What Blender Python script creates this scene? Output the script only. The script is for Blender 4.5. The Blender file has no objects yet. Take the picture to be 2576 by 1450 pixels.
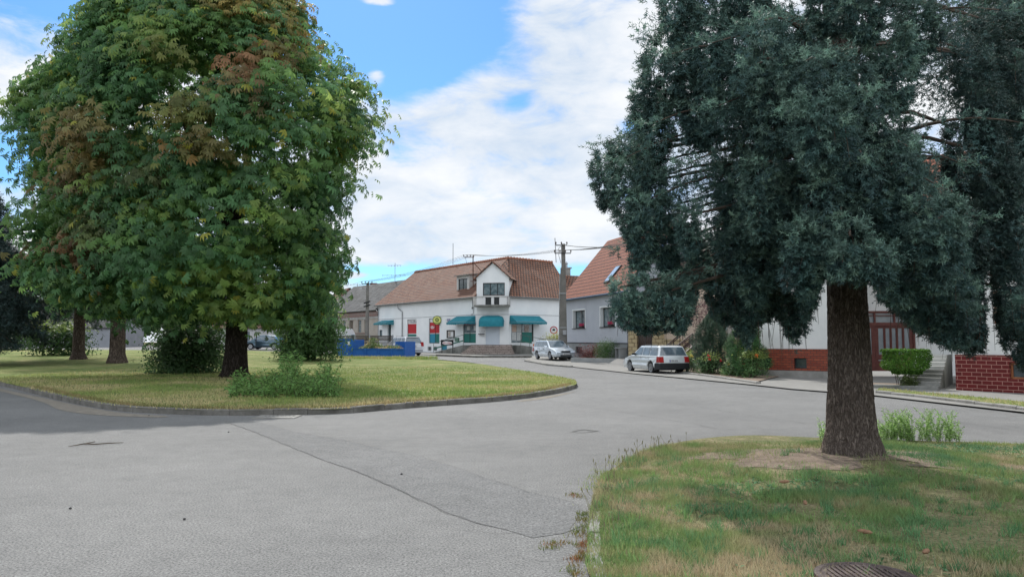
import bpy, bmesh, math, random
import numpy as np
from mathutils import Vector, Matrix, geometry
random.seed(7); RNG = np.random.default_rng(11)
R = math.radians
scene = bpy.context.scene
COL = scene.collection
# ---------------------------------------------------------------- camera model (photo pixels measured on a 2576 x 1450 grid)
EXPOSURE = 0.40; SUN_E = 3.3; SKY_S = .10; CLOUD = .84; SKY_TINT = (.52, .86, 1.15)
F, CX, CY, HY, CAMH = 1932.0, 1288.0, 725.0, 854.5, 1.7
PITCH = math.atan((HY - CY) / F)
cp, sp_ = math.cos(PITCH), math.sin(PITCH)
def ray(px, py):
    x = (px - CX) / F; u = -(py - CY) / F
    return (x, cp - u * sp_, sp_ + u * cp)
def clamp(v, a=0.0, b=1.0): return max(a, min(b, v))
def gz(X, Y):
    b = clamp((Y - 45) / 25) * .32 + clamp((Y - 70) / 30) * .1
    l = clamp((-10 - X) / 15) * clamp((Y - 50) / 28) * .35
    return b + l
def G(px, py, off=0.0):
    d = ray(px, py); z = 0.0
    for _ in range(25):
        t = (z + off - CAMH) / d[2]
        z = .5 * z + .5 * gz(d[0] * t, d[1] * t)
    return (d[0] * t, d[1] * t)
def A(px, py, Y):
    d = ray(px, py); t = Y / d[1]
    return Vector((d[0] * t, Y, CAMH + d[2] * t))
# ---------------------------------------------------------------- materials
MATS = {}
def mat(name, c1, c2=None, rough=.8, scale=4.0, bump=0.0, bscale=None, metal=0.0, detail=4, spec=.3, coat=0.0):
    if name in MATS: return MATS[name]
    m = bpy.data.materials.new(name); m.use_nodes = True; nt = m.node_tree; N = nt.nodes; L = nt.links
    b = N['Principled BSDF']; b.inputs['Roughness'].default_value = rough; b.inputs['Metallic'].default_value = metal
    b.inputs['Specular IOR Level'].default_value = spec; b.inputs['Coat Weight'].default_value = coat
    b.inputs['Base Color'].default_value = (*c1, 1)
    tc = N.new('ShaderNodeTexCoord')
    if c2 is not None:
        n = N.new('ShaderNodeTexNoise'); n.inputs['Scale'].default_value = scale; n.inputs['Detail'].default_value = detail
        n.inputs['Roughness'].default_value = .65
        L.new(tc.outputs['Object'], n.inputs['Vector'])
        r = N.new('ShaderNodeValToRGB'); r.color_ramp.elements[0].position = .32; r.color_ramp.elements[1].position = .7
        r.color_ramp.elements[0].color = (*c1, 1); r.color_ramp.elements[1].color = (*c2, 1)
        L.new(n.outputs['Fac'], r.inputs['Fac']); L.new(r.outputs['Color'], b.inputs['Base Color'])
    if bump:
        n2 = N.new('ShaderNodeTexNoise'); n2.inputs['Scale'].default_value = bscale or scale * 4; n2.inputs['Detail'].default_value = 5
        L.new(tc.outputs['Object'], n2.inputs['Vector'])
        bp = N.new('ShaderNodeBump'); bp.inputs['Strength'].default_value = bump; bp.inputs['Distance'].default_value = .05
        L.new(n2.outputs['Fac'], bp.inputs['Height']); L.new(bp.outputs['Normal'], b.inputs['Normal'])
    MATS[name] = m; return m
def glass_mat(name, c, rough=.06):
    m = mat(name, c, rough=rough, spec=.8); return m
def brick_mat(name, c1, c2, mortar, bw, rh, ms=.01, rough=.8, bump=.4, offset=.5, noise=0.0, nscale=1.2, ncol=(.1, .08, .06)):
    if name in MATS: return MATS[name]
    m = bpy.data.materials.new(name); m.use_nodes = True; nt = m.node_tree; N = nt.nodes; L = nt.links
    b = N['Principled BSDF']; b.inputs['Roughness'].default_value = rough; b.inputs['Specular IOR Level'].default_value = .2
    uv = N.new('ShaderNodeUVMap')
    t = N.new('ShaderNodeTexBrick'); t.offset = offset
    t.inputs['Color1'].default_value = (*c1, 1); t.inputs['Color2'].default_value = (*c2, 1); t.inputs['Mortar'].default_value = (*mortar, 1)
    t.inputs['Scale'].default_value = 1.0; t.inputs['Brick Width'].default_value = bw; t.inputs['Row Height'].default_value = rh
    t.inputs['Mortar Size'].default_value = ms; t.inputs['Mortar Smooth'].default_value = .3; t.inputs['Bias'].default_value = 0
    L.new(uv.outputs['UV'], t.inputs['Vector']); out = t.outputs['Color']
    if noise:
        n = N.new('ShaderNodeTexNoise'); n.inputs['Scale'].default_value = nscale; n.inputs['Detail'].default_value = 6; n.inputs['Roughness'].default_value = .7
        L.new(uv.outputs['UV'], n.inputs['Vector'])
        r = N.new('ShaderNodeValToRGB'); r.color_ramp.elements[0].position = .4; r.color_ramp.elements[1].position = .68
        mx = N.new('ShaderNodeMix'); mx.data_type = 'RGBA'
        ml = N.new('ShaderNodeMath'); ml.operation = 'MULTIPLY'; ml.inputs[1].default_value = noise
        L.new(n.outputs['Fac'], r.inputs['Fac']); L.new(r.outputs['Color'], ml.inputs[0]); L.new(ml.outputs[0], mx.inputs['Factor'])
        L.new(out, mx.inputs['A']); mx.inputs['B'].default_value = (*ncol, 1); out = mx.outputs['Result']
    L.new(out, b.inputs['Base Color'])
    bp = N.new('ShaderNodeBump'); bp.inputs['Strength'].default_value = bump; bp.inputs['Distance'].default_value = .03; bp.invert = True
    L.new(t.outputs['Fac'], bp.inputs['Height']); L.new(bp.outputs['Normal'], b.inputs['Normal'])
    MATS[name] = m; return m
def leaf_mat(name, transl=.35, rough=.55, tint=1.0):
    m = bpy.data.materials.new(name); m.use_nodes = True; nt = m.node_tree; N = nt.nodes; L = nt.links
    b = N['Principled BSDF']; b.inputs['Roughness'].default_value = rough; b.inputs['Specular IOR Level'].default_value = .25
    a = N.new('ShaderNodeAttribute'); a.attribute_name = 'Col'
    L.new(a.outputs['Color'], b.inputs['Base Color'])
    if transl > 0:
        tr = N.new('ShaderNodeBsdfTranslucent'); mx = N.new('ShaderNodeMixShader'); mx.inputs[0].default_value = transl
        hs = N.new('ShaderNodeHueSaturation'); hs.inputs['Value'].default_value = 1.6 * tint; hs.inputs['Hue'].default_value = .485
        L.new(a.outputs['Color'], hs.inputs['Color']); L.new(hs.outputs['Color'], tr.inputs['Color'])
        L.new(b.outputs[0], mx.inputs[1]); L.new(tr.outputs[0], mx.inputs[2]); L.new(mx.outputs[0], N['Material Output'].inputs['Surface'])
    MATS[name] = m; return m
# ---------------------------------------------------------------- mesh building
class MB:
    def __init__(s): s.v = []; s.f = []; s.uv = []
    def quad(s, pts, uv=None):
        i = len(s.v); s.v += [tuple(p) for p in pts]; s.f.append(tuple(range(i, i + len(pts))))
        s.uv.append(uv if uv else [(p[0] + p[1], p[2]) for p in pts]); return s
    def box(s, a, b):
        x0, y0, z0 = a; x1, y1, z1 = b
        P = [(x0,y0,z0),(x1,y0,z0),(x1,y1,z0),(x0,y1,z0),(x0,y0,z1),(x1,y0,z1),(x1,y1,z1),(x0,y1,z1)]
        return s.hexa(P)
    def hexa(s, P):
        i = len(s.v); s.v += [tuple(p) for p in P]
        for q in ((3,2,1,0),(4,5,6,7),(0,1,5,4),(1,2,6,5),(2,3,7,6),(3,0,4,7)):
            s.f.append(tuple(i + k for k in q))
            a = P[q[0]]; e = Vector(P[q[1]]) - Vector(a); l = e.length; h = (Vector(P[q[3]]) - Vector(a)).length
            s.uv.append([(0, 0), (l, 0), (l, h), (0, h)])
        return s
    def bar(s, a, b, w, h=None):            # square bar between two points
        h = h or w; a = Vector(a); b = Vector(b); d = (b - a).normalized()
        up = Vector((0, 0, 1)) if abs(d.z) < .95 else Vector((1, 0, 0))
        x = d.cross(up).normalized(); y = x.cross(d).normalized()
        P = [a - x*w/2 - y*h/2, a + x*w/2 - y*h/2, a + x*w/2 + y*h/2, a - x*w/2 + y*h/2]
        return s.hexa(P + [p + (b - a) for p in P])
    def tube(s, pts, rad, n=8, cap=True):
        pts = [Vector(p) for p in pts]; rings = []
        if not hasattr(rad, '__len__'): rad = [rad] * len(pts)
        px = None; dist = 0
        for k, p in enumerate(pts):
            d = (pts[min(k+1, len(pts)-1)] - pts[max(k-1, 0)]).normalized()
            if px is None:
                up = Vector((0, 0, 1)) if abs(d.z) < .9 else Vector((1, 0, 0)); px = d.cross(up).normalized()
            px = (px - d * px.dot(d)).normalized(); py = d.cross(px)
            i = len(s.v); rings.append(i)
            for j in range(n):
                a = 2 * math.pi * j / n; s.v.append(tuple(p + (px * math.cos(a) + py * math.sin(a)) * rad[k]))
        for k in range(len(pts) - 1):
            L_ = (pts[k+1] - pts[k]).length
            for j in range(n):
                a, b = rings[k] + j, rings[k] + (j+1) % n; c, d = rings[k+1] + (j+1) % n, rings[k+1] + j
                s.f.append((a, b, c, d)); u0 = j / n * 6.28 * rad[0]; u1 = (j+1) / n * 6.28 * rad[0]
                s.uv.append([(u0, dist), (u1, dist), (u1, dist + L_), (u0, dist + L_)])
            dist += L_
        if cap:
            s.f.append(tuple(rings[0] + j for j in reversed(range(n)))); s.uv.append([(0, 0)] * n)
            s.f.append(tuple(rings[-1] + j for j in range(n))); s.uv.append([(0, 0)] * n)
        return s
    def lathe(s, prof, n=20, axis='z', c=(0, 0, 0)):    # prof: (radius, height)
        rings = []
        for r, h in prof:
            rings.append(len(s.v))
            for j in range(n):
                a = 2 * math.pi * j / n
                p = (r * math.cos(a), r * math.sin(a), h) if axis == 'z' else (r * math.cos(a), h, r * math.sin(a))
                s.v.append((p[0] + c[0], p[1] + c[1], p[2] + c[2]))
        for k in range(len(prof) - 1):
            for j in range(n):
                s.f.append((rings[k] + j, rings[k] + (j+1) % n, rings[k+1] + (j+1) % n, rings[k+1] + j)); s.uv.append([(0,0),(1,0),(1,1),(0,1)])
        for q, fl in ((0, True), (len(prof)-1, False)):
            if prof[q][0] > 1e-4:
                idx = [rings[q] + j for j in range(n)]
                s.f.append(tuple(reversed(idx)) if fl else tuple(idx)); s.uv.append([(0, 0)] * n)
        return s
def tag(o, label=None, cat=None, group=None, kind=None):
    if label: o['label'] = label
    if cat: o['category'] = cat
    if group: o['group'] = group
    if kind: o['kind'] = kind
    return o
def origin(o):
    l = Vector((0, 0, 0))
    while o is not None: l = l + o.location; o = o.parent
    return l
def obj(name, mb, m, parent=None, local=False, smooth=False, bevel=0, seg=2):
    me = bpy.data.meshes.new(name)
    off = Vector((0, 0, 0)) if (local or parent is None) else origin(parent)
    me.from_pydata([(v[0] - off.x, v[1] - off.y, v[2] - off.z) for v in mb.v], [], mb.f)
    uvl = me.uv_layers.new(name='UVMap')
    flat = [c for f in mb.uv for p in f for c in p]
    if len(flat) == 2 * len(me.loops): uvl.data.foreach_set('uv', flat)
    me.validate()
    if isinstance(m, (list, tuple)):
        for q in m: me.materials.append(q)
    else: me.materials.append(m)
    if smooth: me.shade_smooth()
    o = bpy.data.objects.new(name, me); COL.objects.link(o)
    if parent is not None: o.parent = parent
    if bevel:
        bm = o.modifiers.new('bevel', 'BEVEL'); bm.width = bevel; bm.segments = seg; bm.limit_method = 'ANGLE'; bm.angle_limit = R(35); bm.harden_normals = False
    return o
def thing(name, label, cat, loc=(0, 0, 0), rz=0, group=None):
    o = bpy.data.objects.new(name, None); COL.objects.link(o); o.location = loc; o.rotation_euler = (0, 0, rz); o.empty_display_size = .2
    return tag(o, label, cat, group)
def np_obj(name, V, faces, m, parent=None, cols=None, smooth=False):
    """V (n,3) array, faces (m,k) array, cols (n,3) per-vertex colour"""
    me = bpy.data.meshes.new(name); V = np.asarray(V, dtype=np.float32); faces = np.asarray(faces, dtype=np.int32)
    if parent is not None:
        V = V - np.array(origin(parent), dtype=np.float32)
    k = faces.shape[1]; nf = len(faces)
    me.vertices.add(len(V)); me.vertices.foreach_set('co', V.ravel())
    me.loops.add(nf * k); me.loops.foreach_set('vertex_index', faces.ravel())
    me.polygons.add(nf); me.polygons.foreach_set('loop_start', np.arange(0, nf * k, k, dtype=np.int32)); me.polygons.foreach_set('loop_total', np.full(nf, k, dtype=np.int32))
    if smooth: me.polygons.foreach_set('use_smooth', np.ones(nf, dtype=bool))
    me.update(calc_edges=True)
    if cols is not None:
        at = me.color_attributes.new('Col', 'FLOAT_COLOR', 'POINT')
        c4 = np.ones((len(V), 4), dtype=np.float32); c4[:, :3] = cols; at.data.foreach_set('color', c4.ravel())
    me.materials.append(m); o = bpy.data.objects.new(name, me); COL.objects.link(o)
    if parent is not None: o.parent = parent
    return o
def dup(root, loc, rz, label=None):
    r = root.copy(); COL.objects.link(r); r.location = loc; r.rotation_euler = (0, 0, rz)
    if label: r['label'] = label
    for ch in list(root.children):
        c = ch.copy(); COL.objects.link(c); c.parent = r
        for g in list(ch.children):
            d = g.copy(); COL.objects.link(d); d.parent = c
    return r
def text_mb(s, size, place, thick=.004, align='CENTER', bold=0.0):
    """lettering as mesh; place(x, y, h) -> world point"""
    cu = bpy.data.curves.new('t', 'FONT'); cu.body = s; cu.size = size; cu.align_x = align; cu.align_y = 'CENTER'; cu.extrude = thick; cu.offset = bold; cu.resolution_u = 2
    o = bpy.data.objects.new('t', cu); COL.objects.link(o)
    me = bpy.data.meshes.new_from_object(o); mb = MB()
    for v in me.vertices: mb.v.append(tuple(place(v.co.x, v.co.y, v.co.z)))
    for p in me.polygons: mb.f.append(tuple(p.vertices)); mb.uv.append([(0, 0)] * len(p.vertices))
    bpy.data.objects.remove(o); bpy.data.meshes.remove(me); bpy.data.curves.remove(cu)
    return mb
class Wall:
    """vertical facade plane through two ground points, left to right as seen from outside"""
    def __init__(s, p0, p1):
        s.p = Vector((p0[0], p0[1], 0)); q = Vector((p1[0], p1[1], 0)); s.len = (q - s.p).length
        s.u = (q - s.p).normalized(); s.n = Vector((s.u.y, -s.u.x, 0))
    def pt(s, u, z, o=0.0): return s.p + s.u * u + s.n * o + Vector((0, 0, z))
    def uz(s, px, py):
        d = Vector(ray(px, py)); c = Vector((0, 0, CAMH)); t = (s.p - c).dot(s.n) / d.dot(s.n)
        q = c + d * t; return (q - s.p).dot(s.u), q.z
    def rect(s, x0, y0, x1, y1):           # pixel rectangle -> (u0,u1,z0,z1)
        xm, ym = (x0+x1)/2, (y0+y1)/2
        return (s.uz(x0, ym)[0], s.uz(x1, ym)[0], s.uz(xm, y1)[1], s.uz(xm, y0)[1])
    def box(s, mb, u0, u1, z0, z1, o0, o1):
        P = [s.pt(u0, z0, o1), s.pt(u1, z0, o1), s.pt(u1, z0, o0), s.pt(u0, z0, o0), s.pt(u0, z1, o1), s.pt(u1, z1, o1), s.pt(u1, z1, o0), s.pt(u0, z1, o0)]
        return mb.hexa(P)
    def face(s, mb, u0, u1, z0, z1, holes=(), depth=.25, o=0.0, top=None):
        """wall face with recessed openings; reveal faces go back by depth. holes: (u0,u1,z0,z1)"""
        us = sorted({u0, u1, *[clamp(h[0], u0, u1) for h in holes], *[clamp(h[1], u0, u1) for h in holes]})
        zs = sorted({z0, z1, *[clamp(h[2], z0, z1) for h in holes], *[clamp(h[3], z0, z1) for h in holes]})
        for a, b in zip(us, us[1:]):
            for c, d in zip(zs, zs[1:]):
                m, k = (a+b)/2, (c+d)/2
                if any(h[0] < m < h[1] and h[2] < k < h[3] for h in holes): continue
                mb.quad([s.pt(a, c, o), s.pt(b, c, o), s.pt(b, d, o), s.pt(a, d, o)], [(a, c), (b, c), (b, d), (a, d)])
        for h in holes:
            a, b, c, d = max(h[0], u0), min(h[1], u1), max(h[2], z0), min(h[3], z1)
            if a >= b or c >= d: continue
            i = o - depth
            mb.quad([s.pt(a, c, o), s.pt(a, d, o), s.pt(a, d, i), s.pt(a, c, i)]); mb.quad([s.pt(b, c, i), s.pt(b, d, i), s.pt(b, d, o), s.pt(b, c, o)])
            mb.quad([s.pt(a, d, o), s.pt(b, d, o), s.pt(b, d, i), s.pt(a, d, i)]); mb.quad([s.pt(a, c, i), s.pt(b, c, i), s.pt(b, c, o), s.pt(a, c, o)])
        return mb
def window(W, parent, r, fm, gm, depth=.15, o=0.0, fw=.07, nv=1, hz=(), name='window', pane='pane', label=None):
    u0, u1, z0, z1 = r; mb = MB(); i = o - depth
    W.box(mb, u0, u0+fw, z0, z1, i-.05, i+.03); W.box(mb, u1-fw, u1, z0, z1, i-.05, i+.03)
    W.box(mb, u0+fw, u1-fw, z0, z0+fw, i-.05, i+.028); W.box(mb, u0+fw, u1-fw, z1-fw, z1, i-.05, i+.028)
    for k in range(1, nv):
        u = u0 + (u1-u0) * k / nv; W.box(mb, u-fw*.5, u+fw*.5, z0+fw, z1-fw, i-.04, i+.022)
    for f in hz:
        z = z0 + (z1-z0) * f; W.box(mb, u0+fw, u1-fw, z-fw*.4, z+fw*.4, i-.04, i+.018)
    w = obj(name, mb, fm, parent)
    if label: w['label'] = label
    p = MB(); W.box(p, u0+fw*.5, u1-fw*.5, z0+fw*.5, z1-fw*.5, i-.03, i-.012); pn = obj(pane, p, gm, w)
    return w
def sheet(name, poly, m, zoff, step=4.0, fn=None, parent=None, smooth=False):
    """horizontal sheet over a polygon (x,y), cut on a grid so it follows the lie of the land"""
    bm = bmesh.new(); vs = [bm.verts.new((p[0], p[1], 0)) for p in poly]; f = bm.faces.new(vs)
    if f.normal.z < 0: f.normal_flip()
    bm.normal_update()
    bmesh.ops.triangulate(bm, faces=bm.faces[:])
    xs = [p[0] for p in poly]; ys = [p[1] for p in poly]
    for ax, lo, hi in ((0, min(xs), max(xs)), (1, min(ys), max(ys))):
        k = math.floor(lo / step) + 1
        while k * step < hi:
            co = [0, 0, 0]; no = [0, 0, 0]; co[ax] = k * step; no[ax] = 1
            bmesh.ops.bisect_plane(bm, geom=bm.verts[:] + bm.edges[:] + bm.faces[:], plane_co=co, plane_no=no); k += 1
    bmesh.ops.recalc_face_normals(bm, faces=bm.faces[:])
    bm.normal_update()
    if sum(f.normal.z * f.calc_area() for f in bm.faces) < 0: bmesh.ops.reverse_faces(bm, faces=bm.faces[:])
    for v in bm.verts: v.co.z = gz(v.co.x, v.co.y) + zoff + (fn(v.co.x, v.co.y) if fn else 0)
    me = bpy.data.meshes.new(name); bm.to_mesh(me); bm.free(); me.materials.append(m)
    if smooth: me.shade_smooth()
    o = bpy.data.objects.new(name, me); COL.objects.link(o); return o
def inside(poly, P):
    x, y = P[:, 0], P[:, 1]; c = np.zeros(len(P), dtype=bool); n = len(poly); j = n - 1
    for i in range(n):
        xi, yi = poly[i][:2]; xj, yj = poly[j][:2]
        if yi != yj:
            t = ((yi > y) != (yj > y)) & (x < (xj - xi) * (y - yi) / (yj - yi) + xi); c ^= t
        j = i
    return c
def resample(line, step):
    out = [Vector(line[0])]; 
    for a, b in zip(line, line[1:]):
        a = Vector(a); b = Vector(b); L_ = (b - a).length; n = max(1, round(L_ / step))
        out += [a.lerp(b, k / n) for k in range(1, n + 1)]
    return out
def smooth_line(pts, n=6):
    P = [Vector((p[0], p[1])) for p in pts]; out = []
    for i in range(len(P) - 1):
        p0, p1, p2, p3 = P[max(i-1, 0)], P[i], P[i+1], P[min(i+2, len(P)-1)]
        for k in range(n):
            t = k / n; out.append(.5 * ((2*p1) + (-p0+p2)*t + (2*p0-5*p1+4*p2-p3)*t*t + (-p0+3*p1-3*p2+p3)*t**3))
    out.append(P[-1]); return out
def kerb(name, line, m, w=.15, h=.13, stone=.95, base=-.03, side=1, seed=1):
    rnd = random.Random(seed); mb = MB(); pts = [Vector((p[0], p[1])) for p in line]
    acc = [0]
    for a, b in zip(pts, pts[1:]): acc.append(acc[-1] + (b - a).length)
    def at(s):
        for k in range(len(pts) - 1):
            if s <= acc[k+1] or k == len(pts) - 2:
                t = (s - acc[k]) / max(1e-6, acc[k+1] - acc[k]); return pts[k].lerp(pts[k+1], t)
    s = 0
    while s < acc[-1] - .1:
        l = stone * rnd.uniform(.55, 1.15); e = min(s + l - .012, acc[-1]); a, b = at(s), at(e); d = (b - a)
        if d.length < .05: break
        d.normalize(); n = Vector((-d.y, d.x)) * side * w; jz = rnd.uniform(-.008, .008); jo = Vector((-d.y, d.x)) * rnd.uniform(-.008, .008)
        a, b = a + jo, b + jo; za, zb = gz(*a), gz(*b); t = .02
        top = [(a.x + n.x*t/w, a.y + n.y*t/w, za+h+jz), (b.x + n.x*t/w, b.y+n.y*t/w, zb+h+jz), (b.x+n.x, b.y+n.y, zb+h+jz), (a.x+n.x, a.y+n.y, za+h+jz)]
        mid = [(a.x, a.y, za+h+jz-.02), (b.x, b.y, zb+h+jz-.02), (b.x+n.x, b.y+n.y, zb+h+jz-.02), (a.x+n.x, a.y+n.y, za+h+jz-.02)]
        bot = [(q[0], q[1], q[2]-h+base) for q in mid]
        mb.hexa(bot + mid); mb.quad(top); mb.quad([mid[0], mid[1], top[1], top[0]]); mb.quad([mid[1], mid[2], top[2], top[1]]); mb.quad([mid[3], mid[0], top[0], top[3]])
        s += l
    o = obj(name, mb, m); tag(o, kind='structure'); return o
# value noise for colouring foliage and grass
_NG = RNG.random((64, 64, 64)).astype(np.float32)
def vnoise(P, s):
    Q = np.asarray(P) * s; i = np.floor(Q).astype(int); f = Q - i; f = f * f * (3 - 2 * f)
    r = 0
    for dx in (0, 1):
        for dy in (0, 1):
            for dz in (0, 1):
                w = (f[:, 0] if dx else 1 - f[:, 0]) * (f[:, 1] if dy else 1 - f[:, 1]) * (f[:, 2] if dz else 1 - f[:, 2])
                r = r + w * _NG[(i[:, 0]+dx) % 64, (i[:, 1]+dy) % 64, (i[:, 2]+dz) % 64]
    return r
def unit(a): return a / np.maximum(1e-6, np.linalg.norm(a, axis=1, keepdims=True))
# ---------------------------------------------------------------- foliage generators
def blades(P, length, width, lean=.5, up=None):
    """grass blades: one thin triangle each"""
    n = len(P); a = RNG.random(n) * 6.283; s = np.stack([np.cos(a), np.sin(a), np.zeros(n)], 1)
    b = RNG.random(n) * 6.283; d = np.stack([np.cos(b) * lean * RNG.random(n), np.sin(b) * lean * RNG.random(n), np.ones(n)], 1)
    L_ = (length * (.5 + RNG.random(n)))[:, None]; w = width * .5
    V = np.empty((n, 3, 3)); V[:, 0] = P - s * w; V[:, 1] = P + s * w; V[:, 2] = P + unit(d) * L_
    return V.reshape(-1, 3), np.arange(3 * n).reshape(n, 3)
def leaves(P, Nrm, size, aspect=.5, up_fold=.15):
    """single pointed leaves, quads folded a little. Nrm: leaf normal"""
    n = len(P); r = unit(RNG.normal(size=(n, 3))); t = unit(np.cross(Nrm, r)); s = np.cross(Nrm, t)
    size = (size * (.6 + .8 * RNG.random(n)))[:, None]
    V = np.empty((n, 4, 3)); V[:, 0] = P; V[:, 1] = P + t*size*.5 + s*size*aspect*.5 ; V[:, 2] = P + t*size - Nrm*size*up_fold; V[:, 3] = P + t*size*.5 - s*size*aspect*.5
    return V.reshape(-1, 3), np.arange(4 * n).reshape(n, 4)
def palmate(P, Nrm, size, k=6, droop=.5):
    """horse-chestnut leaves: a fan of k leaflets each"""
    n = len(P); down = np.array([0, 0, -1.0]) + np.zeros((n, 3)); r = down + .6 * RNG.normal(size=(n, 3))
    t = unit(r - Nrm * np.sum(r * Nrm, 1, keepdims=True)); s = np.cross(Nrm, t)
    sz = (size * (.7 + .6 * RNG.random(n)))
    V = np.empty((n, k, 4, 3))
    for j in range(k):
        a = (j - (k-1)/2) * (3.5 / k); L_ = (sz * (1 - .10 * abs(j - (k-1)/2)))[:, None] * .64
        d = t * math.cos(a) + s * math.sin(a); q = np.cross(Nrm, d)
        d2 = d - Nrm * droop
        V[:, j, 0] = P; V[:, j, 1] = P + (d - Nrm * .12) * L_ * .66 + q * L_ * .165; V[:, j, 2] = P + d2 * L_; V[:, j, 3] = P + (d - Nrm * .12) * L_ * .66 - q * L_ * .165
    return V.reshape(-1, 3), np.arange(4 * n * k).reshape(n * k, 4)
def needles(P, D, length, nl=.028, nw=.006, k=12, spread=1.0):
    """conifer shoots: k needles round each axis. P base, D direction (unit)"""
    n = len(P); r = unit(RNG.normal(size=(n, 3))); x = unit(np.cross(D, r)); y = np.cross(D, x)
    length = np.broadcast_to(length, (n,))[:, None]
    V = np.empty((n, k, 3, 3)); nl = nl * (.8 + .4 * RNG.random((n, 1)))
    for j in range(k):
        a = j * 2.4; e = x * math.cos(a) + y * math.sin(a); t = (j + .3) / k
        b = P + D * length * t; dirn = D * .55 + e * spread * .85; s = np.cross(D, e)
        V[:, j, 0] = b - s * nw * .5; V[:, j, 1] = b + s * nw * .5; V[:, j, 2] = b + dirn * nl
    return V.reshape(-1, 3), np.arange(3 * n * k).reshape(n * k, 3)
# ================================================================ CAMERA, SKY, SUN
cam = bpy.data.cameras.new('camera'); camo = bpy.data.objects.new('camera', cam); COL.objects.link(camo)
camo.location = (0, 0, CAMH); camo.rotation_euler = (math.pi / 2 + PITCH, 0, 0)
cam.sensor_width = 36; cam.lens = 36 * F / 2576; cam.clip_end = 3000; cam.clip_start = .1
scene.camera = camo
scene.view_settings.view_transform = 'Standard'; scene.view_settings.look = 'None'; scene.view_settings.exposure = EXPOSURE
scene.view_settings.gamma = 1; scene.view_settings.use_curve_mapping = False
SUN_EL, SUN_AZ = R(47), R(-15)          # azimuth measured from +Y towards +X
sl = bpy.data.lights.new('sun', 'SUN'); so = bpy.data.objects.new('sun', sl); COL.objects.link(so)
sl.energy = SUN_E; sl.angle = R(.6); sl.color = (1.0, .965, .91)
sdir = Vector((math.cos(SUN_EL) * math.sin(SUN_AZ), math.cos(SUN_EL) * math.cos(SUN_AZ), math.sin(SUN_EL)))
so.rotation_euler = sdir.to_track_quat('Z', 'Y').to_euler()
world = bpy.data.worlds.new("World"); scene.world = world; world.use_nodes = True
nt = world.node_tree; N = nt.nodes; L = nt.links
bg = N['Background']; bg.inputs['Strength'].default_value = SKY_S
sky = N.new('ShaderNodeTexSky'); sky.sky_type = 'NISHITA'; sky.sun_disc = False; sky.sun_elevation = SUN_EL; sky.sun_rotation = SUN_AZ
sky.air_density = 1.0; sky.dust_density = .4; sky.ozone_density = 2.5
tc = N.new('ShaderNodeTexCoord'); sep = N.new('ShaderNodeSeparateXYZ'); L.new(tc.outputs['Generated'], sep.inputs[0])
def M(op, a, b=None, c=None):
    n = N.new('ShaderNodeMath'); n.operation = op
    for i, v in enumerate((a, b, c)):
        if v is None: continue
        if isinstance(v, (int, float)): n.inputs[i].default_value = v
        else: L.new(v, n.inputs[i])
    return n.outputs[0]
az = M('ARCTAN2', sep.outputs['X'], sep.outputs['Y']); el = M('ARCSINE', sep.outputs['Z'])
def aze(px, py):
    d = Vector(ray(px, py)).normalized(); return math.atan2(d.x, d.y), math.asin(d.z)
def blob(px, py, rx, ry, amp, rot=0.0):       # soft patch of the sky at an azimuth / elevation
    a0, e0 = aze(px, py); da = M('SUBTRACT', az, a0); de = M('SUBTRACT', el, e0); c, s = math.cos(rot), math.sin(rot)
    u = M('ADD', M('MULTIPLY', da, c), M('MULTIPLY', de, s)); v = M('SUBTRACT', M('MULTIPLY', de, c), M('MULTIPLY', da, s))
    u = M('DIVIDE', u, rx / F); v = M('DIVIDE', v, ry / F)
    q = M('ADD', M('MULTIPLY', u, u), M('MULTIPLY', v, v))
    return M('MULTIPLY', M('EXPONENT', M('MULTIPLY', q, -1.0)), amp)
dens = None
for b in ((960, 90, 210, 110, -1.15), (1130, 30, 190, 90, -.95, .3), (1080, 150, 160, 60, -.6, .5), (800, 60, 160, 150, -.5), (120, 10, 200, 80, -.7), (30, 400, 110, 70, -.75), (30, 560, 90, 30, -.3),
          (1010, 690, 260, 24, -1.0), (1480, 690, 120, 24, -.8), (1300, 262, 44, 30, -.28, .3), (1610, 325, 50, 26, -.7), (870, 690, 60, 9, 1.2),
          (960, 5, 60, 16, 1.1), (950, 190, 30, 22, .8), (930, 455, 60, 30, .25), (1130, 490, 120, 14, .15, -.25)):
    k = blob(*b); dens = k if dens is None else M('ADD', dens, k)
vec = N.new('ShaderNodeCombineXYZ'); L.new(az, vec.inputs[0]); L.new(M('MULTIPLY', el, 2.4), vec.inputs[1])
rot = N.new('ShaderNodeMapping'); rot.inputs['Rotation'].default_value = (0, 0, R(-12)); L.new(vec.outputs[0], rot.inputs[0])
n1 = N.new('ShaderNodeTexNoise'); n1.inputs['Scale'].default_value = 9; n1.inputs['Detail'].default_value = 9; n1.inputs['Roughness'].default_value = .6; n1.inputs['Distortion'].default_value = .35
L.new(rot.outputs[0], n1.inputs['Vector'])
n2 = N.new('ShaderNodeTexNoise'); n2.inputs['Scale'].default_value = 3.2; n2.inputs['Detail'].default_value = 5; n2.inputs['Roughness'].default_value = .5; L.new(rot.outputs[0], n2.inputs['Vector'])
d0 = M('ADD', M('ADD', dens, .62), M('MULTIPLY', M('SUBTRACT', n1.outputs['Fac'], .5), 1.5))
mr = N.new('ShaderNodeMapRange'); mr.interpolation_type = 'SMOOTHSTEP'; mr.inputs['From Min'].default_value = .02; mr.inputs['From Max'].default_value = .62
L.new(d0, mr.inputs['Value'])
cr = N.new('ShaderNodeValToRGB'); e = cr.color_ramp.elements; e[0].position = .38; e[0].color = (.52, .63, .77, 1); e[1].position = .58; e[1].color = (.90, .91, .92, 1)
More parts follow.
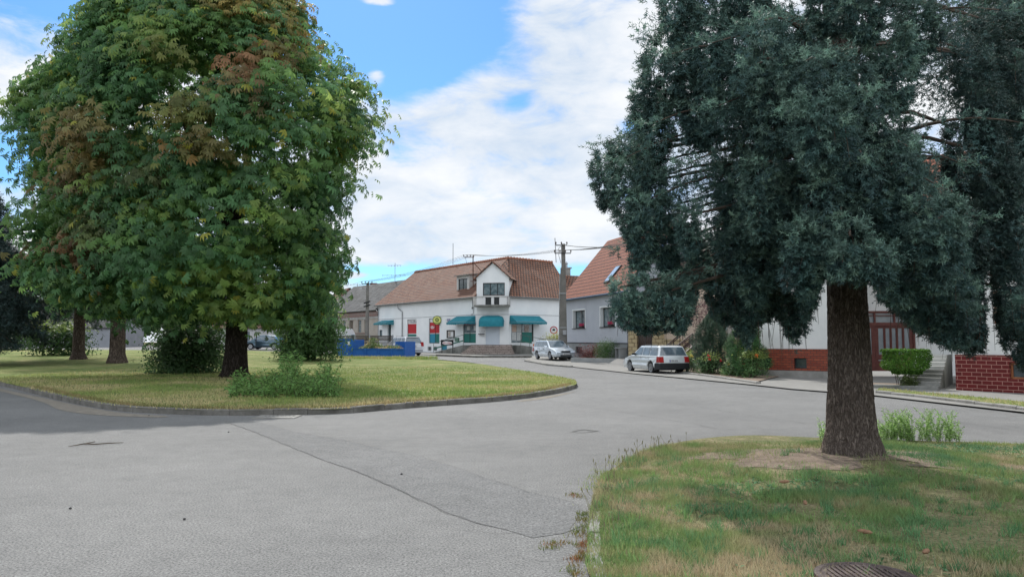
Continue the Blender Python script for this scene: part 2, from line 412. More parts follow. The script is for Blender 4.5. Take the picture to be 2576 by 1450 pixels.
L.new(M('ADD', M('MULTIPLY', n2.outputs['Fac'], .62), M('MULTIPLY', n1.outputs['Fac'], .38)), cr.inputs['Fac'])
# cloud brightness in the units of the sky before the background strength
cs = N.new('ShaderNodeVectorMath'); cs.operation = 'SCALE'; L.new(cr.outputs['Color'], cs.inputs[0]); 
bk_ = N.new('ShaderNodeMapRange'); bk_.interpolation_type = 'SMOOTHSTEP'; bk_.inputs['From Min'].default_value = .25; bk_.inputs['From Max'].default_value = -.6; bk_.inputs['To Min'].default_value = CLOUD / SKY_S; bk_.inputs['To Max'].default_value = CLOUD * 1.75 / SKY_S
L.new(sep.outputs['Y'], bk_.inputs['Value']); L.new(bk_.outputs[0], cs.inputs['Scale'])   # clouds opposite the sun brightened beyond the rest as added fill light
ss = N.new('ShaderNodeVectorMath'); ss.operation = 'MULTIPLY'; L.new(sky.outputs[0], ss.inputs[0]); ss.inputs[1].default_value = SKY_TINT
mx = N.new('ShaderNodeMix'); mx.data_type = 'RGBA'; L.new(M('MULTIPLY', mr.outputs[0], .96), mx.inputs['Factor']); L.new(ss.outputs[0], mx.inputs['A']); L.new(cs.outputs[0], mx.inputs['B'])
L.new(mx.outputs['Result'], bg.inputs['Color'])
world.cycles_visibility.camera = True
scene.cycles.use_adaptive_sampling = True; scene.cycles.adaptive_threshold = .02
scene.cycles.max_bounces = 6; scene.cycles.diffuse_bounces = 3; scene.cycles.transmission_bounces = 4; scene.cycles.glossy_bounces = 3
scene.cycles.use_denoising = True
try: scene.cycles.denoiser = 'OPENIMAGEDENOISE'
except Exception: pass
# ================================================================ GROUND, ROAD, LAWNS
def asphalt(name, c1, c2, speck, fine=90.0, bump=.35):
    m = bpy.data.materials.new(name); m.use_nodes = True; nt = m.node_tree; N = nt.nodes; L = nt.links
    b = N['Principled BSDF']; b.inputs['Roughness'].default_value = .85; b.inputs['Specular IOR Level'].default_value = .3
    tc = N.new('ShaderNodeTexCoord')
    def noise(s, d, r=.6):
        n = N.new('ShaderNodeTexNoise'); n.inputs['Scale'].default_value = s; n.inputs['Detail'].default_value = d; n.inputs['Roughness'].default_value = r
        L.new(tc.outputs['Object'], n.inputs['Vector']); return n
    big = noise(.35, 6); mid = noise(3.5, 5, .7); fin = noise(fine, 3, .8)
    r = N.new('ShaderNodeValToRGB'); r.color_ramp.elements[0].position = .3; r.color_ramp.elements[0].color = (*c1, 1); r.color_ramp.elements[1].position = .72; r.color_ramp.elements[1].color = (*c2, 1)
    ad = N.new('ShaderNodeMath'); ad.operation = 'MULTIPLY_ADD'; L.new(mid.outputs['Fac'], ad.inputs[0]); ad.inputs[1].default_value = .45
    sb = N.new('ShaderNodeMath'); sb.operation = 'MULTIPLY'; L.new(big.outputs['Fac'], sb.inputs[0]); sb.inputs[1].default_value = .55
    L.new(sb.outputs[0], ad.inputs[2]); L.new(ad.outputs[0], r.inputs['Fac'])
    mp = N.new('ShaderNodeMapRange'); mp.inputs['From Min'].default_value = .3; mp.inputs['From Max'].default_value = .7; mp.inputs['To Min'].default_value = 1 - speck; mp.inputs['To Max'].default_value = 1 + speck
    L.new(fin.outputs['Fac'], mp.inputs['Value'])
    vm = N.new('ShaderNodeVectorMath'); vm.operation = 'SCALE'; L.new(r.outputs['Color'], vm.inputs[0]); L.new(mp.outputs[0], vm.inputs['Scale'])
    v = N.new('ShaderNodeTexVoronoi'); v.inputs['Scale'].default_value = fine * .55; L.new(tc.outputs['Object'], v.inputs['Vector'])
    L.new(vm.outputs[0], b.inputs['Base Color'])
    bp = N.new('ShaderNodeBump'); bp.inputs['Strength'].default_value = bump; bp.inputs['Distance'].default_value = .012
    L.new(v.outputs['Distance'], bp.inputs['Height']); L.new(bp.outputs['Normal'], b.inputs['Normal'])
    MATS[name] = m; return m
M_ROAD = asphalt('asphalt', (.108, .109, .108), (.195, .194, .189), .85, 50)
M_ROAD2 = asphalt('asphalt_coarse', (.095, .097, .097), (.178, .178, .177), .7, 45, .8)
M_TAR = mat('tar', (.075, .075, .073), (.14, .14, .135), scale=3)
M_PAVE = asphalt('pavement_concrete', (.17, .165, .155), (.25, .245, .23), .2, 60, .2)
M_KERB = mat('kerb_concrete', (.085, .08, .07), (.21, .20, .18), rough=.9, scale=2.3, bump=.5, bscale=30, detail=8)
M_KERB2 = mat('kerb_light', (.17, .165, .15), (.32, .31, .29), rough=.9, scale=3, bump=.4, bscale=30, detail=8)
def lawn_mat(name, c1, c2, c3, s=.5):
    m = bpy.data.materials.new(name); m.use_nodes = True; nt = m.node_tree; N = nt.nodes; L = nt.links
    b = N['Principled BSDF']; b.inputs['Roughness'].default_value = .95; b.inputs['Specular IOR Level'].default_value = .1
    tc = N.new('ShaderNodeTexCoord')
    a = N.new('ShaderNodeTexNoise'); a.inputs['Scale'].default_value = s; a.inputs['Detail'].default_value = 8; a.inputs['Roughness'].default_value = .7
    L.new(tc.outputs['Object'], a.inputs['Vector'])
    r = N.new('ShaderNodeValToRGB'); e = r.color_ramp.elements; e[0].position = .34; e[0].color = (*c1, 1); e[1].position = .68; e[1].color = (*c3, 1)
    q = r.color_ramp.elements.new(.5); q.color = (*c2, 1); L.new(a.outputs['Fac'], r.inputs['Fac'])
    f = N.new('ShaderNodeTexNoise'); f.inputs['Scale'].default_value = 28; f.inputs['Detail'].default_value = 4; L.new(tc.outputs['Object'], f.inputs['Vector'])
    mp = N.new('ShaderNodeMapRange'); mp.inputs['From Min'].default_value = .3; mp.inputs['From Max'].default_value = .7; mp.inputs['To Min'].default_value = .65; mp.inputs['To Max'].default_value = 1.35
    L.new(f.outputs['Fac'], mp.inputs['Value'])
    vm = N.new('ShaderNodeVectorMath'); vm.operation = 'SCALE'; L.new(r.outputs['Color'], vm.inputs[0]); L.new(mp.outputs[0], vm.inputs['Scale']); L.new(vm.outputs[0], b.inputs['Base Color'])
    bp = N.new('ShaderNodeBump'); bp.inputs['Strength'].default_value = .9; bp.inputs['Distance'].default_value = .06; L.new(f.outputs['Fac'], bp.inputs['Height']); L.new(bp.outputs['Normal'], b.inputs['Normal'])
    MATS[name] = m; return m
M_LAWN = lawn_mat('lawn', (.11, .16, .05), (.18, .21, .075), (.30, .265, .13))
M_NEAR = lawn_mat('dry_lawn', (.11, .14, .06), (.20, .19, .10), (.33, .27, .17), 1.3)
M_EARTH = lawn_mat('ground_earth', (.06, .07, .03), (.10, .10, .045), (.16, .13, .07), .2)
big = [(-160, -25), (160, -25), (160, 400), (-160, 400)]
tag(sheet('ground', big, M_EARTH, -.06, 8), kind='structure')
roadp = [(-60, -12), (40, -12), (40, 60), (30, 130), (-60, 140), (-70, 60)]
tag(sheet('road', roadp, M_ROAD, 0, 4), kind='structure')
# island lawn
front_px = [(-260, 925), (-100, 946), (0, 969), (90, 991), (180, 1013), (300, 1033), (430, 1041), (540, 1044), (640, 1044), (850, 1040), (1000, 1028), (1130, 1018), (1250, 1009), (1340, 999), (1410, 987), (1449, 976)]
side_px = [(1452, 970), (1440, 962), (1400, 952), (1330, 938), (1240, 924), (1180, 914), (1100, 906), (1022, 901)]
frontl = smooth_line([G(*p) for p in front_px], 5); sidel = smooth_line([G(*p) for p in side_px], 5)
back = [(-10.5, 66), (-22, 71), (-34, 74), (-50, 76), (-60, 60), (-50, 40)]
ISL = [tuple(p) for p in frontl] + [tuple(p) for p in sidel] + back
def isl_h(x, y): return .05 * (math.sin(x * .31) * math.cos(y * .23)) * clamp((y - 20) / 10)
tag(sheet('lawn', ISL, M_LAWN, .115, 2, isl_h), kind='structure')
kerb('kerb', frontl, M_KERB, h=.14, stone=1.0, side=1, seed=3)
kerb('kerb', sidel, M_KERB, h=.10, stone=1.0, side=1, seed=4)
# near lawn with the spruce
near_px = [(1500, 1500), (1478, 1450), (1478, 1400), (1480, 1330), (1489, 1280), (1500, 1235), (1520, 1200), (1580, 1163), (1660, 1132), (1750, 1112), (1900, 1103), (2070, 1108), (2300, 1116), (2450, 1119), (2700, 1124)]
nearl = smooth_line([(.55, 1.5), (.62, 3.5)] + [G(*p) for p in near_px[1:]] + [(12, 11.5), (20, 11.2)], 4)
NEARP = [tuple(p) for p in nearl] + [(20, -3), (.5, -3)]
SPR = G(2143, 1172); SPR = (SPR[0], SPR[1])
def near_h(x, y):
    d = math.hypot(x - SPR[0], y - SPR[1]); return .13 * math.exp(-(d / 1.6) ** 2) + .02 * math.sin(x * 1.3) * math.sin(y * 1.7)
NZ = .05
tag(sheet('near_lawn', NEARP, M_NEAR, NZ, .5, near_h, smooth=True), kind='structure')
kerb('kerb', [p for p in nearl if p[1] < 8.4 and p[0] < 1.6], M_KERB2, w=.10, h=.055, stone=.95, side=-1, seed=9)
# bare soil round the trunk (a thin uneven sheet)
def soil_sheet(cx, cy, rx, ry, name, m, n=40, z=.0):
    pts = []
    for i in range(n):
        a = 2 * math.pi * i / n; k = 1 + .22 * math.sin(a * 3 + 1) + .14 * math.sin(a * 7) + .08 * math.sin(a * 13 + 2)
        pts.append((cx + rx * k * math.cos(a), cy + ry * k * math.sin(a)))
    return tag(sheet(name, pts, m, NZ + .006 + z, .3, near_h, smooth=True), kind='structure')
M_SOIL = mat('soil', (.15, .115, .088), (.30, .235, .18), rough=1, scale=6, bump=.7, bscale=40, detail=8)
soil_sheet(SPR[0] - .55, SPR[1] - .02, 1.55, .85, 'bare_soil', M_SOIL); soil_sheet(SPR[0] + 1.35, SPR[1] - .55, 1.15, .42, 'bare_soil', M_SOIL, z=.004)
# pavement along the houses
pe_px = [(1096, 893), (1200, 897), (1340, 898), (1318, 906), (1375, 917), (1432, 922), (1520, 932), (1600, 941), (1697, 950), (1800, 960), (1900, 970), (1990, 980), (2080, 987), (2203, 997), (2400, 1020), (2576, 1040), (2800, 1068)]
pel = [G(*p) for p in pe_px]
PAVE = pel + [(24, 15), (34, 40), (24, 82), (2, 100), (-20, 100), (-24, 97), G(985, 886)]
tag(sheet('pavement', PAVE, M_PAVE, .045, 4), kind='structure')
kerb('kerb', [G(1096, 895), G(1200, 899), G(1338, 899)], M_KERB, h=.16, w=.3, stone=1.2, side=1, seed=5)
kerb('kerb', [G(1318, 908), G(1375, 918.5), G(1434, 923.5)], M_KERB2, h=.11, w=.25, stone=.9, side=1, seed=6)
kerb('kerb', [G(1697, 938), G(1760, 946), G(1830, 956), G(1902, 967)], M_KERB2, h=.12, w=.2, stone=1.2, side=1, seed=7)
kl = [G(2203, 991), G(2300, 1001), G(2420, 1016), G(2576, 1036), G(2800, 1066)]
kerb('kerb', kl, M_KERB2, h=.12, w=.15, stone=1.0, side=1, seed=8)
strip = [G(2203, 990), G(2300, 1000), G(2420, 1015), G(2576, 1035), G(2800, 1065), G(2800, 1048), G(2576, 1020), G(2420, 1003), G(2300, 992), G(2215, 983)]
STRIP = strip
tag(sheet('verge_grass', strip, M_LAWN, .11, 1), kind='structure')
# darker coarse repair band and seams in the asphalt
sa = [(560, 1058), (640, 1086), (720, 1118), (800, 1152), (900, 1187), (980, 1222), (1060, 1258), (1130, 1291), (1200, 1316), (1268, 1330)]
sb = [(655, 1062), (740, 1085), (850, 1103), (960, 1128), (1060, 1148), (1150, 1176), (1230, 1205), (1330, 1236), (1440, 1262), (1478, 1290)]
band = [G(*p) for p in sa] + [G(1340, 1352), G(1420, 1340), G(1470, 1320)] + [G(*p) for p in reversed(sb)]
tag(sheet('asphalt_patch', band, M_ROAD2, .004, 4), kind='structure')
def strip_line(pxs, w, z=.008, seed=0, amp=.03):
    rnd = random.Random(seed); pts = resample([G(*p) for p in pxs], .18); mb = MB(); q = []
    for i, p in enumerate(pts):
        d = (pts[min(i+1, len(pts)-1)] - pts[max(i-1, 0)]).normalized(); n = Vector((-d.y, d.x)); p = p + n * rnd.uniform(-amp, amp)
        k = w * rnd.uniform(.25, 1.1) * min(1, (i + 1) / 4, (len(pts) - i) / 4); q.append((p + n * k / 2, p - n * k / 2))
    for (a, b), (c, d) in zip(q, q[1:]):
        mb.quad([(a.x, a.y, gz(*a) + z), (c.x, c.y, gz(*c) + z), (d.x, d.y, gz(*d) + z), (b.x, b.y, gz(*b) + z)])
    return mb
cr_mb = MB()
for k, (px, w) in enumerate(((sa, .011), (sb, .009), ([(440, 1040), (500, 1052), (560, 1058)], .012), ([(1310, 1000), (1420, 1013), (1520, 1028), (1640, 1050), (1740, 1064), (1835, 1086)], .018),
        ([(1478, 985), (1600, 999), (1700, 1013), (1850, 1038), (1960, 1054), (2075, 1072)], .025), ([(1440, 1085), (1470, 1080), (1500, 1083), (1465, 1088), (1425, 1085)], .10), ([(1230, 1196), (1310, 1190), (1330, 1186)], .015),
        ([(2200, 1023), (2400, 1060), (2576, 1085)], .02), ([(1290, 930), (1400, 940), (1560, 958), (1640, 965)], .03))):
    m_ = strip_line(px, w, seed=k); i = len(cr_mb.v); cr_mb.v += m_.v; cr_mb.f += [tuple(a + i for a in f) for f in m_.f]; cr_mb.uv += m_.uv
tag(obj('road_cracks', cr_mb, M_TAR), kind='structure')
# driveway in front of the grey house and the gate
M_DRIVE = asphalt('driveway_concrete', (.15, .147, .14), (.20, .197, .19), .2, 50, .2)
dm_ = MB(); fr_ = [G(1517, 918), G(1560, 922), G(1620, 926), G(1700, 930)]; bk_ = [(7.5, 53.2), (8.1, 52.0), (9.2, 51.6), (10.3, 51.1)]
for k in range(3):
    for j in range(4):
        def dp_(i, f): a, b = Vector(fr_[i]), Vector(bk_[i]); p = a.lerp(b, f); return (p.x, p.y, .05 + .45 * f * f * (3 - 2 * f) + .002)
        dm_.quad([dp_(k, j/4), dp_(k+1, j/4), dp_(k+1, (j+1)/4), dp_(k, (j+1)/4)])
tag(obj('driveway', dm_, M_DRIVE, smooth=True), kind='structure')

M_SAND = mat('gutter_sand', (.17, .155, .13), (.27, .24, .20), rough=1, scale=5, bump=.5, bscale=60, detail=8)
def patch(name, pxs, m, z): return tag(sheet(name, [tuple(q) for q in smooth_line([G(*p) for p in pxs] + [G(*pxs[0])], 4)[:-1]], m, z, 2), kind='structure')
patch('gutter_dirt', [(-90, 948), (0, 976), (90, 996), (190, 1018), (300, 1037), (420, 1046), (380, 1049), (240, 1043), (150, 1030), (110, 1012), (40, 993), (-60, 968)], M_SAND, .006)
patch('gutter_dirt', [(1449, 984), (1380, 1001), (1300, 1010), (1330, 1003), (1400, 992)], M_SAND, .006)

cm_ = MB(); rc = random.Random(4)
for k in range(8):
    p = Vector(G(rc.uniform(60, 2000), rc.uniform(1020, 1420))); a = rc.uniform(-.5, .9); pts = [p]
    if p.x > .2 and p.y < 11: continue
    for q in range(rc.randint(9, 24)): a += rc.gauss(0, .35); p = p + Vector((math.cos(a), math.sin(a))) * .09; pts.append(p)
    for (u, v) in zip(pts, pts[1:]):
        d = (v - u).normalized(); n = Vector((-d.y, d.x)) * rc.uniform(.0008, .0026); cm_.quad([(u.x + n.x, u.y + n.y, .006), (v.x + n.x, v.y + n.y, .006), (v.x - n.x, v.y - n.y, .006), (u.x - n.x, u.y - n.y, .006)])
tag(obj('hairline_cracks', cm_, M_TAR), kind='structure')
# ================================================================ BUILDINGS
WHITE = mat('white_plaster', (.68, .70, .71), (.78, .79, .79), scale=.6, bump=.15, bscale=25, rough=.9, detail=8)
STAIN = mat('stained_plaster', (.36, .35, .33), (.55, .55, .54), scale=1.5, rough=.9, detail=8)
TEAL = mat('teal_canvas', (.012, .16, .21), (.022, .21, .26), scale=3, rough=.7)
DGREEN = mat('green_panel', (.004, .13, .11), (.006, .17, .14), scale=1.5, rough=.35)
BLUEP = mat('blue_panel', (.015, .17, .27), (.02, .22, .33), scale=1.5, rough=.35)
REDP = mat('red_panel', (.38, .012, .02), (.45, .018, .025), scale=1, rough=.4)
WPANEL = mat('white_panel', (.62, .62, .62), (.7, .7, .7), scale=1, rough=.4)
DARKF = mat('dark_frame', (.018, .02, .022), (.03, .033, .035), scale=5, rough=.5)
GLASS = mat('window_glass', (.02, .035, .04), (.06, .08, .09), scale=1.6, rough=.06, spec=.9)
CURT = mat('curtained_glass', (.05, .09, .11), (.22, .27, .29), scale=3.5, rough=.12, spec=.9)
METAL = mat('galvanised', (.25, .26, .27), (.38, .39, .40), scale=6, rough=.5, metal=.6)
RUST = mat('rusty_steel', (.07, .035, .025), (.13, .06, .04), scale=8, rough=.8)
BLACK = mat('black_steel', (.012, .012, .013), (.025, .025, .027), scale=5, rough=.6)
RAILG = mat('green_rail', (.06, .10, .09), (.09, .14, .12), scale=6, rough=.5)
CONC = mat('concrete', (.20, .195, .18), (.34, .33, .31), scale=1.6, rough=.95, bump=.4, bscale=20, detail=9)
CONCD = mat('dirty_concrete', (.10, .105, .09), (.27, .265, .25), scale=1.3, rough=.95, bump=.4, bscale=20, detail=9)
TILE_OLD = brick_mat('old_plain_tiles', (.33, .155, .095), (.23, .095, .058), (.05, .03, .024), .36, .34, .085, bump=1.0, noise=.55, nscale=.8, ncol=(.16, .12, .10))
TILE_SLATE = brick_mat('grey_slates', (.085, .085, .085), (.055, .055, .056), (.025, .025, .025), .5, .4, .03, bump=.6, noise=.5, nscale=1.1, ncol=(.17, .17, .17))
TILE_NEW = brick_mat('new_pantiles', (.285, .105, .066), (.245, .088, .055), (.05, .02, .016), .30, .40, .055, bump=.9, offset=0, noise=.2, ncol=(.22, .09, .06))
TILE_BR = brick_mat('brown_tiles', (.11, .075, .055), (.075, .05, .038), (.02, .014, .01), .4, .3, .05, bump=.9, noise=.4)
RIDGE = mat('ridge_tiles', (.20, .08, .05), (.30, .13, .08), scale=3, rough=.9)
BRICKC = brick_mat('chimney_brick', (.26, .075, .05), (.19, .06, .04), (.2, .17, .15), .25, .08, .01)
STEPB = brick_mat('rubble_steps', (.46, .39, .35), (.36, .30, .27), (.16, .13, .11), .7, .165, .03, bump=.8, noise=.6, nscale=3, ncol=(.10, .08, .07))
BEIGE_OLD = mat('old_beige_plaster', (.30, .265, .225), (.38, .345, .30), scale=1.2, rough=.95, detail=8)
CORN = brick_mat('cornice_brick', (.20, .06, .045), (.12, .04, .03), (.25, .22, .2), .16, .4, .05, offset=0)
GREYW = mat('lavender_grey_plaster', (.40, .42, .47), (.45, .47, .515), scale=.8, rough=.9, bump=.1, bscale=40, detail=7)
GREYP = mat('grey_plinth', (.20, .21, .215), (.26, .27, .275), scale=1.4, rough=.9, detail=8)
def rise(x, y): return gz(x, y)

# ---------------------------------------------------------------- corner shop
PL, C1, C2, PR = (-16.0, 92.0), (-3.41, 74.0), (-.30, 73.4), (6.0, 78.4)
EZ = 5.82; RZ = 9.95
shop = thing('corner_shop', 'white corner shop with teal awnings and old red tiled roof', 'shop', (C1[0] + 1.5, C1[1] + 3, .3))
WL, WC, WR = Wall(PL, C1), Wall(C1, C2), Wall(C2, PR)
def z1(x, y): return 824.3 + x / 4.0, 579.6 + y / 4.0           # detail-view pixel to photo grid
def r1(W, x0, y0, x1, y1):
    a, b = z1(x0, y0), z1(x1, y1); return W.rect(a[0], a[1], b[0], b[1])
def mid(r): return (r[0] + r[1]) / 2, (r[2] + r[3]) / 2
wl_w1, wl_w2 = r1(WL, 800, 893, 893, 1120), r1(WL, 1018, 882, 1125, 1133)
wl_door = r1(WL, 603, 930, 637, 1062); wl_small = r1(WL, 520, 998, 549, 1062)
wl_case = r1(WL, 1205, 1000, 1278, 1080); wl_c1 = r1(WL, 1005, 1166, 1043, 1208); wl_c2 = r1(WL, 1062, 1166, 1101, 1208)
wl_win = r1(WL, 1362, 930, 1494, 1128); wl_tealdoor = r1(WL, 1140, 1100, 1200, 1200)
wl_win = (wl_win[0], min(wl_win[1], WL.len - .12), wl_win[2], wl_win[3])
wr_win = r1(WR, 1848, 895, 2072, 1127)
wc_door = r1(WC, 1590, 935, 1730, 1147)
wl_door = (wl_door[0], wl_door[1], .5, wl_door[3]); 
mb = MB(); BZ = -.2
WL.face(mb, 0, WL.len, BZ, EZ, [wl_w1, wl_w2, wl_door, wl_small, wl_c1, wl_c2, wl_win, wl_tealdoor], .22)
WC.face(mb, 0, WC.len, BZ, EZ, [wc_door], .12); WR.face(mb, 0, WR.len, BZ, EZ, [wr_win], .3)
bk = [(1.5, 84), (-9.5, 99)]
WB1, WB2, WB3 = Wall(PR, (PR[0] - 5.0, PR[1] + 6.6)), Wall((PR[0] - 5.0, PR[1] + 6.6), (PL[0] + 7.4, PL[1] + 5.2)), Wall((PL[0] + 7.4, PL[1] + 5.2), PL)
for w_ in (WB1, WB2, WB3): w_.face(mb, 0, w_.len, BZ, EZ)
RA, RB, RC = Vector((-11.9, 94.9, RZ)), Vector((-.37, 78.4, RZ)), Vector((3.3, 82.6, RZ))     # ridge line
RC = Vector((5.15 - 1.0, 83.7 - 1.0, RZ))
gl = [Vector((*PL, EZ)), RA, Vector((WB3.p.x, WB3.p.y, EZ))]
mb.quad([gl[2], gl[0], gl[1]])
mb.quad([Vector((*PR, EZ)), Vector((WB2.p.x, WB2.p.y, EZ)), Vector((RC.x, RC.y, RZ))])
obj('wall', mb, WHITE, shop)
def slope_uv(pts, a, b):
    a, b = Vector(a), Vector(b); e = (b - a).normalized(); out = []
    for p in pts:
        d = Vector(p) - a; u = d.dot(e); out.append((u, (d - e * u).length))
    return out
def roof_plane(mb, pts, thick=.12):
    """tile plane: pts[0]-pts[1] is the eave"""
    P = [Vector(p) for p in pts]; n = (P[1] - P[0]).cross(P[2] - P[0]).normalized()
    if n.z < 0: n = -n
    up = [p + n * thick for p in P]; mb.quad(up, slope_uv(P, P[0], P[1])); mb.quad(list(reversed(P)), slope_uv(list(reversed(P)), P[0], P[1]))
    for i in range(len(P)):
        j = (i + 1) % len(P); mb.quad([P[i], P[j], up[j], up[i]])
def ev(p, W, o=.35, z=EZ): return Vector((p[0], p[1], z - .06)) + W.n * o
rm = MB()
nC1 = (WL.n + WC.n).normalized() * .4; nC2 = (WC.n + WR.n).normalized() * .4
e0 = ev(PL, WL) - WL.u * .3; e1 = Vector((*C1, EZ - .06)) + nC1; e2 = Vector((*C2, EZ - .06)) + nC2; e3 = ev(PR, WR) + WR.u * .25
RAx = RA - WL.u * .3; RCx = RC + WR.u * .25
roof_plane(rm, [e0, e1, RB, RAx]); roof_plane(rm, [WC.pt(0, EZ + .05, -.12), WC.pt(WC.len, EZ + .05, -.12), RB]); roof_plane(rm, [e2, e3, RCx, RB])
b0 = Vector((WB2.p.x, WB2.p.y, EZ - .06)); b1 = Vector((WB3.p.x, WB3.p.y, EZ - .06))
roof_plane(rm, [b0, b1, RAx, RB]); roof_plane(rm, [e3 + Vector((.1, .1, 0)), b0, RCx])
roof_plane(rm, [b0 + Vector((.01, .01, 0)), RB, RCx])
shop_roof = obj('roof', rm, TILE_OLD, shop)
rt = MB()
for a, b in ((RAx, RB), (RB, RCx)):
    a, b = a + Vector((0, 0, .1)), b + Vector((0, 0, .1)); n_ = int((b - a).length / .42)
    for k in range(n_):
        p, q = a.lerp(b, k / n_), a.lerp(b, (k + .96) / n_); rt.tube([p + Vector((0, 0, .0)), q + Vector((0, 0, .07))], [.13, .16], 6)
obj('ridge_tile_row', rt, RIDGE, shop_roof)
gm = MB(); up = Vector((0, 0, .02))
gm.tube([e0 + up + WL.n * .06, e1 + up + nC1 * .15, e2 + up + nC2 * .15, e3 + up + WR.n * .06], .075, 8); obj('gutter', gm, mat('weathered_gutter', (.12, .12, .12), (.22, .22, .21), scale=4), shop)
# thin groove across the facade, its shadow drawn as a raised dark strip
zm = WC.uz(*z1(1650, 850))[1] + .06
sm = MB()
for W in (WL, WC, WR): W.box(sm, 0.0, W.len, zm - .02, zm + .02, 0, .018)
obj('groove_shadow_strip', sm, mat('groove_shadow_grey', (.22, .23, .24), rough=.9), shop)
dp = MB(); u = WL.uz(*z1(757, 900))[0]
u2 = WL.uz(*z1(726, 750))[0]
dp.tube([WL.pt(u2, EZ - .1, .32), WL.pt(u2, EZ - .55, .2), WL.pt(u, EZ - .95, .1), WL.pt(u, .35, .1)], .06, 8); obj('downpipe', dp, METAL, shop)
dp = MB(); dp.tube([WL.pt(.35, EZ - .1, .3), WL.pt(.2, EZ - .6, .12), WL.pt(.2, .4, .1)], .05, 8); obj('downpipe', dp, METAL, shop)
# shop windows as framed advertising panels
def panel_window(W, r, rows, name='window', depth=.12, split=None):
    """rows: list of (fraction_from, fraction_to, material)"""
    fr = MB(); i = -depth; fw = .05
    W.box(fr, r[0], r[0]+fw, r[2], r[3], i-.03, i+.03); W.box(fr, r[1]-fw, r[1], r[2], r[3], i-.03, i+.03)
    W.box(fr, r[0]+fw, r[1]-fw, r[2], r[2]+fw, i-.03, i+.03); W.box(fr, r[0]+fw, r[1]-fw, r[3]-fw, r[3], i-.03, i+.03)
    if split: m_ = r[0] + (r[1]-r[0]) * split; W.box(fr, m_-.025, m_+.025, r[2]+fw, r[3]-fw, i-.03, i+.035)
    w = obj(name, fr, DARKF, shop)
    for a, b, m, ua, ub in rows:
        p = MB(); H = r[3]-r[2]; Wd = r[1]-r[0]; W.box(p, r[0]+Wd*ua+.012, r[0]+Wd*ub-.012, r[2]+H*a+.01, r[2]+H*b-.01, i-.02, i+.012); obj('panel', p, m, w)
    return w
w1 = panel_window(WL, wl_w1, [(0, .34, DGREEN, 0, 1), (.34, .38, WPANEL, 0, 1), (.38, .80, REDP, 0, 1), (.80, 1, WPANEL, 0, 1)])
w2 = panel_window(WL, wl_w2, [(0, .38, BLUEP, 0, .55), (0, .38, DGREEN, .55, 1), (.38, .41, WPANEL, 0, 1), (.41, .84, REDP, 0, 1), (.84, 1, WPANEL, 0, 1)], split=.55)
CH = .5 * (wl_w1[0] + wl_w1[1])
def wtext(W, s, uc, zc, size, o, m, parent, name='lettering', sx=1.0):
    return obj(name, text_mb(s, size, lambda x, y, h: W.pt(uc + x * sx, zc + y, o + h)), m, parent)
BLK = mat('black_print', (.012, .010, .010)); 
wtext(WL, 'Hruška', CH + .1, wl_w1[2] + (wl_w1[3]-wl_w1[2]) * .895, .42, -.10, BLK, w1, sx=1.35)
# logo board on the red panel: white rounded cloud shape with red lettering
lg = MB(); u0, u1, za, zb = r1(WL, 1026, 952, 1070, 984); uc = (u0+u1)/2; zc = (za+zb)/2; ru = (u1-u0)/2; rz = (zb-za)/2
pts = [(uc + ru * math.cos(t) * (1 + .08 * math.sin(5*t)), zc - .05 + rz * .8 * math.sin(t) * (1.1 + .12 * math.cos(3*t))) for t in [k * 2*math.pi/28 for k in range(28)]]
i0 = len(lg.v); lg.quad([WL.pt(a, b, -.085) for a, b in pts]); lg.box((0,0,0), (0,0,0)) if False else None
obj('logo', lg, WPANEL, w2); wtext(WL, 'Hruška', uc, zc - .04, .26, -.078, REDP, w2, sx=1.45)
window(WL, shop, wl_small, DARKF, CURT, .1, nv=1)
window(WL, shop, wl_c1, mat('grey_wood', (.25, .25, .25)), GLASS, .12, nv=2, name='cellar_window'); window(WL, shop, wl_c2, MATS['grey_wood'], GLASS, .12, nv=2, name='cellar_window')
def door(W, parent, r, m, gm=None, depth=.15, name='door', handle=True):
    p = MB(); W.box(p, r[0]+.01, r[1]-.01, r[2], r[3]-.01, -depth-.05, -depth); d = obj(name, p, m, parent)
    if gm: g = MB(); wd = r[1]-r[0]; W.box(g, r[0]+wd*.2, r[1]-wd*.2, r[2]+(r[3]-r[2])*.25, r[3]-.2, -depth, -depth+.012); obj('pane', g, gm, d)
    if handle: h = MB(); W.box(h, r[1]-.22, r[1]-.08, r[2]+1.0, r[2]+1.06, -depth, -depth+.06); obj('handle', h, METAL, d)
    return d
door(WL, shop, wl_door, mat('dark_teal_door', (.02, .06, .08), (.03, .08, .10), scale=2, rough=.4), GLASS)
door(WL, shop, wl_tealdoor, BLUEP, None, .1, name='service_hatch')
sh = MB(); W = WC; r = wc_door; k = int((r[3]-r[2]) / .09)
for i in range(k):
    a = r[2] + (r[3]-r[2]) * i / k; b = r[2] + (r[3]-r[2]) * (i+1) / k
    sh.quad([W.pt(r[0], a, -.08), W.pt(r[1], a, -.08), W.pt(r[1], a + (b-a)*.7, -.055), W.pt(r[0], a + (b-a)*.7, -.055)]); sh.quad([W.pt(r[0], a + (b-a)*.7, -.055), W.pt(r[1], a + (b-a)*.7, -.055), W.pt(r[1], b, -.08), W.pt(r[0], b, -.08)])
obj('roller_shutter', sh, mat('shutter_white', (.55, .60, .66), (.60, .65, .70), scale=.7, rough=.5), shop)
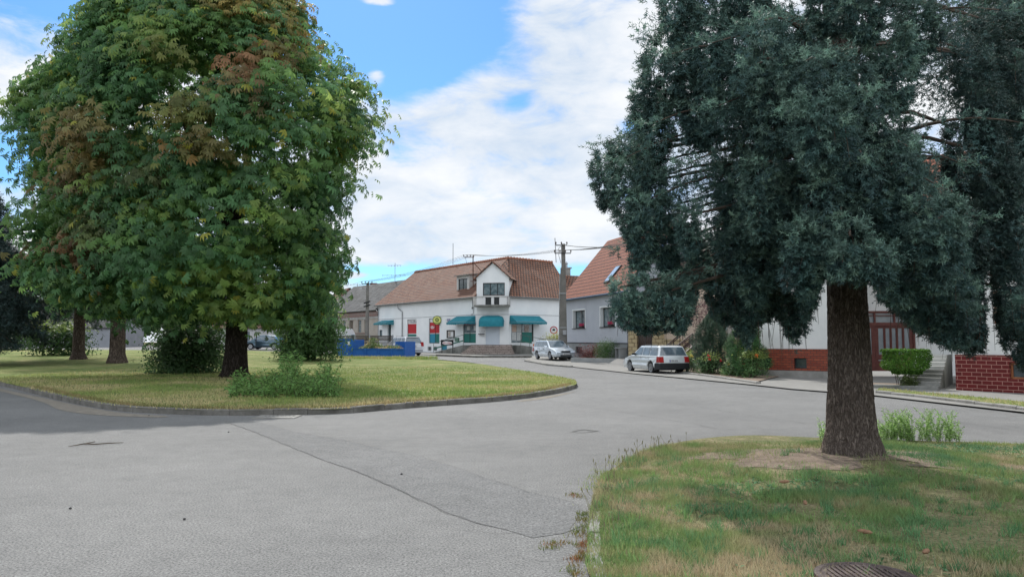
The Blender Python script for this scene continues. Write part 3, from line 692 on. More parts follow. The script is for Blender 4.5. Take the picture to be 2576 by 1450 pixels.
# window beside the entrance (left) and posters window (right)
w3 = panel_window(WL, wl_win, [(0, .47, DGREEN, 0, .48), (0, .47, DGREEN, .48, 1), (.47, .51, WPANEL, 0, 1), (.51, .92, CURT, 0, .48), (.51, .92, CURT, .48, 1), (.92, 1, REDP, 0, 1)], split=.48)
w4 = panel_window(WR, wr_win, [(0, .46, DGREEN, .5, .96), (.46, .5, WPANEL, .5, .96), (.5, .88, CURT, .5, .96), (.88, 1, REDP, .5, .96), (0, .95, CURT, .03, .5)], split=.5)
PAPER = [mat('poster_paper', (.55, .56, .54), (.42, .43, .43), scale=6, rough=.6), mat('poster_orange', (.50, .32, .24), (.55, .45, .38), scale=6, rough=.6), mat('poster_print', (.6, .55, .5), (.18, .10, .08), scale=9, rough=.6)]
for (x0, y0, x1, y1, m) in ((1862, 950, 1905, 1018, PAPER[1]), (1908, 952, 1952, 1018, PAPER[0]), (1862, 1022, 1903, 1100, PAPER[0]), (1910, 1024, 1952, 1104, PAPER[0]), (1985, 955, 2030, 1018, PAPER[2])):
    q = r1(WR, x0, y0, x1, y1); p = MB(); WR.box(p, q[0], q[1], q[2], q[3], -.10, -.085); obj('poster', p, m, w4)
for (x0, y0, x1, y1) in ((1395, 960, 1425, 1000), (1462, 955, 1490, 1005)):
    q = r1(WL, x0, y0, x1, y1); p = MB(); WL.box(p, q[0], min(q[1], WL.len - .2), q[2], q[3], -.10, -.085); obj('poster', p, PAPER[0], w3)
# entrance notices
nb = r1(WC, 1525, 940, 1582, 1038); p = MB(); WC.box(p, nb[0], nb[1], nb[2], nb[3], .005, .03); nbo = obj('notice_board', p, WPANEL, shop)
p = MB(); q = r1(WC, 1527, 947, 1556, 961); WC.box(p, q[0], q[1], q[2], q[3], .03, .045); obj('number_plate', p, BLK, nbo)
obj('lettering', text_mb('OTEVŘENO', .14, lambda x, y, h: WC.pt((q[0]+q[1])/2 + x*.8, (q[2]+q[3])/2 + y, .048 + h)), WPANEL, nbo)
obj('lettering', text_mb('Po-Pá 7-18\nSo 7-12', .13, lambda x, y, h: WC.pt((nb[0]+nb[1])/2 + x, nb[3] - .75 + y, .036 + h)), mat('grey_print', (.25, .25, .27)), nbo)
p = MB(); q = r1(WC, 1520, 1036, 1580, 1042); WC.box(p, q[0], q[1], q[2], q[3], 0, .3); obj('shelf', p, DARKF, shop)
# poster case, street-name plate, small green box
cs_ = MB(); q = wl_case; fw = .09
WL.box(cs_, q[0], q[1], q[2], q[2]+fw, 0, .1); WL.box(cs_, q[0], q[1], q[3]-fw, q[3], 0, .1); WL.box(cs_, q[0], q[0]+fw, q[2]+fw, q[3]-fw, 0, .1); WL.box(cs_, q[1]-fw, q[1], q[2]+fw, q[3]-fw, 0, .1)
case = tag(obj('notice_case', cs_, mat('dark_brown_wood', (.03, .02, .015), (.05, .03, .025), scale=5)), 'dark framed wall notice case with pale papers beside the red and green window', 'notice case')
case.location = (0, 0, 0)
p = MB(); WL.box(p, q[0]+fw, q[1]-fw, q[2]+fw, q[3]-fw, .0, .02); obj('backing', p, PAPER[0], case)
for a in (.14, .55):
    p = MB(); wd = q[1]-q[0]; WL.box(p, q[0]+wd*a, q[0]+wd*(a+.3), q[2]+.2, q[3]-.2, .02, .03); obj('paper', p, WPANEL if a > .5 else PAPER[2], case)
q = r1(WL, 1203, 886, 1235, 909); p = MB(); WL.box(p, q[0], q[1], q[2], q[3], .005, .03)
pl = tag(obj('street_name_plate', p, mat('enamel_blue', (.01, .02, .20), rough=.3)), 'small blue enamel plate with white letters high on the shop wall', 'sign')
wtext(WL, 'NÁMĚSTÍ', (q[0]+q[1])/2, (q[2]+q[3])/2, .26, .034, WPANEL, pl, sx=1.25)
q = r1(WL, 1292, 1076, 1324, 1114); p = MB(); WL.box(p, q[0], q[1], q[2], q[3], 0, .18); tag(obj('meter_box', p, mat('grey_green', (.12, .2, .16))), 'grey green meter box low on the wall behind the left ramp rail', 'meter box')
# round yellow hanging sign
q = r1(WL, 1110, 877, 1151, 925); uc, zc = mid(q); sr = thing('hanging_sign', 'round yellow sign with green emblem on a dark wall bracket above the red window', 'sign', WL.pt(uc, zc, .35))
def disc(W, uc, zc, r, o0, o1, n=28, rin=0.0):
    mb = MB(); a = [(uc + r*math.cos(2*math.pi*k/n), zc + r*math.sin(2*math.pi*k/n)) for k in range(n)]
    if rin <= 0:
        mb.quad([W.pt(x, z, o1) for x, z in a]); mb.quad([W.pt(x, z, o0) for x, z in reversed(a)])
        for k in range(n): x, z = a[k]; x2, z2 = a[(k+1) % n]; mb.quad([W.pt(x, z, o0), W.pt(x2, z2, o0), W.pt(x2, z2, o1), W.pt(x, z, o1)])
    else:
        b = [(uc + rin*math.cos(2*math.pi*k/n), zc + rin*math.sin(2*math.pi*k/n)) for k in range(n)]
        for k in range(n):
            j = (k+1) % n; mb.quad([W.pt(*a[k], o1), W.pt(*a[j], o1), W.pt(*b[j], o1), W.pt(*b[k], o1)]); mb.quad([W.pt(*a[k], o0), W.pt(*a[j], o0), W.pt(*a[j], o1), W.pt(*a[k], o1)]); mb.quad([W.pt(*b[k], o1), W.pt(*b[j], o1), W.pt(*b[j], o0), W.pt(*b[k], o0)])
    return mb
WF = Wall((0, 0), (1, 0)); oc = WL.pt(uc, zc, .35)
WS = Wall((oc.x, oc.y), (oc.x + 1, oc.y))
obj('disc', disc(WS, 0, zc, .44, -.06, .06), mat('pale_yellow', (.62, .62, .20), rough=.4), sr)
obj('rim', disc(WS, 0, zc, .46, -.07, .07, rin=.40), mat('sign_green', (.10, .16, .04)), sr)
obj('emblem', disc(WS, 0, zc + .04, .19, .06, .075, rin=.08), MATS['sign_green'], sr)
p = MB(); p.box((oc.x - .28, oc.y - .075, zc - .30), (oc.x + .28, oc.y - .062, zc - .24)); obj('underline', p, MATS['sign_green'], sr)
p = MB(); a = Vector((oc.x, oc.y, zc - .46)); p.bar(a, a + Vector((.62, .35, 0)), .06); p.box((a.x + .50, a.y + .22, a.z - .12), (a.x + .66, a.y + .42, a.z + .12)); obj('bracket', p, BLACK, sr)
# awnings
def awning(W, ua, ub, zt, zb, out, label, val=.22, scal=.05, rounded=False):
    t = thing('awning', label, 'awning', W.pt((ua+ub)/2, zb, 0), group='teal awnings over the shop windows and doors')
    c = MB(); n = 14
    if rounded:
        m_ = 10; grid = []
        for i in range(n * 2 + 1):
            s = i / (n*2); x = 2*s - 1; k = (1 - abs(x) ** 5) ** .5 if abs(x) < 1 else 0
            row = []
            for j in range(m_ + 1):
                a = j / m_ * math.pi / 2; zz = zb + (zt - zb) * (.45 + .55 * k) * math.cos(a) if j < m_ else zb; row.append(W.pt(ua + (ub-ua)*s, zb + (zt-zb) * (.35+.65*k) * math.cos(a) ** .8 if j < m_ else zb, out * (.25 + .75*k) * math.sin(a) + .01))
            grid.append(row)
        for i in range(len(grid)-1):
            for j in range(m_): c.quad([grid[i][j+1], grid[i+1][j+1], grid[i+1][j], grid[i][j]])
        cano = obj('canopy', c, TEAL, t, smooth=True); v = MB()
        for i in range(len(grid)-1):
            a, b = grid[i][m_], grid[i+1][m_]; d = Vector((0, 0, -val)); v.quad([a + d + W.n*.01, b + d + W.n*.01, b + W.n*.01, a + W.n*.01])
        obj('valance', v, TEAL, t)
        return t
    T0, T1 = W.pt(ua + .05, zt, .02), W.pt(ub - .05, zt, .02); B0, B1 = W.pt(ua, zb, out), W.pt(ub, zb, out)
    sub = 6
    for i in range(sub):
        a, b = i / sub, (i+1) / sub; c.quad([B0.lerp(B1, a), B0.lerp(B1, b), T0.lerp(T1, b), T0.lerp(T1, a)])
    W0, W1 = W.pt(ua, zb - .02, .02), W.pt(ub, zb - .02, .02)
    c.quad([T0, B0, W0]); c.quad([T1, W1, B1]); obj('canopy', c, TEAL, t)
    v = MB()
    def val_run(a, b):
        L_ = (b - a).length; k = max(2, int(L_ / .22)); s_ = 4
        for i in range(k * s_):
            f, g = i / (k*s_), (i+1) / (k*s_); d0 = val - scal * abs(math.cos(math.pi * f * k)); d1 = val - scal * abs(math.cos(math.pi * g * k))
            p, q = a.lerp(b, f), a.lerp(b, g); v.quad([p - Vector((0, 0, d0)), q - Vector((0, 0, d1)), q, p])
    o = W.n * .005; val_run(B0 + o, B1 + o); val_run(W0, B0); val_run(B1, W1); obj('valance', v, TEAL, t)
    f = MB(); f.bar(B0, B1, .03); f.bar(W0, B0, .025); f.bar(W1, B1, .025); obj('frame', f, METAL, t)
    return t
zt = WC.uz(*z1(1650, 853))[1]
def uL(x, y=900): return WL.uz(*z1(x, y))[0]
def uR(x, y=900): return WR.uz(*z1(x, y))[0]
ua = uL(555, 905); ub = uL(668, 905)
awning(WL, ua - .2, ub, WL.uz(*z1(640, 900))[1], WL.uz(*z1(640, 928))[1], 1.1, 'smallest teal awning over the narrow side door at the far end of the shop')
awning(WL, wl_win[0] - 1.3, WL.len - .15, zt, zt - .62, 1.15, 'teal awning with scalloped valance over the green window beside the entrance ramp')
awning(WC, WC.uz(*z1(1527, 900))[0], WC.uz(*z1(1778, 900))[0], zt, zt - .85, .95, 'round topped teal awning over the white roller shutter', rounded=True)
awning(WR, wr_win[0] - .25, wr_win[1] + .75, zt, zt - .62, 1.15, 'widest teal awning over the poster covered shop window')
# gabled central dormer with balcony
dz0, dz1, dz2 = EZ - .1, WC.uz(*z1(1660, 482))[1], WC.uz(*z1(1668, 325))[1]
d_ = thing if False else None
dw = r1(WC, 1562, 525, 1782, 655)
dm = MB(); L_ = WC.len
WC.face(dm, 0, L_, dz0, dz1, [dw], .15, o=.02); dm.quad([WC.pt(-.12, dz1, .02), WC.pt(L_+.12, dz1, .02), WC.pt(L_/2, dz2, .02)])
back_ = 4.6
for u, s in ((0, 1), (L_, -1)):
    q = [WC.pt(u, dz0, .02), WC.pt(u, dz1, .02), WC.pt(u, dz1, -back_), WC.pt(u, dz0, -back_)]
    dm.quad(q if s < 0 else q[::-1])
dormer = obj('gable_dormer', dm, WHITE, shop)
dr = MB(); ap0, ap1 = WC.pt(L_/2, dz2 + .05, .25), WC.pt(L_/2, dz2 + .05, -back_ - .3)
for s, u in ((-1, -.3), (1, L_ + .3)):
    lo = dz1 - .15; a, b = WC.pt(u, lo, .25), WC.pt(u, lo, -back_)
    (roof_plane(dr, [a, b, ap1, ap0], .1))
obj('dormer_roof', dr, TILE_OLD, dormer)
window(WC, shop, dw, DARKF, CURT, .12, o=.02, nv=3, label='wide dark balcony window in the gable dormer')
bz0, bz1 = WC.uz(*z1(1650, 758))[1], WC.uz(*z1(1650, 670))[1]
bm_ = MB(); WC.box(bm_, -.05, L_ + .15, bz0 - .1, bz0 + .06, .03, 1.05); bal = obj('balcony', bm_, CONCD, shop)
bp_ = MB(); n_ = 7; ww = L_ + .2
for k, (a, b, mm) in enumerate(((0, .09, 0), (.10, .26, 1), (.27, .35, 1), (.36, .52, 2), (.53, .60, 1), (.61, .75, 2), (.76, .97, 1))):
    q = MB(); WC.box(q, -.1 + ww*a, -.1 + ww*b, bz0 + .08, bz1 - .05, 1.0, 1.03)
    obj('balustrade_panel', q, [STAIN, WPANEL, DARKF][mm], bal)
q = MB(); WC.box(q, -.1, L_ + .15, bz1 - .05, bz1 + .04, .96, 1.08); WC.box(q, -.1, -.03, bz0 + .06, bz1 - .05, .05, 1.04); WC.box(q, L_ + .09, L_ + .16, bz0 + .06, bz1 - .05, .05, 1.04)
obj('balcony_rail', q, STAIN, bal)
# shed dormer on the left slope
q = r1(WL, 1235, 517, 1357, 655); du0, du1 = q[0], q[1]; sd = -.75
def zroof(o): return EZ + (RZ - EZ) * (-o) / 5.0      # roof height at a distance behind the facade
s0, s1 = zroof(sd), zroof(sd) + 1.75
sdm = MB(); wr_ = (du0 + .35, du1 - .35, s0 + .25, s1 - .3); WL.face(sdm, du0, du1, s0 - .1, s1, [wr_], .1, o=sd)
ob = -3.6
for u in (du0, du1):
    c = [WL.pt(u, s0 - .2, sd), WL.pt(u, s1, sd), WL.pt(u, s1 + .35, ob), WL.pt(u, s0 - .2, ob)]; sdm.quad(c); sdm.quad(c[::-1]) if False else None
sdo = obj('shed_dormer', sdm, STAIN, shop)
sr_ = MB(); P = [WL.pt(du0 - .2, s1 - .02, sd + .25), WL.pt(du1 + .2, s1 - .02, sd + .25), WL.pt(du1 + .2, s1 + .4, ob - .3), WL.pt(du0 - .2, s1 + .4, ob - .3)]
roof_plane(sr_, P, .08); obj('dormer_roof', sr_, mat('grey_felt', (.16, .16, .15), (.24, .24, .23), scale=2), sdo)
window(WL, sdo, wr_, WPANEL if False else DARKF, GLASS, .06, o=sd, nv=2)
# entrance steps, ramps and railings
gz0 = gz(*C1)
dzb = wc_door[2]
stp = MB(); n_ = 6; top_o = .9
for k in range(n_):
    h0, h1 = gz0 + .04, dzb - (dzb - gz0 - .04) * k / n_; o1 = top_o + .30 * k; ex = .12 * k
    if k == 0: WC.box(stp, -.35, L_ + .35, gz0 - .1, h1, .005, o1)
    else: WC.box(stp, -.35 - ex, L_ + .35 + ex, gz0 - .1, h1, top_o + .30 * (k-1), o1)
steps = tag(obj('entrance_steps', stp, STEPB), 'worn brown stone steps rising to the shuttered shop door', 'steps')
def ramp(W, u_hi, u_lo, z_hi, z_lo, o0, o1, label):
    m_ = MB(); P = [W.pt(u_lo, gz0 - .15, o1), W.pt(u_hi, gz0 - .15, o1), W.pt(u_hi, gz0 - .15, o0), W.pt(u_lo, gz0 - .15, o0), W.pt(u_lo, z_lo, o1), W.pt(u_hi, z_hi, o1), W.pt(u_hi, z_hi, o0), W.pt(u_lo, z_lo, o0)]
    if u_lo > u_hi: P = [P[1], P[0], P[3], P[2], P[5], P[4], P[7], P[6]]
    m_.hexa(P); return tag(obj('ramp', m_, CONCD), label, 'ramp')
ramp(WL, WL.len - .45, WL.len - 6.6, dzb - .03, gz0 + .05, .01, 1.25, 'sloping dirty concrete ramp rising to the shop steps from the notice case')
ramp(WR, .45, 5.2, dzb - .03, gz0 + .35, .01, 1.25, 'sloping concrete ramp falling from the shop steps towards the silver car')
def railing(W, ul, zl, o, label, board=True):
    t = thing('railing', label, 'railing', W.pt(ul[0], zl[0], o)); H = .95
    rb = MB(); rb.tube([W.pt(u, z + H, o) for u, z in zip(ul, zl)], .028, 6); obj('handrail', rb, RAILG, t)
    for u, z in zip(ul, zl): p = MB(); p.tube([W.pt(u, z - .1, o), W.pt(u, z + H, o)], .024, 6); obj('post', p, RAILG, t)
    if board:
        b = MB(); a, c = ul[0], ul[-1]; 
        for (u0, z0), (u1, z1_) in zip(list(zip(ul, zl))[:-1], list(zip(ul, zl))[1:]): b.bar(W.pt(u0, z0 + .38, o + .03), W.pt(u1, z1_ + .38, o + .03), .03, .12)
        obj('side_board', b, mat('board_green', (.03, .12, .09), (.05, .16, .12), scale=4), t)
    return t
ul = [WL.len - 6.3, WL.len - 4.4, WL.len - 2.4, WL.len - .5]; railing(WL, ul, [gz0 + .1 + (dzb - gz0 - .1) * k / 3 for k in range(4)], 1.18, 'green steel railing along the ramp on the notice case side')
ul = [.5, 1.6, 3.2, 5.0]; railing(WR, ul, [dzb - (dzb - gz0 - .35) * k / 3 for k in range(4)], 1.18, 'green steel railing along the ramp under the poster window')
q = MB(); c_ = WR.pt(1.75, 0, 1.32); z_ = dzb - .55
WQ = Wall((c_.x, c_.y), (c_.x + 1, c_.y)); WQ.box(q, 0, .75, z_ - .25, z_ + .85, -.02, .05); ad = tag(obj('price_board', q, WPANEL), 'white board with an orange field hanging on the ramp railing below the poster window', 'sign')
q = MB(); WQ.box(q, .12, .63, z_, z_ + .62, .05, .062); obj('orange_field', q, mat('orange_print', (.55, .09, .02), (.6, .16, .05), scale=6), ad)
# aerials on the shop
ar = MB(); a = WL.uz(*z1(1262, 365))[0]; tip = A(*z1(1262, 128), 88.5); ar.tube([Vector((tip.x, tip.y, RZ - .6)), tip], .03, 6)
tag(obj('lightning_rod', ar, BLACK), 'thin lightning rod standing on the shop roof ridge', 'lightning rod')

# ---------------------------------------------------------------- old grey-roofed house beyond
d_l = -WL.u
H0 = Vector((*PL, 0)) + d_l * .02; H1 = H0 + d_l * 17
WO = Wall((H1.x, H1.y), (H0.x, H0.y)); oz = 5.15
old = thing('old_townhouse', 'old beige house with arched windows, brick cornice and dark slate roof', 'house', (H1.x, H1.y, .4))
def z1b(x, y): return 824.3 + x / 6.622, 695.5 + y / 6.622
def rO(x0, y0, x1, y1): a, b = z1b(x0, y0), z1b(x1, y1); return WO.rect(a[0], a[1], b[0], b[1])
oh = [rO(247, 735, 298, 880), rO(358, 730, 424, 1000), rO(500, 722, 560, 935), rO(612, 720, 668, 935)]
oh[1] = (oh[1][0], oh[1][1], .6, oh[1][3])
m_ = MB(); WO.face(m_, 0, WO.len, BZ, oz, oh, .25)
bw = [Wall((H0.x, H0.y), (H0.x + 8.2 * .819, H0.y + 8.2 * .573)), Wall((H1.x + 8.2 * .819, H1.y + 8.2 * .573), (H1.x, H1.y))]
for w_ in bw: w_.face(m_, 0, w_.len, BZ, oz)
hr = Vector((4.1, 2.87, 0)) * .85
m_.quad([H1 + Vector((0, 0, oz)), H1 + hr + Vector((0, 0, 9.0)), H1 + hr * 2 + Vector((0, 0, oz))])
obj('wall', m_, BEIGE_OLD, old)
m_ = MB(); o_ = WO.n * .45; zv = Vector((0, 0, 1))
roof_plane(m_, [H1 + o_ + zv*5.2 + d_l*.2, H0 + o_ + zv*5.2, H0 + hr + zv*9.1, H1 + hr + zv*9.1 + d_l*.2], .1); roof_plane(m_, [H0 + hr*2 + zv*5.2, H1 + hr*2 + zv*5.2, H1 + hr + zv*9.1, H0 + hr + zv*9.1], .1)
orf = obj('roof', m_, TILE_SLATE, old)
m_ = MB(); WO.box(m_, 0, WO.len, oz - .62, oz - .02, .01, .22); obj('cornice', m_, CORN, old)
m_ = MB(); WO.box(m_, 0, WO.len, oz - .82, oz - .62, .01, .10); obj('cornice_band', m_, STAIN, old)
SHUT = mat('pale_shutter', (.28, .27, .25), (.36, .35, .33), scale=3)
def arch_window(W, parent, r, fm, gm, name='window'):
    w = window(W, parent, r, fm, gm, .18, nv=2, hz=(.6,), name=name)
    a = MB(); u0, u1, z = r[0] - .12, r[1] + .12, r[3]; n = 8; h = (u1-u0) * .22
    for k in range(n):
        t0, t1 = math.pi * k / n, math.pi * (k+1) / n; c = (u0+u1)/2; R_ = (u1-u0)/2
        p = lambda t, s: W.pt(c - R_ * s * math.cos(t), z - .05 + h * s * math.sin(t) + (.0 if s > .9 else -.02), .05)
        a.quad([p(t0, 1.15), p(t1, 1.15), p(t1, .9), p(t0, .9)])
    obj('arch_moulding', a, STAIN, w); return w
for k in (0, 2, 3): arch_window(WO, old, oh[k], SHUT, CURT)
door(WO, old, oh[1], mat('weathered_brown_door', (.10, .08, .065), (.15, .12, .10), scale=3), None, .2)
m_ = MB(); q = rO(470, 932, 650, 952); WO.box(m_, q[0], q[1], q[2], q[3], 0, .2); obj('brick_sill', m_, CORN, old)
def chimney(parent, c, w, z0, z1_, cap=.12):
    m_ = MB(); m_.box((c.x-w/2, c.y-w/2, z0), (c.x+w/2, c.y+w/2, z1_)); ch = obj('chimney', m_, BRICKC, parent)
    m_ = MB(); m_.box((c.x-w/2-.08, c.y-w/2-.08, z1_), (c.x+w/2+.08, c.y+w/2+.08, z1_+cap)); obj('chimney_cap', m_, BRICKC, ch)
cc = A(940, 720, 106.5); chimney(old, cc, .8, 8.4, A(940, 714, 106.5).z)
cc = A(910.5, 735, 111); chimney(old, cc, .75, 7.2, A(910, 728, 111).z)
def aerial(px, py_top, Y, z0, label, arms):
    t = thing('tv_aerial', label, 'aerial', A(px, py_top, Y)); a = A(px, py_top, Y); m_ = MB(); m_.tube([(a.x, a.y, z0), a], .035, 6); obj('mast', m_, METAL, t)
    for dz, half, k in arms:
        m_ = MB(); c = a - Vector((0, 0, dz)); m_.bar(c - Vector((half, 0, 0)), c + Vector((half * .8, 0, .05)), .04)
        for i in range(k): x = -half + 2 * half * .9 * i / max(1, k-1); m_.bar(c + Vector((x, -.25, 0)), c + Vector((x, .25, 0)), .025); m_.bar(c + Vector((x, 0, -.12)), c + Vector((x, 0, .12)), .025)
        obj('antenna', m_, METAL, t)
aerial(994, 661, 98, 8.6, 'tall television aerial with two arms beside the shop roof', ((.35, .9, 5), (1.6, 1.6, 6)))
aerial(899.5, 713, 112, 7.6, 'small television aerial between the two brick chimneys', ((.15, 1.0, 5),))
aerial(851, 712, 118, 7, 'thin aerial pole above the far brown gable', ((.3, .3, 2),))
# far brown gable behind and further low houses along the back
def simple_house(name, label, c, w, d, rz_, ze, zr, wm, rmt, wins=(), cat='house'):
    """gabled house; ridge along its width. c: ground point of the facade's left end"""
    u = Vector((math.cos(rz_), math.sin(rz_), 0)); W = Wall(c, (c[0] + u.x * w, c[1] + u.y * w)); t = thing(name, label, cat, (c[0], c[1], gz(*c)))
    m_ = MB(); W.face(m_, 0, w, -.2, ze, wins, .2); b = -W.n * d; p0 = W.p; p1 = W.p + u * w
    for a, b_ in ((p1, p1 + b), (p1 + b, p0 + b), (p0 + b, p0)): w2_ = Wall((a.x, a.y), (b_.x, b_.y)); w2_.face(m_, 0, w2_.len, -.2, ze)
    zz = Vector((0, 0, 1)); m_.quad([p1 + zz*ze, p1 + b + zz*ze, p1 + b*.5 + zz*zr]); m_.quad([p0 + b + zz*ze, p0 + zz*ze, p0 + b*.5 + zz*zr]); obj('wall', m_, wm, t)
    m_ = MB(); e = .3; s_ = (zr-ze) / (d/2)
    roof_plane(m_, [p0 - u*e + W.n*e + zz*(ze - s_*e), p1 + u*e + W.n*e + zz*(ze - s_*e), p1 + u*e + b*.5 + zz*zr, p0 - u*e + b*.5 + zz*zr], .1)
    roof_plane(m_, [p1 + b - W.n*e + u*e + zz*(ze - s_*e), p0 + b - W.n*e - u*e + zz*(ze - s_*e), p0 - u*e + b*.5 + zz*zr, p1 + u*e + b*.5 + zz*zr], .1)
    obj('roof', m_, rmt, t)
    for h in wins: window(W, t, h, WPANEL, GLASS, .12, nv=2)
    return t, W
# brown gable (its gable end faces the square)
p = A(854, 745, 122); q = A(904, 745, 122)
bg_ = thing('brown_gable_house', 'far house with brown brick gable end above the slate roof', 'house', (p.x, 122, .5)); WG = Wall((p.x, 122), (q.x, 123.5)); m_ = MB()
WG.face(m_, 0, WG.len, 0, 8.2); apx = WG.uz(878.5, 727); m_.quad([WG.pt(0, 8.2), WG.pt(WG.len, 8.2), WG.pt(apx[0], apx[1])]); obj('wall', m_, mat('dull_brick', (.17, .10, .08), (.26, .17, .13), scale=2), bg_)
m_ = MB(); 
for u, s in ((-.3, 1), (WG.len + .3, -1)):
    roof_plane(m_, [WG.pt(u, 8.0, .3), WG.pt(u, 8.0, -9), WG.pt(apx[0], apx[1] + .15, -9), WG.pt(apx[0], apx[1] + .15, .3)], .12)
obj('roof', m_, TILE_OLD, bg_)
simple_house('far_house', 'low pale house with red roof seen past the chestnut trunk', (-48, 112), 17, 8, .1, 3.6, 6.8, mat('far_plaster', (.38, .38, .38), (.46, .46, .45), scale=.8), TILE_OLD, [(3, 4.6, 1.5, 3), (8, 9.6, 1.5, 3), (13, 14.6, 1.5, 3)])
simple_house('far_house', 'long grey walled house glimpsed between the two background trunks', (-74, 96), 24, 8, .12, 3.4, 6.5, mat('far_grey_plaster', (.22, .23, .25), (.28, .29, .31), scale=.8), TILE_SLATE, [(4, 5.6, 1.5, 2.9), (10, 11.6, 1.5, 2.9), (16, 17.6, 1.5, 2.9)])
simple_house('rear_shop_wing', 'lower red tiled roof between the shop and the grey house', (6.3, 79.5), 7, 7, R(20), 5.6, 8.6, WHITE, TILE_OLD, [], 'house')
cc = A(1430, 675, 80.5); rcn = thing('rendered_chimney', 'pale chimney with metal cowl behind the concrete pole', 'chimney', (cc.x, 84, 7)); m_ = MB(); m_.box((cc.x - .45, 83.6, 7.0), (cc.x + .45, 84.4, A(1430, 675, 84).z)); obj('stack', m_, CONC, rcn)
m_ = MB(); z_ = A(1430, 675, 84).z; m_.box((cc.x - .6, 83.5, z_), (cc.x + .6, 84.5, z_ + .1)); m_.lathe([(.16, z_ + .1), (.16, z_ + .5), (.26, z_ + .52), (.05, z_ + .75)], 12, c=(cc.x, 84, 0)); obj('cowl', m_, METAL, rcn)

# ---------------------------------------------------------------- grey house
GL, GR = (4.43, 64.0), (7.88, 52.4)
WH = Wall(GL, GR); he = 5.30
def z3(x, y): return 1313.8 + x / 3.632, 566.7 + y / 3.632
def r3(W, x0, y0, x1, y1): a, b = z3(x0, y0), z3(x1, y1); return W.rect(a[0], a[1], b[0], b[1])
grey = thing('grey_house', 'lavender grey house with orange tiled roof, roof window and white framed windows', 'house', (GR[0], GR[1], .3))
hw1, hw2 = r3(WH, 463, 775, 575, 938), r3(WH, 714, 745, 850, 925)
zpl = WH.uz(*z3(680, 1073))[1]
hc1, hc2 = r3(WH, 490, 1106, 548, 1165), r3(WH, 750, 1103, 822, 1150)
m_ = MB(); WH.face(m_, 0, WH.len, zpl, he, [hw1, hw2], .32)
nG = -WH.n
gb = Vector((*GR, 0)) + nG * 8.2; gb2 = Vector((*GL, 0)) + nG * 8.2
WGR = Wall(GR, (gb.x, gb.y)); WGB = Wall((gb.x, gb.y), (gb2.x, gb2.y)); WGL = Wall((gb2.x, gb2.y), GL)
for w_ in (WGR, WGB, WGL): w_.face(m_, 0, w_.len, zpl, he)
zv = Vector((0, 0, 1)); gr_z = 10.1; rgN = Vector((*GR, 0)) + nG * 4.1; rgF = Vector((*GL, 0)) + nG * 4.1
m_.quad([Vector((*GR, he)), gb + zv*he, rgN + zv*gr_z]); m_.quad([gb2 + zv*he, Vector((*GL, he)), rgF + zv*gr_z]); obj('wall', m_, GREYW, grey)
m_ = MB(); WH.face(m_, 0, WH.len, -.2, zpl, [hc1, hc2], .2, o=.03)
for w_ in (WGR, WGB, WGL): w_.face(m_, 0, w_.len, -.2, zpl, o=.03)
obj('plinth', m_, GREYP, grey)
m_ = MB(); WH.box(m_, 0, WH.len, zpl - .03, zpl + .03, .01, .06); obj('plinth_flashing', m_, DARKF, grey)
m_ = MB(); s_ = (gr_z - he) / 4.1; e = .28; ve = .35
roof_plane(m_, [Vector((*GL, he - s_*e)) + WH.n*e - WH.u*ve, Vector((*GR, he - s_*e)) + WH.n*e + WH.u*ve, rgN + zv*gr_z + WH.u*ve, rgF + zv*gr_z - WH.u*ve], .1)
roof_plane(m_, [gb + zv*(he - s_*e) - WH.n*e + WH.u*ve, gb2 + zv*(he - s_*e) - WH.n*e - WH.u*ve, rgF + zv*gr_z - WH.u*ve, rgN + zv*gr_z + WH.u*ve], .1)
grf = obj('roof', m_, TILE_NEW, grey)
m_ = MB(); BL = mat('dark_blue_trim', (.03, .07, .13), rough=.5)
for sgn, base in ((1, Vector((*GR, he - s_*e)) + WH.n*e), (-1, gb + zv*(he - s_*e) - WH.n*e)):
    a = base + WH.u * (ve + .02); b = rgN + zv*gr_z + WH.u*(ve + .02); m_.bar(a - zv*.05, b - zv*.05, .04, .26)
obj('verge_board', m_, BL, grf)
m_ = MB(); m_.tube([Vector((*GL, he - s_*e)) + WH.n*(e + .06) - WH.u*ve, Vector((*GR, he - s_*e)) + WH.n*(e + .06) + WH.u*ve], .07, 8); obj('gutter', m_, BL, grey)
m_ = MB(); m_.tube([WH.pt(-.02, he - .35, .34), WH.pt(.1, he - .8, .08), WH.pt(.1, .3, .08)], .05, 8); obj('downpipe', m_, METAL, grey)
# roof window
a = WH.uz(*z3(690, 505)); rw = MB(); 
def roofpt(u, f, lift=.14):                 # f = fraction up the slope
    p = WH.p + WH.u * u; q = p + WH.n*e + zv*(he - s_*e); r_ = p + nG * 4.1 + zv * gr_z; n_ = (r_ - q).cross(WH.u).normalized(); n_ = n_ if n_.z > 0 else -n_
    return q.lerp(r_, f) + n_ * lift
ru = WH.len * .60
def slab(mb, u0, u1, f0, f1, l0, l1):
    mb.hexa([roofpt(u0, f0, l0), roofpt(u1, f0, l0), roofpt(u1, f1, l0), roofpt(u0, f1, l0), roofpt(u0, f0, l1), roofpt(u1, f0, l1), roofpt(u1, f1, l1), roofpt(u0, f1, l1)])
slab(rw, ru, ru + .85, .17, .42, .08, .20); rwo = obj('roof_window', rw, DARKF, grf)
rw = MB(); slab(rw, ru + .07, ru + .78, .19, .40, .20, .215); obj('pane', rw, mat('sky_glass', (.35, .42, .5), rough=.08, spec=1.0), rwo)
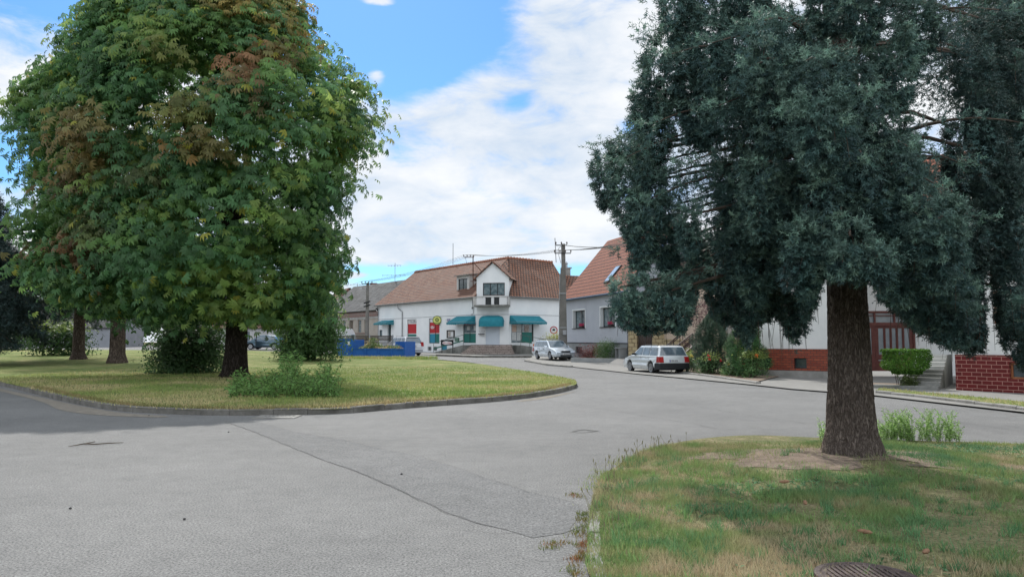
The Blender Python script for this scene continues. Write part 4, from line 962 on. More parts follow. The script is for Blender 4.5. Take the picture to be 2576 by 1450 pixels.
# windows with deep white surrounds and pink flowers behind the glass
WTRIM = mat('white_surround', (.66, .68, .70), (.72, .74, .75), scale=1, rough=.7)
for hw in (hw1, hw2):
    w_ = window(WH, grey, hw, mat('dark_grey_frame', (.03, .035, .04)), CURT, .27, nv=2)
    t_ = MB(); b_ = .11
    WH.box(t_, hw[0]-b_, hw[1]+b_, hw[3], hw[3]+b_, 0, .03); WH.box(t_, hw[0]-b_, hw[0], hw[2]-b_*.3, hw[3], 0, .03); WH.box(t_, hw[1], hw[1]+b_, hw[2]-b_*.3, hw[3], 0, .03)
    WH.box(t_, hw[0], hw[0]+.012, hw[2], hw[3], -.26, -.002); WH.box(t_, hw[0]+.012, hw[1]-.012, hw[3]-.012, hw[3], -.26, -.002)
    obj('surround', t_, WTRIM, w_)
    t_ = MB(); WH.box(t_, hw[0]-.05, hw[1]+.05, hw[2]-.05, hw[2], -.22, .09); obj('sill', t_, DARKF, w_)
    u_ = (hw[0]+hw[1])/2 + .25; p = WH.pt(u_, hw[2], -.12); fl = thing('flower_trough', 'trough of pink flowers in the %s window of the grey house' % ('first' if hw is hw1 else 'second'), 'flower trough', p)
    t_ = MB(); WH.box(t_, u_-.32, u_+.32, hw[2]+.001, hw[2]+.16, -.2, -.04); obj('trough', t_, mat('dark_trough', (.04, .03, .03)), fl)
    P_ = np.array([tuple(WH.pt(u_ + random.uniform(-.38, .38), hw[2] + .2 + random.uniform(0, .16) , -.12 + random.uniform(-.06, .1))) for _ in range(260)])
    V, Fc = leaves(P_, unit(RNG.normal(size=(260, 3))), .06, .8); np_obj('blossom', V, Fc, leaf_mat('petals', .2) if 'petals' not in MATS else MATS['petals'], fl, np.tile((.62, .07, .16), (len(V), 1)))
for hc in (hc1, hc2): window(WH, grey, hc, DARKF, GLASS, .1, nv=1, name='cellar_window', fw=.04)
q = MB(); c = WH.pt(1.2, 3.5, .0); q.tube([WH.pt(.3, 3.65, .02), WH.pt(.3, 3.65, .25), WH.pt(.55, 3.85, .35)], .015, 5); obj('cable_hook', q, BLACK, grey)
# raised planter wall in front of the grey house
pw = [G(1436, 911.5), G(1500, 916), (6.23, 52.6), (7.62, 52.25)]
m_ = MB()
for a, b in ((pw[0], pw[2]), (pw[2], pw[3])):
    W_ = Wall(a, b); W_.box(m_, 0, W_.len, -.1, .46, -.2, 0)
tag(obj('planter_wall', m_, mat('planter_concrete', (.24, .25, .25), (.33, .34, .34), scale=2, bump=.3)), 'low grey concrete planter wall in front of the grey house', 'planter wall')
soilp = [pw[0], pw[2], pw[3], (7.7, 52.5), (5.9, 58.6)]
tag(sheet('planter_soil', soilp, M_SOIL, .30, 3), kind='structure')
# low concrete box by the driveway corner
q = r3(WH, 870, 1140, 945, 1225); m_ = MB(); WH.box(m_, WH.len - .75, WH.len - .65, -.1, 1.12, .05, .6); WH.box(m_, WH.len - .2, WH.len - .1, -.1, 1.12, .05, .6); WH.box(m_, WH.len - .8, WH.len - .05, 1.12, 1.2, .04, .65)
tag(obj('concrete_bin_shelter', m_, GREYP), 'small grey concrete bin shelter at the corner of the grey house', 'bin shelter')

# ---------------------------------------------------------------- gate with stone pillars
STONE = brick_mat('cut_stone', (.42, .34, .20), (.33, .25, .14), (.09, .065, .04), .42, .27, .022, bump=.8, offset=.37, noise=.5, nscale=4, ncol=(.5, .42, .28))
STONE2 = mat('sandy_stone', (.42, .34, .20), (.30, .22, .12), scale=5, bump=.6)
gtb = .38
def pillar(W, u0, u1, z1_, o0, o1, parent, name='pillar'):
    m_ = MB(); W.box(m_, u0, u1, -.1, z1_, o0, o1); m2 = obj(name, m_, STONE, parent, bevel=.02)
    c_ = MB(); W.box(c_, u0-.05, u1+.05, z1_, z1_+.08, o0-.05, o1+.05); obj('cap', c_, STONE2, m2); return m2
ga, gb_ = A(1580, 860, 51.9), A(1676, 860, 50.9)
WT = Wall((ga.x, ga.y), (gb_.x, gb_.y))
gate = thing('pillared_gate', 'brown wooden double gate between yellow cut stone pillars', 'gate', (ga.x, ga.y, .4))
def uT(px): return WT.uz(px, 860)[0]
zg = WT.uz(1600, 823)[1]
pillar(WT, uT(1581), uT(1603), zg, -.35, .1, gate); pillar(WT, uT(1641), uT(1675), zg, -.35, .1, gate)
BRN = mat('dark_brown_boards', (.045, .03, .024), (.085, .06, .05), scale=4, rough=.7)
for a, b in ((uT(1603) + .02, (uT(1603)+uT(1641))/2 - .01), ((uT(1603)+uT(1641))/2 + .01, uT(1641) - .02)):
    m_ = MB(); n_ = 4
    for k in range(n_):
        u0 = a + (b-a) * k / n_; WT.box(m_, u0 + .01, u0 + (b-a)/n_ - .02, .55, zg - .1 + (.0 if k % 2 else .03), -.2, -.16)
    WT.box(m_, a, b, .85, .95, -.24, -.2); WT.box(m_, a, b, zg - .55, zg - .45, -.24, -.2); lf = obj('gate_leaf', m_, BRN, gate)

# ---------------------------------------------------------------- peach house with steel stairs
PEACH = mat('peach_plaster', (.44, .35, .27), (.52, .42, .34), scale=1, rough=.9, detail=7)
pa, pb = A(1678, 860, 50.4), A(1885, 860, 51.6)
WP = Wall((pa.x, pa.y), (pb.x, pb.y))
peach = thing('peach_house', 'peach plastered house with stone base and brown tiled roof behind the spruce', 'house', (pa.x, pa.y, .4))
pz = 5.35; pzs = 1.75
pwn = WP.rect(1696, 812, 1711, 833); pw2 = (WP.len - 1.8, WP.len - .5, 2.3, 3.7)
m_ = MB(); WP.face(m_, 0, WP.len, pzs, pz, [pwn, pw2], .18)
pc = Vector((pb.x, pb.y, 0)) - WP.n * 7.5; pd = Vector((pa.x, pa.y, 0)) - WP.n * 7.5
WP2, WP3, WP4 = Wall((pb.x, pb.y), (pc.x, pc.y)), Wall((pc.x, pc.y), (pd.x, pd.y)), Wall((pd.x, pd.y), (pa.x, pa.y))
for w_ in (WP2, WP3, WP4): w_.face(m_, 0, w_.len, pzs, pz)
pm_ = WP.len * .52; pz = 5.35; prz = 7.8
m_.quad([WP.pt(0, pz), WP.pt(WP.len, pz), WP.pt(pm_, prz)]); m_.quad([WP.pt(WP.len, pz, -7.5), WP.pt(0, pz, -7.5), WP.pt(pm_, prz, -7.5)]); obj('wall', m_, PEACH, peach)
m_ = MB()
for w_ in (WP, WP2, WP3, WP4): w_.face(m_, 0, w_.len, -.2, pzs, o=.04)
obj('stone_base', m_, STONE, peach)
m_ = MB(); ul_ = WP.uz(1602, 700)[0]; sl_ = (prz - pz) / pm_
roof_plane(m_, [WP.pt(ul_, pz + ul_ * sl_, -4.2), WP.pt(ul_, pz + ul_ * sl_, .45), WP.pt(pm_, prz, .45), WP.pt(pm_, prz, -4.2)], .14); roof_plane(m_, [WP.pt(WP.len + .4, pz - .15, .45), WP.pt(WP.len + .4, pz - .15, -8), WP.pt(pm_, prz, -8), WP.pt(pm_, prz, .45)], .14); obj('roof', m_, TILE_BR, peach)
window(WP, peach, pwn, WPANEL, CURT, .1, nv=1); window(WP, peach, pw2, WPANEL, CURT, .1, nv=2)
# stairs
def z4(x, y): return 1635.8 + x / 7.505, 759.9 + y / 7.505
STL = mat('dark_brown_steel', (.035, .02, .018), (.06, .035, .03), scale=4, rough=.5)
st = thing('outdoor_staircase', 'dark brown steel staircase with handrails climbing the peach house', 'staircase', A(*z4(650, 1010), 46.5))
def sline(p, q, Y0, Y1, w, h, name):
    m_ = MB(); m_.bar(A(*z4(*p), Y0), A(*z4(*q), Y1), w, h); return obj(name, m_, STL, st)
Yn, Yf = 45.2, 47.0
sline((640, 1010), (850, 820), Yn, Yn + .35, .06, .26, 'stringer'); sline((575, 930), (800, 730), Yf, Yf + .35, .06, .26, 'stringer')
sline((290, 830), (640, 535), Yf, Yf + .3, .05, .07, 'handrail'); sline((320, 840), (660, 560), Yf, Yf + .3, .04, .05, 'lower_rail'); sline((460, 850), (800, 590), Yn, Yn + .3, .05, .07, 'handrail'); sline((480, 865), (810, 620), Yn, Yn + .3, .04, .05, 'lower_rail')
for p in ((445, 700, 860), (560, 600, 830), (615, 560, 800)): m_ = MB(); m_.bar(A(*z4(p[0], p[1]), Yf + .1), A(*z4(p[0], p[2]), Yf + .1), .04); obj('baluster', m_, STL, st)
for p in ((655, 700, 960), (740, 640, 900), (800, 600, 840)): m_ = MB(); m_.bar(A(*z4(p[0], p[1]), Yn + .15), A(*z4(p[0], p[2]), Yn + .15), .04); obj('baluster', m_, STL, st)
for k in range(8):
    t = (k + .5) / 8; a = A(*z4(640 + 210*t, 1000 - 190*t), Yn + .35*t); b = A(*z4(575 + 225*t, 925 - 200*t), Yf + .35*t); m_ = MB(); m_.bar(a, b, .26, .045); obj('tread', m_, STL, st)
m_ = MB(); a = A(*z4(850, 820), Yn + .35); b = A(*z4(800, 730), Yf + .35); m_.hexa([a, a + Vector((1.3, 0, 0)), b + Vector((1.3, 0, 0)), b, a + zv*.06, a + Vector((1.3, 0, .06)), b + Vector((1.3, 0, .06)), b + zv*.06]); obj('landing', m_, STL, st)
for x_ in (1.1,): m_ = MB(); c_ = a + Vector((x_, .1, 0)); m_.bar((c_.x, c_.y, 0), c_, .08); obj('landing_post', m_, STL, st)

# ---------------------------------------------------------------- white house with red clinker base (left part)
CLINK = brick_mat('red_clinker', (.30, .075, .04), (.21, .045, .026), (.10, .045, .035), .27, .11, .016, rough=.5, bump=.5)
CLINK2 = brick_mat('dark_red_clinker', (.13, .014, .014), (.10, .012, .012), (.34, .17, .14), .30, .13, .012, rough=.3, bump=.5)
CREAM = mat('cream_roughcast', (.62, .63, .62), (.72, .72, .70), scale=1.2, rough=.95, bump=.4, bscale=60, detail=8)
def z4b(x, y): return 1674.4 + x / 4.896, 708.4 + y / 4.896
wa, wb_ = G(1972, 943, .1), G(2086, 946, .1)
WQ1 = Wall(wa, wb_); ext = 1.9
wa2 = WQ1.p - WQ1.u * ext; WQ1 = Wall((wa2.x, wa2.y), wb_)
left_h = thing('white_house', 'white roughcast house with orange red clinker base beside the wooden gate', 'house', (wb_[0], wb_[1], 0))
zc_ = WQ1.uz(2050, 878)[1]
cw1 = WQ1.rect(1998, 900, 2030, 926); cw2 = (cw1[0] - 1.6, cw1[1] - 1.6, cw1[2], cw1[3])
m_ = MB(); upw = (.9, 2.1, 2.9, 4.3); WQ1.face(m_, 0, WQ1.len, zc_, 6.6, [upw], .2)
wc_ = Vector((wb_[0], wb_[1], 0)) - WQ1.n * 3.0
WQ2 = Wall(wb_, (wc_.x, wc_.y)); WQ2.face(m_, 0, WQ2.len, zc_, 6.6)
back1 = wa2 - WQ1.n * 7; back1.z = 0; WQ3 = Wall((back1.x, back1.y), (wa2.x, wa2.y)); WQ3.face(m_, 0, WQ3.len, zc_, 6.6)
obj('wall', m_, CREAM, left_h)
m_ = MB(); WQ1.face(m_, 0, WQ1.len, -.2, zc_, [cw1, cw2], .25, o=.05); WQ2.face(m_, 0, WQ2.len, -.2, zc_, o=.05); WQ3.face(m_, 0, WQ3.len, -.2, zc_, o=.05)
WQ1.box(m_, 0, WQ1.len + .05, zc_, zc_ + .015, .0, .06); obj('clinker_base', m_, CLINK, left_h)
for c in (cw1, cw2): window(WQ1, left_h, c, DARKF, GLASS, .2, o=.05, nv=1, name='cellar_window', fw=.04)
window(WQ1, left_h, upw, WPANEL, CURT, .12, nv=2)
m_ = MB(); WQ1.box(m_, 0, WQ1.len + .1, -.2, .32, .05, .45); obj('stone_kerb_step', m_, CONC, left_h)
# recessed gate
gp0, gp1 = G(2100, 936, .12), G(2306, 934, .12)
YG = 35.6; g0, g1 = A(2104, 930, YG), A(2304, 930, YG)
WGT = Wall((g0.x, g0.y), (g1.x, g1.y)); zgt = WGT.uz(2250, 787)[1]; zgb = WGT.uz(2250, 934)[1]
wgate = thing('wooden_gate', 'red brown double gate with slit windows and transom lights', 'gate', (g0.x, g0.y, zgb))
RBW = mat('red_brown_wood', (.105, .035, .03), (.15, .055, .045), scale=4, rough=.5)
VEILG = mat('veiled_glass', (.20, .23, .25), (.28, .31, .33), scale=2, rough=.15, spec=.8)
fr_ = MB(); WGT.box(fr_, 0, WGT.len, zgt, zgt + .1, -.1, .06)
for u in (0, WGT.len - .08): WGT.box(fr_, u, u + .08, zgb, zgt, -.1, .06)
ztr = WGT.uz(2250, 815)[1]; WGT.box(fr_, .08, WGT.len - .08, ztr - .08, ztr + .08, -.1, .05)
for k in range(1, 4): u = WGT.len * k / 4; WGT.box(fr_, u - .03, u + .03, ztr + .08, zgt, -.1, .05)
WGT.box(fr_, .08, WGT.len - .08, (ztr + zgt) / 2 + .12, (ztr+zgt)/2 + .16, -.1, .045)
gfr = obj('gate_frame', fr_, RBW, wgate); m_ = MB(); WGT.box(m_, .08, WGT.len - .08, ztr + .08, zgt, -.08, -.05); obj('transom_light', m_, VEILG, gfr)
for s in (0, 1):
    a, b = .08 + s * (WGT.len/2 - .08), WGT.len/2 - .01 + s * (WGT.len/2 - .08 + .0)
    zs, zt_ = zgb + (ztr - zgb) * .36, ztr - .18
    lf_ = MB(); WGT.box(lf_, a, b, zgb + .03, zs, -.06, 0); WGT.box(lf_, a, b, zt_, ztr - .08, -.06, 0); n_ = 5; w_ = (b - a - .3) / n_
    WGT.box(lf_, a, a + .15, zs, zt_, -.06, 0); WGT.box(lf_, b - .15, b, zs, zt_, -.06, 0)
    for k in range(1, n_): u = a + .15 + w_ * k; WGT.box(lf_, u - .05, u + .05, zs, zt_, -.06, .0); WGT.box(lf_, u - .012, u + .012, zs, zt_, .0, .02)
    lf = obj('gate_leaf', lf_, RBW, wgate); m_ = MB(); WGT.box(m_, a + .15, b - .15, zs, zt_, -.05, -.03); obj('slit_glass', m_, VEILG, lf)
m_ = MB(); u = WGT.uz(2218, 902)[0]; WGT.box(m_, u - .16, u + .16, WGT.uz(2218, 907)[1], WGT.uz(2218, 904)[1], 0, .03); obj('letter_slot', m_, METAL, wgate)
# wall over and round the gate (belongs to the white house)
m_ = MB(); WGT.face(m_, -.6, WGT.len + 3.2, -.1, 6.6, [(0, WGT.len, -.1, zgt + .1)], .2, o=.0); obj('recess_wall', m_, CREAM, left_h)
m_ = MB(); A0 = WQ1.p - WQ1.u*.3 + WQ1.n*.5 + zv*6.5; rr = Wall((WQ1.p.x, WQ1.p.y), wb_)
m_2 = MB(); L2 = 14.0
roof_plane(m_2, [rr.pt(-.5, 6.45, .5), rr.pt(L2, 6.45, .5), rr.pt(L2, 10.2, -4.5), rr.pt(-.5, 10.2, -4.5)], .12); obj('roof', m_2, TILE_NEW, left_h)
# ---------------------------------------------------------------- right house
ra, rb_ = G(2411, 976, .1), G(2600, 985, .1)
WR1 = Wall(ra, rb_); re_ = 3.8; rb2 = WR1.p + WR1.u * (WR1.len + re_); WR1 = Wall(ra, (rb2.x, rb2.y))
right_h = thing('cream_house', 'cream house with dark red clinker base and brown framed window at the edge', 'house', (ra[0], ra[1], 0))
zc2 = WR1.uz(2500, 893)[1]
rw1 = WR1.rect(2497, 729, 2566, 813); rc1 = WR1.rect(2541, 912, 2590, 953)
m_ = MB(); WR1.face(m_, 0, WR1.len, zc2, 6.2, [rw1], .18)
WR2 = Wall((ra[0] + .57 * 9, ra[1] + .82 * 9), ra); WR2.face(m_, 0, WR2.len, zc2, 6.2); obj('wall', m_, CREAM, right_h)
m_ = MB(); WR1.face(m_, -.05, WR1.len, -.2, zc2, [rc1], .25, o=.05); WR1.box(m_, -.05, WR1.len, zc2, zc2 + .015, 0, .06); obj('clinker_base', m_, CLINK2, right_h); m_ = MB(); WR2.face(m_, 0, WR2.len + .0, -.2, zc2, o=.04); obj('side_plinth', m_, CONCD, right_h)
OW = mat('orange_brown_wood', (.24, .085, .035), (.30, .12, .05), scale=4, rough=.4)
window(WR1, right_h, rw1, OW, VEILG, .14, nv=1, fw=.1); window(WR1, right_h, rc1, OW, GLASS, .15, o=.05, nv=1, fw=.06, name='cellar_window')
m_ = MB(); roof_plane(m_, [WR1.pt(-.4, 6.1, .5), WR1.pt(WR1.len + .5, 6.1, .5), WR1.pt(WR1.len + .5, 10, -4.5), WR1.pt(-.4, 10, -4.5)], .12); obj('roof', m_, TILE_NEW, right_h)
# stairs up to its door, running along to the right and back
def z5(x, y): return 2060.8 + x / 3.752, 644 + y / 3.752
hs = thing('house_steps', 'grey concrete steps climbing towards the cream house door', 'steps', (13.6, 26.6, 0))
PALE = mat('pale_step', (.42, .42, .40), (.5, .5, .48), scale=3)
WS5 = Wall((13.6, 26.6), (14.42, 26.03))
for k in range(9):
    z_ = .16 + .125 * k; m_ = MB()
    if k == 0: WS5.box(m_, -1.0, 1.0, -.1, z_, 0, .55)
    else: WS5.box(m_, 0, 1.0, -.1, z_, -.36 * k - (1.4 if k == 8 else 0), -.36 * (k - 1) - .001)
    obj('step', m_, CONCD if k < 5 else PALE, hs, bevel=.012)
m_ = MB(); WS5.box(m_, -1.4, -.02, -.1, .12, -1.6, -.01); tag(obj('planting_slab', m_, M_SOIL), kind='structure')
# ================================================================ VEHICLES
RUBBER = mat('tyre_rubber', (.012, .012, .013), (.02, .02, .021), scale=10, rough=.85)
ALLOY = mat('alloy', (.42, .43, .45), (.5, .51, .53), scale=5, rough=.35, metal=.7)
CGLASS = mat('car_glass', (.05, .075, .095), (.14, .19, .23), scale=2.2, rough=.05, spec=1.0, coat=.3)  # lighter bluish base, sky reflection put into the colour
PLAST = mat('black_plastic', (.012, .014, .016), (.02, .022, .024), scale=8, rough=.55)
LAMPG = mat('headlamp_glass', (.45, .48, .5), (.30, .33, .36), scale=18, rough=.08, spec=.9)
REDL = mat('tail_lamp_red', (.28, .008, .012), (.40, .02, .02), scale=14, rough=.15, spec=.8)
PLATE = mat('plate_white', (.62, .63, .64), rough=.4)
def car(name, label, paint, loc, rz, L=4.5, Wd=1.73, H=1.44, kind='wagon', bumper='paint', rails=True, plate='1AB 2345', face='front', bars=False, wheelb=2.51, strip=True, open_door=False):
    t = thing(name, label, 'car', loc, rz); hw = Wd / 2; ax_r, ax_f = .93, .93 + wheelb; wr = .31; bel = H * .63
    # side outline (x from the rear bumper), with wheel arches
    def arch(cx): return [(cx + (wr+.06) * math.cos(a), .30 + (wr+.06) * math.sin(a)) for a in [math.pi * k / 10 for k in range(11)]]
    lo = .22
    if kind == 'wagon': top = [(0.06, bel - .02), (.12, bel + .03), (L - 1.22, bel + .01), (L - .9, bel - .05), (L - .35, bel - .17), (L - .12, bel - .26)]
    elif kind == 'suv': top = [(0.06, bel - .02), (.12, bel + .03), (L - 1.25, bel + .02), (L - .5, bel - .06), (L - .15, bel - .18)]
    else: top = [(0.05, bel - .06), (.15, bel + .02), (L - 1.2, bel + .0), (L - .8, bel - .07), (L - .3, bel - .2), (L - .1, bel - .3)]
    out = [(.10, lo + .06), (0, lo + .2), (0, bel - .3)] + top + [(L - .02, .52), (L, .42), (L - .06, lo + .02), (ax_f + wr + .07, lo)]
    out += arch(ax_f) + [(ax_f - wr - .07, lo)] + [(ax_r + wr + .07, lo)] + arch(ax_r) + [(ax_r - wr - .07, lo)]
    out = [p for i, p in enumerate(out) if i == 0 or (abs(p[0]-out[i-1][0]) + abs(p[1]-out[i-1][1])) > .004]
    def taper(x, z):
        k = 1.0
        if x > L - 1.0: k -= .10 * ((x - (L - 1.0)) / 1.0) ** 2
        if x < .7: k -= .06 * ((.7 - x) / .7) ** 2
        if z > .6: k -= .05 * (z - .6)
        if z < .4: k -= .04
        return hw * k
    b = MB(); n = len(out); V = []
    for s in (1, -1):
        for x, z in out: V.append((x, s * taper(x, z), z))
    b.v = V; b.f = [tuple(range(n - 1, -1, -1)), tuple(range(n, 2*n))] + [(i, (i+1) % n, n + (i+1) % n, n + i) for i in range(n)]
    b.f = [tuple(reversed(f)) for f in b.f]
    b.uv = [[(0, 0)] * len(f) for f in b.f]
    body = obj('body', b, paint, t, local=True, bevel=.045, seg=3)
    # greenhouse
    if kind == 'wagon': g = [(.08, bel - .02), (.30, H - .04), (.75, H), (L - 2.35, H), (L - 2.0, H - .03), (L - 1.16, bel - .01)]
    elif kind == 'suv': g = [(.10, bel - .02), (.35, H - .05), (.8, H), (L - 2.4, H), (L - 2.1, H - .03), (L - 1.3, bel)]
    else: g = [(.55, bel - .02), (1.2, H - .1), (1.7, H), (L - 2.3, H), (L - 2.0, H - .04), (L - 1.1, bel - .02)]
    def gw(z): return hw - .07 - (z - bel) * .30
    gb = MB(); m_ = len(g); gb.v = [(x, gw(z), z) for x, z in g] + [(x, -gw(z), z) for x, z in g]
    gb.f = [tuple(range(m_)), tuple(range(2*m_-1, m_-1, -1))] + [(i, m_ + i, m_ + (i+1) % m_, (i+1) % m_) for i in range(m_)]; gb.uv = [[(0, 0)] * len(f) for f in gb.f]
    obj('cabin', gb, paint, t, local=True, bevel=.05, seg=3)
    # glass: side panes follow the slanted sides, 6 mm proud
    zb, zt_ = bel + .035, H - .10
    def xr(z): (x0, z0), (x1, z1_) = g[0], g[1]; return x0 + (x1-x0) * (z-z0) / (z1_-z0)
    def xf(z): (x0, z0), (x1, z1_) = g[5], g[4]; return x0 + (x1-x0) * (z-z0) / (z1_-z0)
    xs = [.16, .92, 1.72, L - 2.52 + .72] if kind != 'sedan' else [.55, 1.25, 1.95, L - 1.9]
    cuts = [(xr(zb) + .14, xr(zt_) + .10, .98, .98), (1.06, 1.06, 1.86, 1.86), (1.94, 1.94, xf(zb) - .30, xf(zt_) - .12)]
    if kind == 'wagon': cuts = [(xr(zb) + .16, xr(zt_) + .12, 1.12, 1.12), (1.20, 1.20, 1.98, 1.96), (2.07, 2.05, xf(zb) - .22, xf(zt_) - .10)]
    for s in (1, -1):
        for a0, a1, c0, c1 in cuts:
            q = MB(); P = [(a0, s*(gw(zb)+.012), zb), (c0, s*(gw(zb)+.012), zb), (c1, s*(gw(zt_)+.012), zt_), (a1, s*(gw(zt_)+.012), zt_)]
            q.quad(P if s < 0 else P[::-1]); q.quad([(p[0], p[1] - s*.02, p[2]) for p in (P[::-1] if s < 0 else P)]); obj('side_window', q, CGLASS, t, local=True)
    def slab(pa, pb, w0, w1, off, name, m, ins=.1):
        (x0, z0), (x1, z1_) = pa, pb; d = Vector((x1-x0, 0, z1_-z0)); nn = Vector((-d.z, 0, d.x)).normalized() * off; q = MB()
        a = Vector((x0, 0, z0)) + d * ins; c = Vector((x0, 0, z0)) + d * (1 - ins * .7); y0, y1 = w0, w1
        P = [a + nn + Vector((0, -y0, 0)), a + nn + Vector((0, y0, 0)), c + nn + Vector((0, y1, 0)), c + nn + Vector((0, -y1, 0))]
        q.quad(P); q.quad([p - nn * .8 for p in reversed(P)]); return obj(name, q, m, t, local=True)
    slab(g[5], g[4], gw(g[5][1]) - .07, gw(g[4][1]) - .06, -.012, 'windscreen', CGLASS, .06)
    slab(g[0], g[1], gw(g[0][1]) - .08, gw(g[1][1]) - .07, .012, 'rear_window', CGLASS, .13)
    # wheels
    for cx in (ax_r, ax_f):
        for s in (1, -1):
            y0, y1 = s * (hw - .20), s * (hw + .005 - .03); c = (cx, 0, .31)
            w = MB(); w.lathe([(wr - .03, y0), (wr, y0 + s*.03), (wr, y1 - s*.04), (wr - .03, y1), (.20, y1 - s*.01), (.20, y0)], 24, axis='y', c=c)
            wo = obj('wheel', w, RUBBER, t, local=True, smooth=False)
            r_ = MB()
            for k in range(5):
                a = k * 2 * math.pi / 5 + .3; d = Vector((math.cos(a), 0, math.sin(a))); p = Vector((cx, y1 - s*.015, .31)); r_.bar(p + d*.03, p + d*.20, .05, .035) if False else None
                e = Vector((-d.z, 0, d.x)); w0, w1 = .045, .065
                Q = [p + d*.03 - e*w0, p + d*.03 + e*w0, p + d*.21 + e*w1, p + d*.21 - e*w1]; r_.quad(Q); r_.quad(Q[::-1])
            r_.lathe([(.215, y1 - s*.02), (.215, y1 + s*.002), (.19, y1 - s*.004), (.19, y1 - s*.05)], 24, axis='y', c=c); r_.lathe([(.05, y1 - s*.03), (.05, y1 + s*.004), (.001, y1 + s*.006)], 12, axis='y', c=c)
            obj('rim', r_, ALLOY, wo, local=True)
            w = MB(); w.lathe([(.001, y1 - s*.07), (.20, y1 - s*.07)], 20, axis='y', c=c); obj('hub_shadow_disc', w, PLAST, wo, local=True) if False else None
    # underbody / inner arches
    q = MB(); q.box((.2, -hw + .22, .20), (L - .2, hw - .22, .55)); obj('underbody', q, PLAST, t, local=True)
    # mirrors, handles, side strip, rails
    for s in (1, -1):
        q = MB(); x = L - 1.72; q.hexa([(x, s*(hw-.06), bel+.02), (x+.14, s*(hw-.06), bel+.02), (x+.10, s*(hw+.14), bel+.03), (x+.0, s*(hw+.14), bel+.03), (x, s*(hw-.06), bel+.13), (x+.10, s*(hw-.06), bel+.13), (x+.06, s*(hw+.14), bel+.13), (x, s*(hw+.14), bel+.13)]); obj('wing_mirror', q, paint if bumper == 'paint' else PLAST, t, local=True, bevel=.015)
        for x in (1.35, 2.25): q = MB(); y_ = s * taper(x, bel - .1); q.box((x, min(y_, y_ + s*.025), bel - .12), (x + .17, max(y_, y_ + s*.025), bel - .085)); obj('door_handle', q, PLAST if strip else paint, t, local=True)
        if strip:
            q = MB(); y_ = s * hw * .985; q.box((ax_r + .4, min(y_, y_ + s*.02), .50), (ax_f - .4, max(y_, y_ + s*.02), .545)); obj('side_strip', q, PLAST, t, local=True)
        for x in (1.16, 2.02):     # door seams
            q = MB(); y_ = s * (hw * .99 + .004); q.box((x, min(y_, y_ - s*.01), .30), (x + .012, max(y_, y_ - s*.01), bel - .03)); obj('door_seam', q, PLAST, t, local=True)
        if rails:
            q = MB(); y_ = s * (gw(H) - .02); q.tube([(.55, y_, H - .01), (.68, y_, H + .045), (L - 2.5, y_, H + .045), (L - 2.32, y_, H - .02)], .015, 6); obj('roof_rail', q, PLAST, t, local=True)
    if bars:
        for x in (.95, 1.75): q = MB(); q.bar((x, -gw(H) - .08, H + .08), (x, gw(H) + .08, H + .08), .05, .03); obj('roof_bar', q, ALLOY, t, local=True)
    wf, wb = taper(L - .05, .5), taper(.05, .5)
    # front
    q = MB(); q.box((L - .10, -.34, .56), (L - .015, .34, .68)); obj('grille', q, PLAST, t, local=True, bevel=.01)
    for s in (1, -1): q = MB(); q.hexa([(L-.30, s*(wf+.02), .58), (L-.02, s*.37, .56), (L-.1, s*.37, .56), (L-.34, s*(wf-.1), .58), (L-.34, s*(wf+.025), .70), (L-.12, s*.38, .70), (L-.2, s*.38, .70), (L-.4, s*(wf-.1), .70)][::1]); obj('headlight', q, LAMPG, t, local=True)
    q = MB(); q.box((L - .12, -wf*.55, .28), (L + .008, wf*.55, .38)); obj('air_intake', q, PLAST, t, local=True)
    if bumper == 'paint':
        for x0, x1 in ((L - .1, L + .02), (-.02, .1)): q = MB(); q.box((x0, -wf*.92, .46), (x1, wf*.92, .515)); obj('bumper_strip', q, PLAST, t, local=True, bevel=.01)
    else:
        q = MB(); q.hexa([(-.05, -wb*1.02, .24), (ax_r - .42, -hw*1.005, .24), (ax_r - .42, hw*1.005, .24), (-.05, wb*1.02, .24), (-.03, -wb*1.0, .56), (ax_r - .47, -hw*1.0, .56), (ax_r - .47, hw*1.0, .56), (-.03, wb*1.0, .56)]); obj('rear_bumper', q, PLAST, t, local=True, bevel=.04)
    q = MB(); z0 = .42 if True else .5; q.box((L + .0, -.26, .385), (L + .028, .26, .49)); fp = obj('front_plate', q, PLATE, t, local=True)
    obj('lettering', text_mb(plate, .10, lambda x, y, h: Vector((L + .03 + h, x * .95, .437 + y))), BLK, fp, local=True)
    zp = bel - .22; q = MB(); q.box((-.022, -.26, zp - .055), (.02, .26, zp + .055)); rp = obj('rear_plate', q, PLATE, t, local=True)
    obj('lettering', text_mb(plate, .10, lambda x, y, h: Vector((-.026 - h, -x * .95, zp + y))), BLK, rp, local=True)
    q = MB(); q.box((-.024, .215, zp - .054), (-.0222, .26, zp + .054)); obj('plate_band', q, mat('plate_blue', (.01, .03, .25)), rp, local=True)
    hl = .36 if kind == 'suv' else .28
    for s in (1, -1): q = MB(); z1_ = bel + (.15 if kind == 'suv' else -.02); q.hexa([(-.03, s*(wb-.24), z1_-hl), (-.02, s*(wb+.01), z1_-hl), (.25, s*(wb+.045), z1_-hl), (.25, s*(wb-.3), z1_-hl), (.015, s*(wb-.24), z1_), (.03, s*(wb-.01), z1_), (.25, s*(wb+.02), z1_), (.25, s*(wb-.3), z1_)]); obj('tail_light', q, REDL, t, local=True)
    q = MB(); q.box((-.012, -wb*.78, bel - .36), (-.004, wb*.78, bel - .345)); obj('tailgate_seam', q, PLAST, t, local=True)
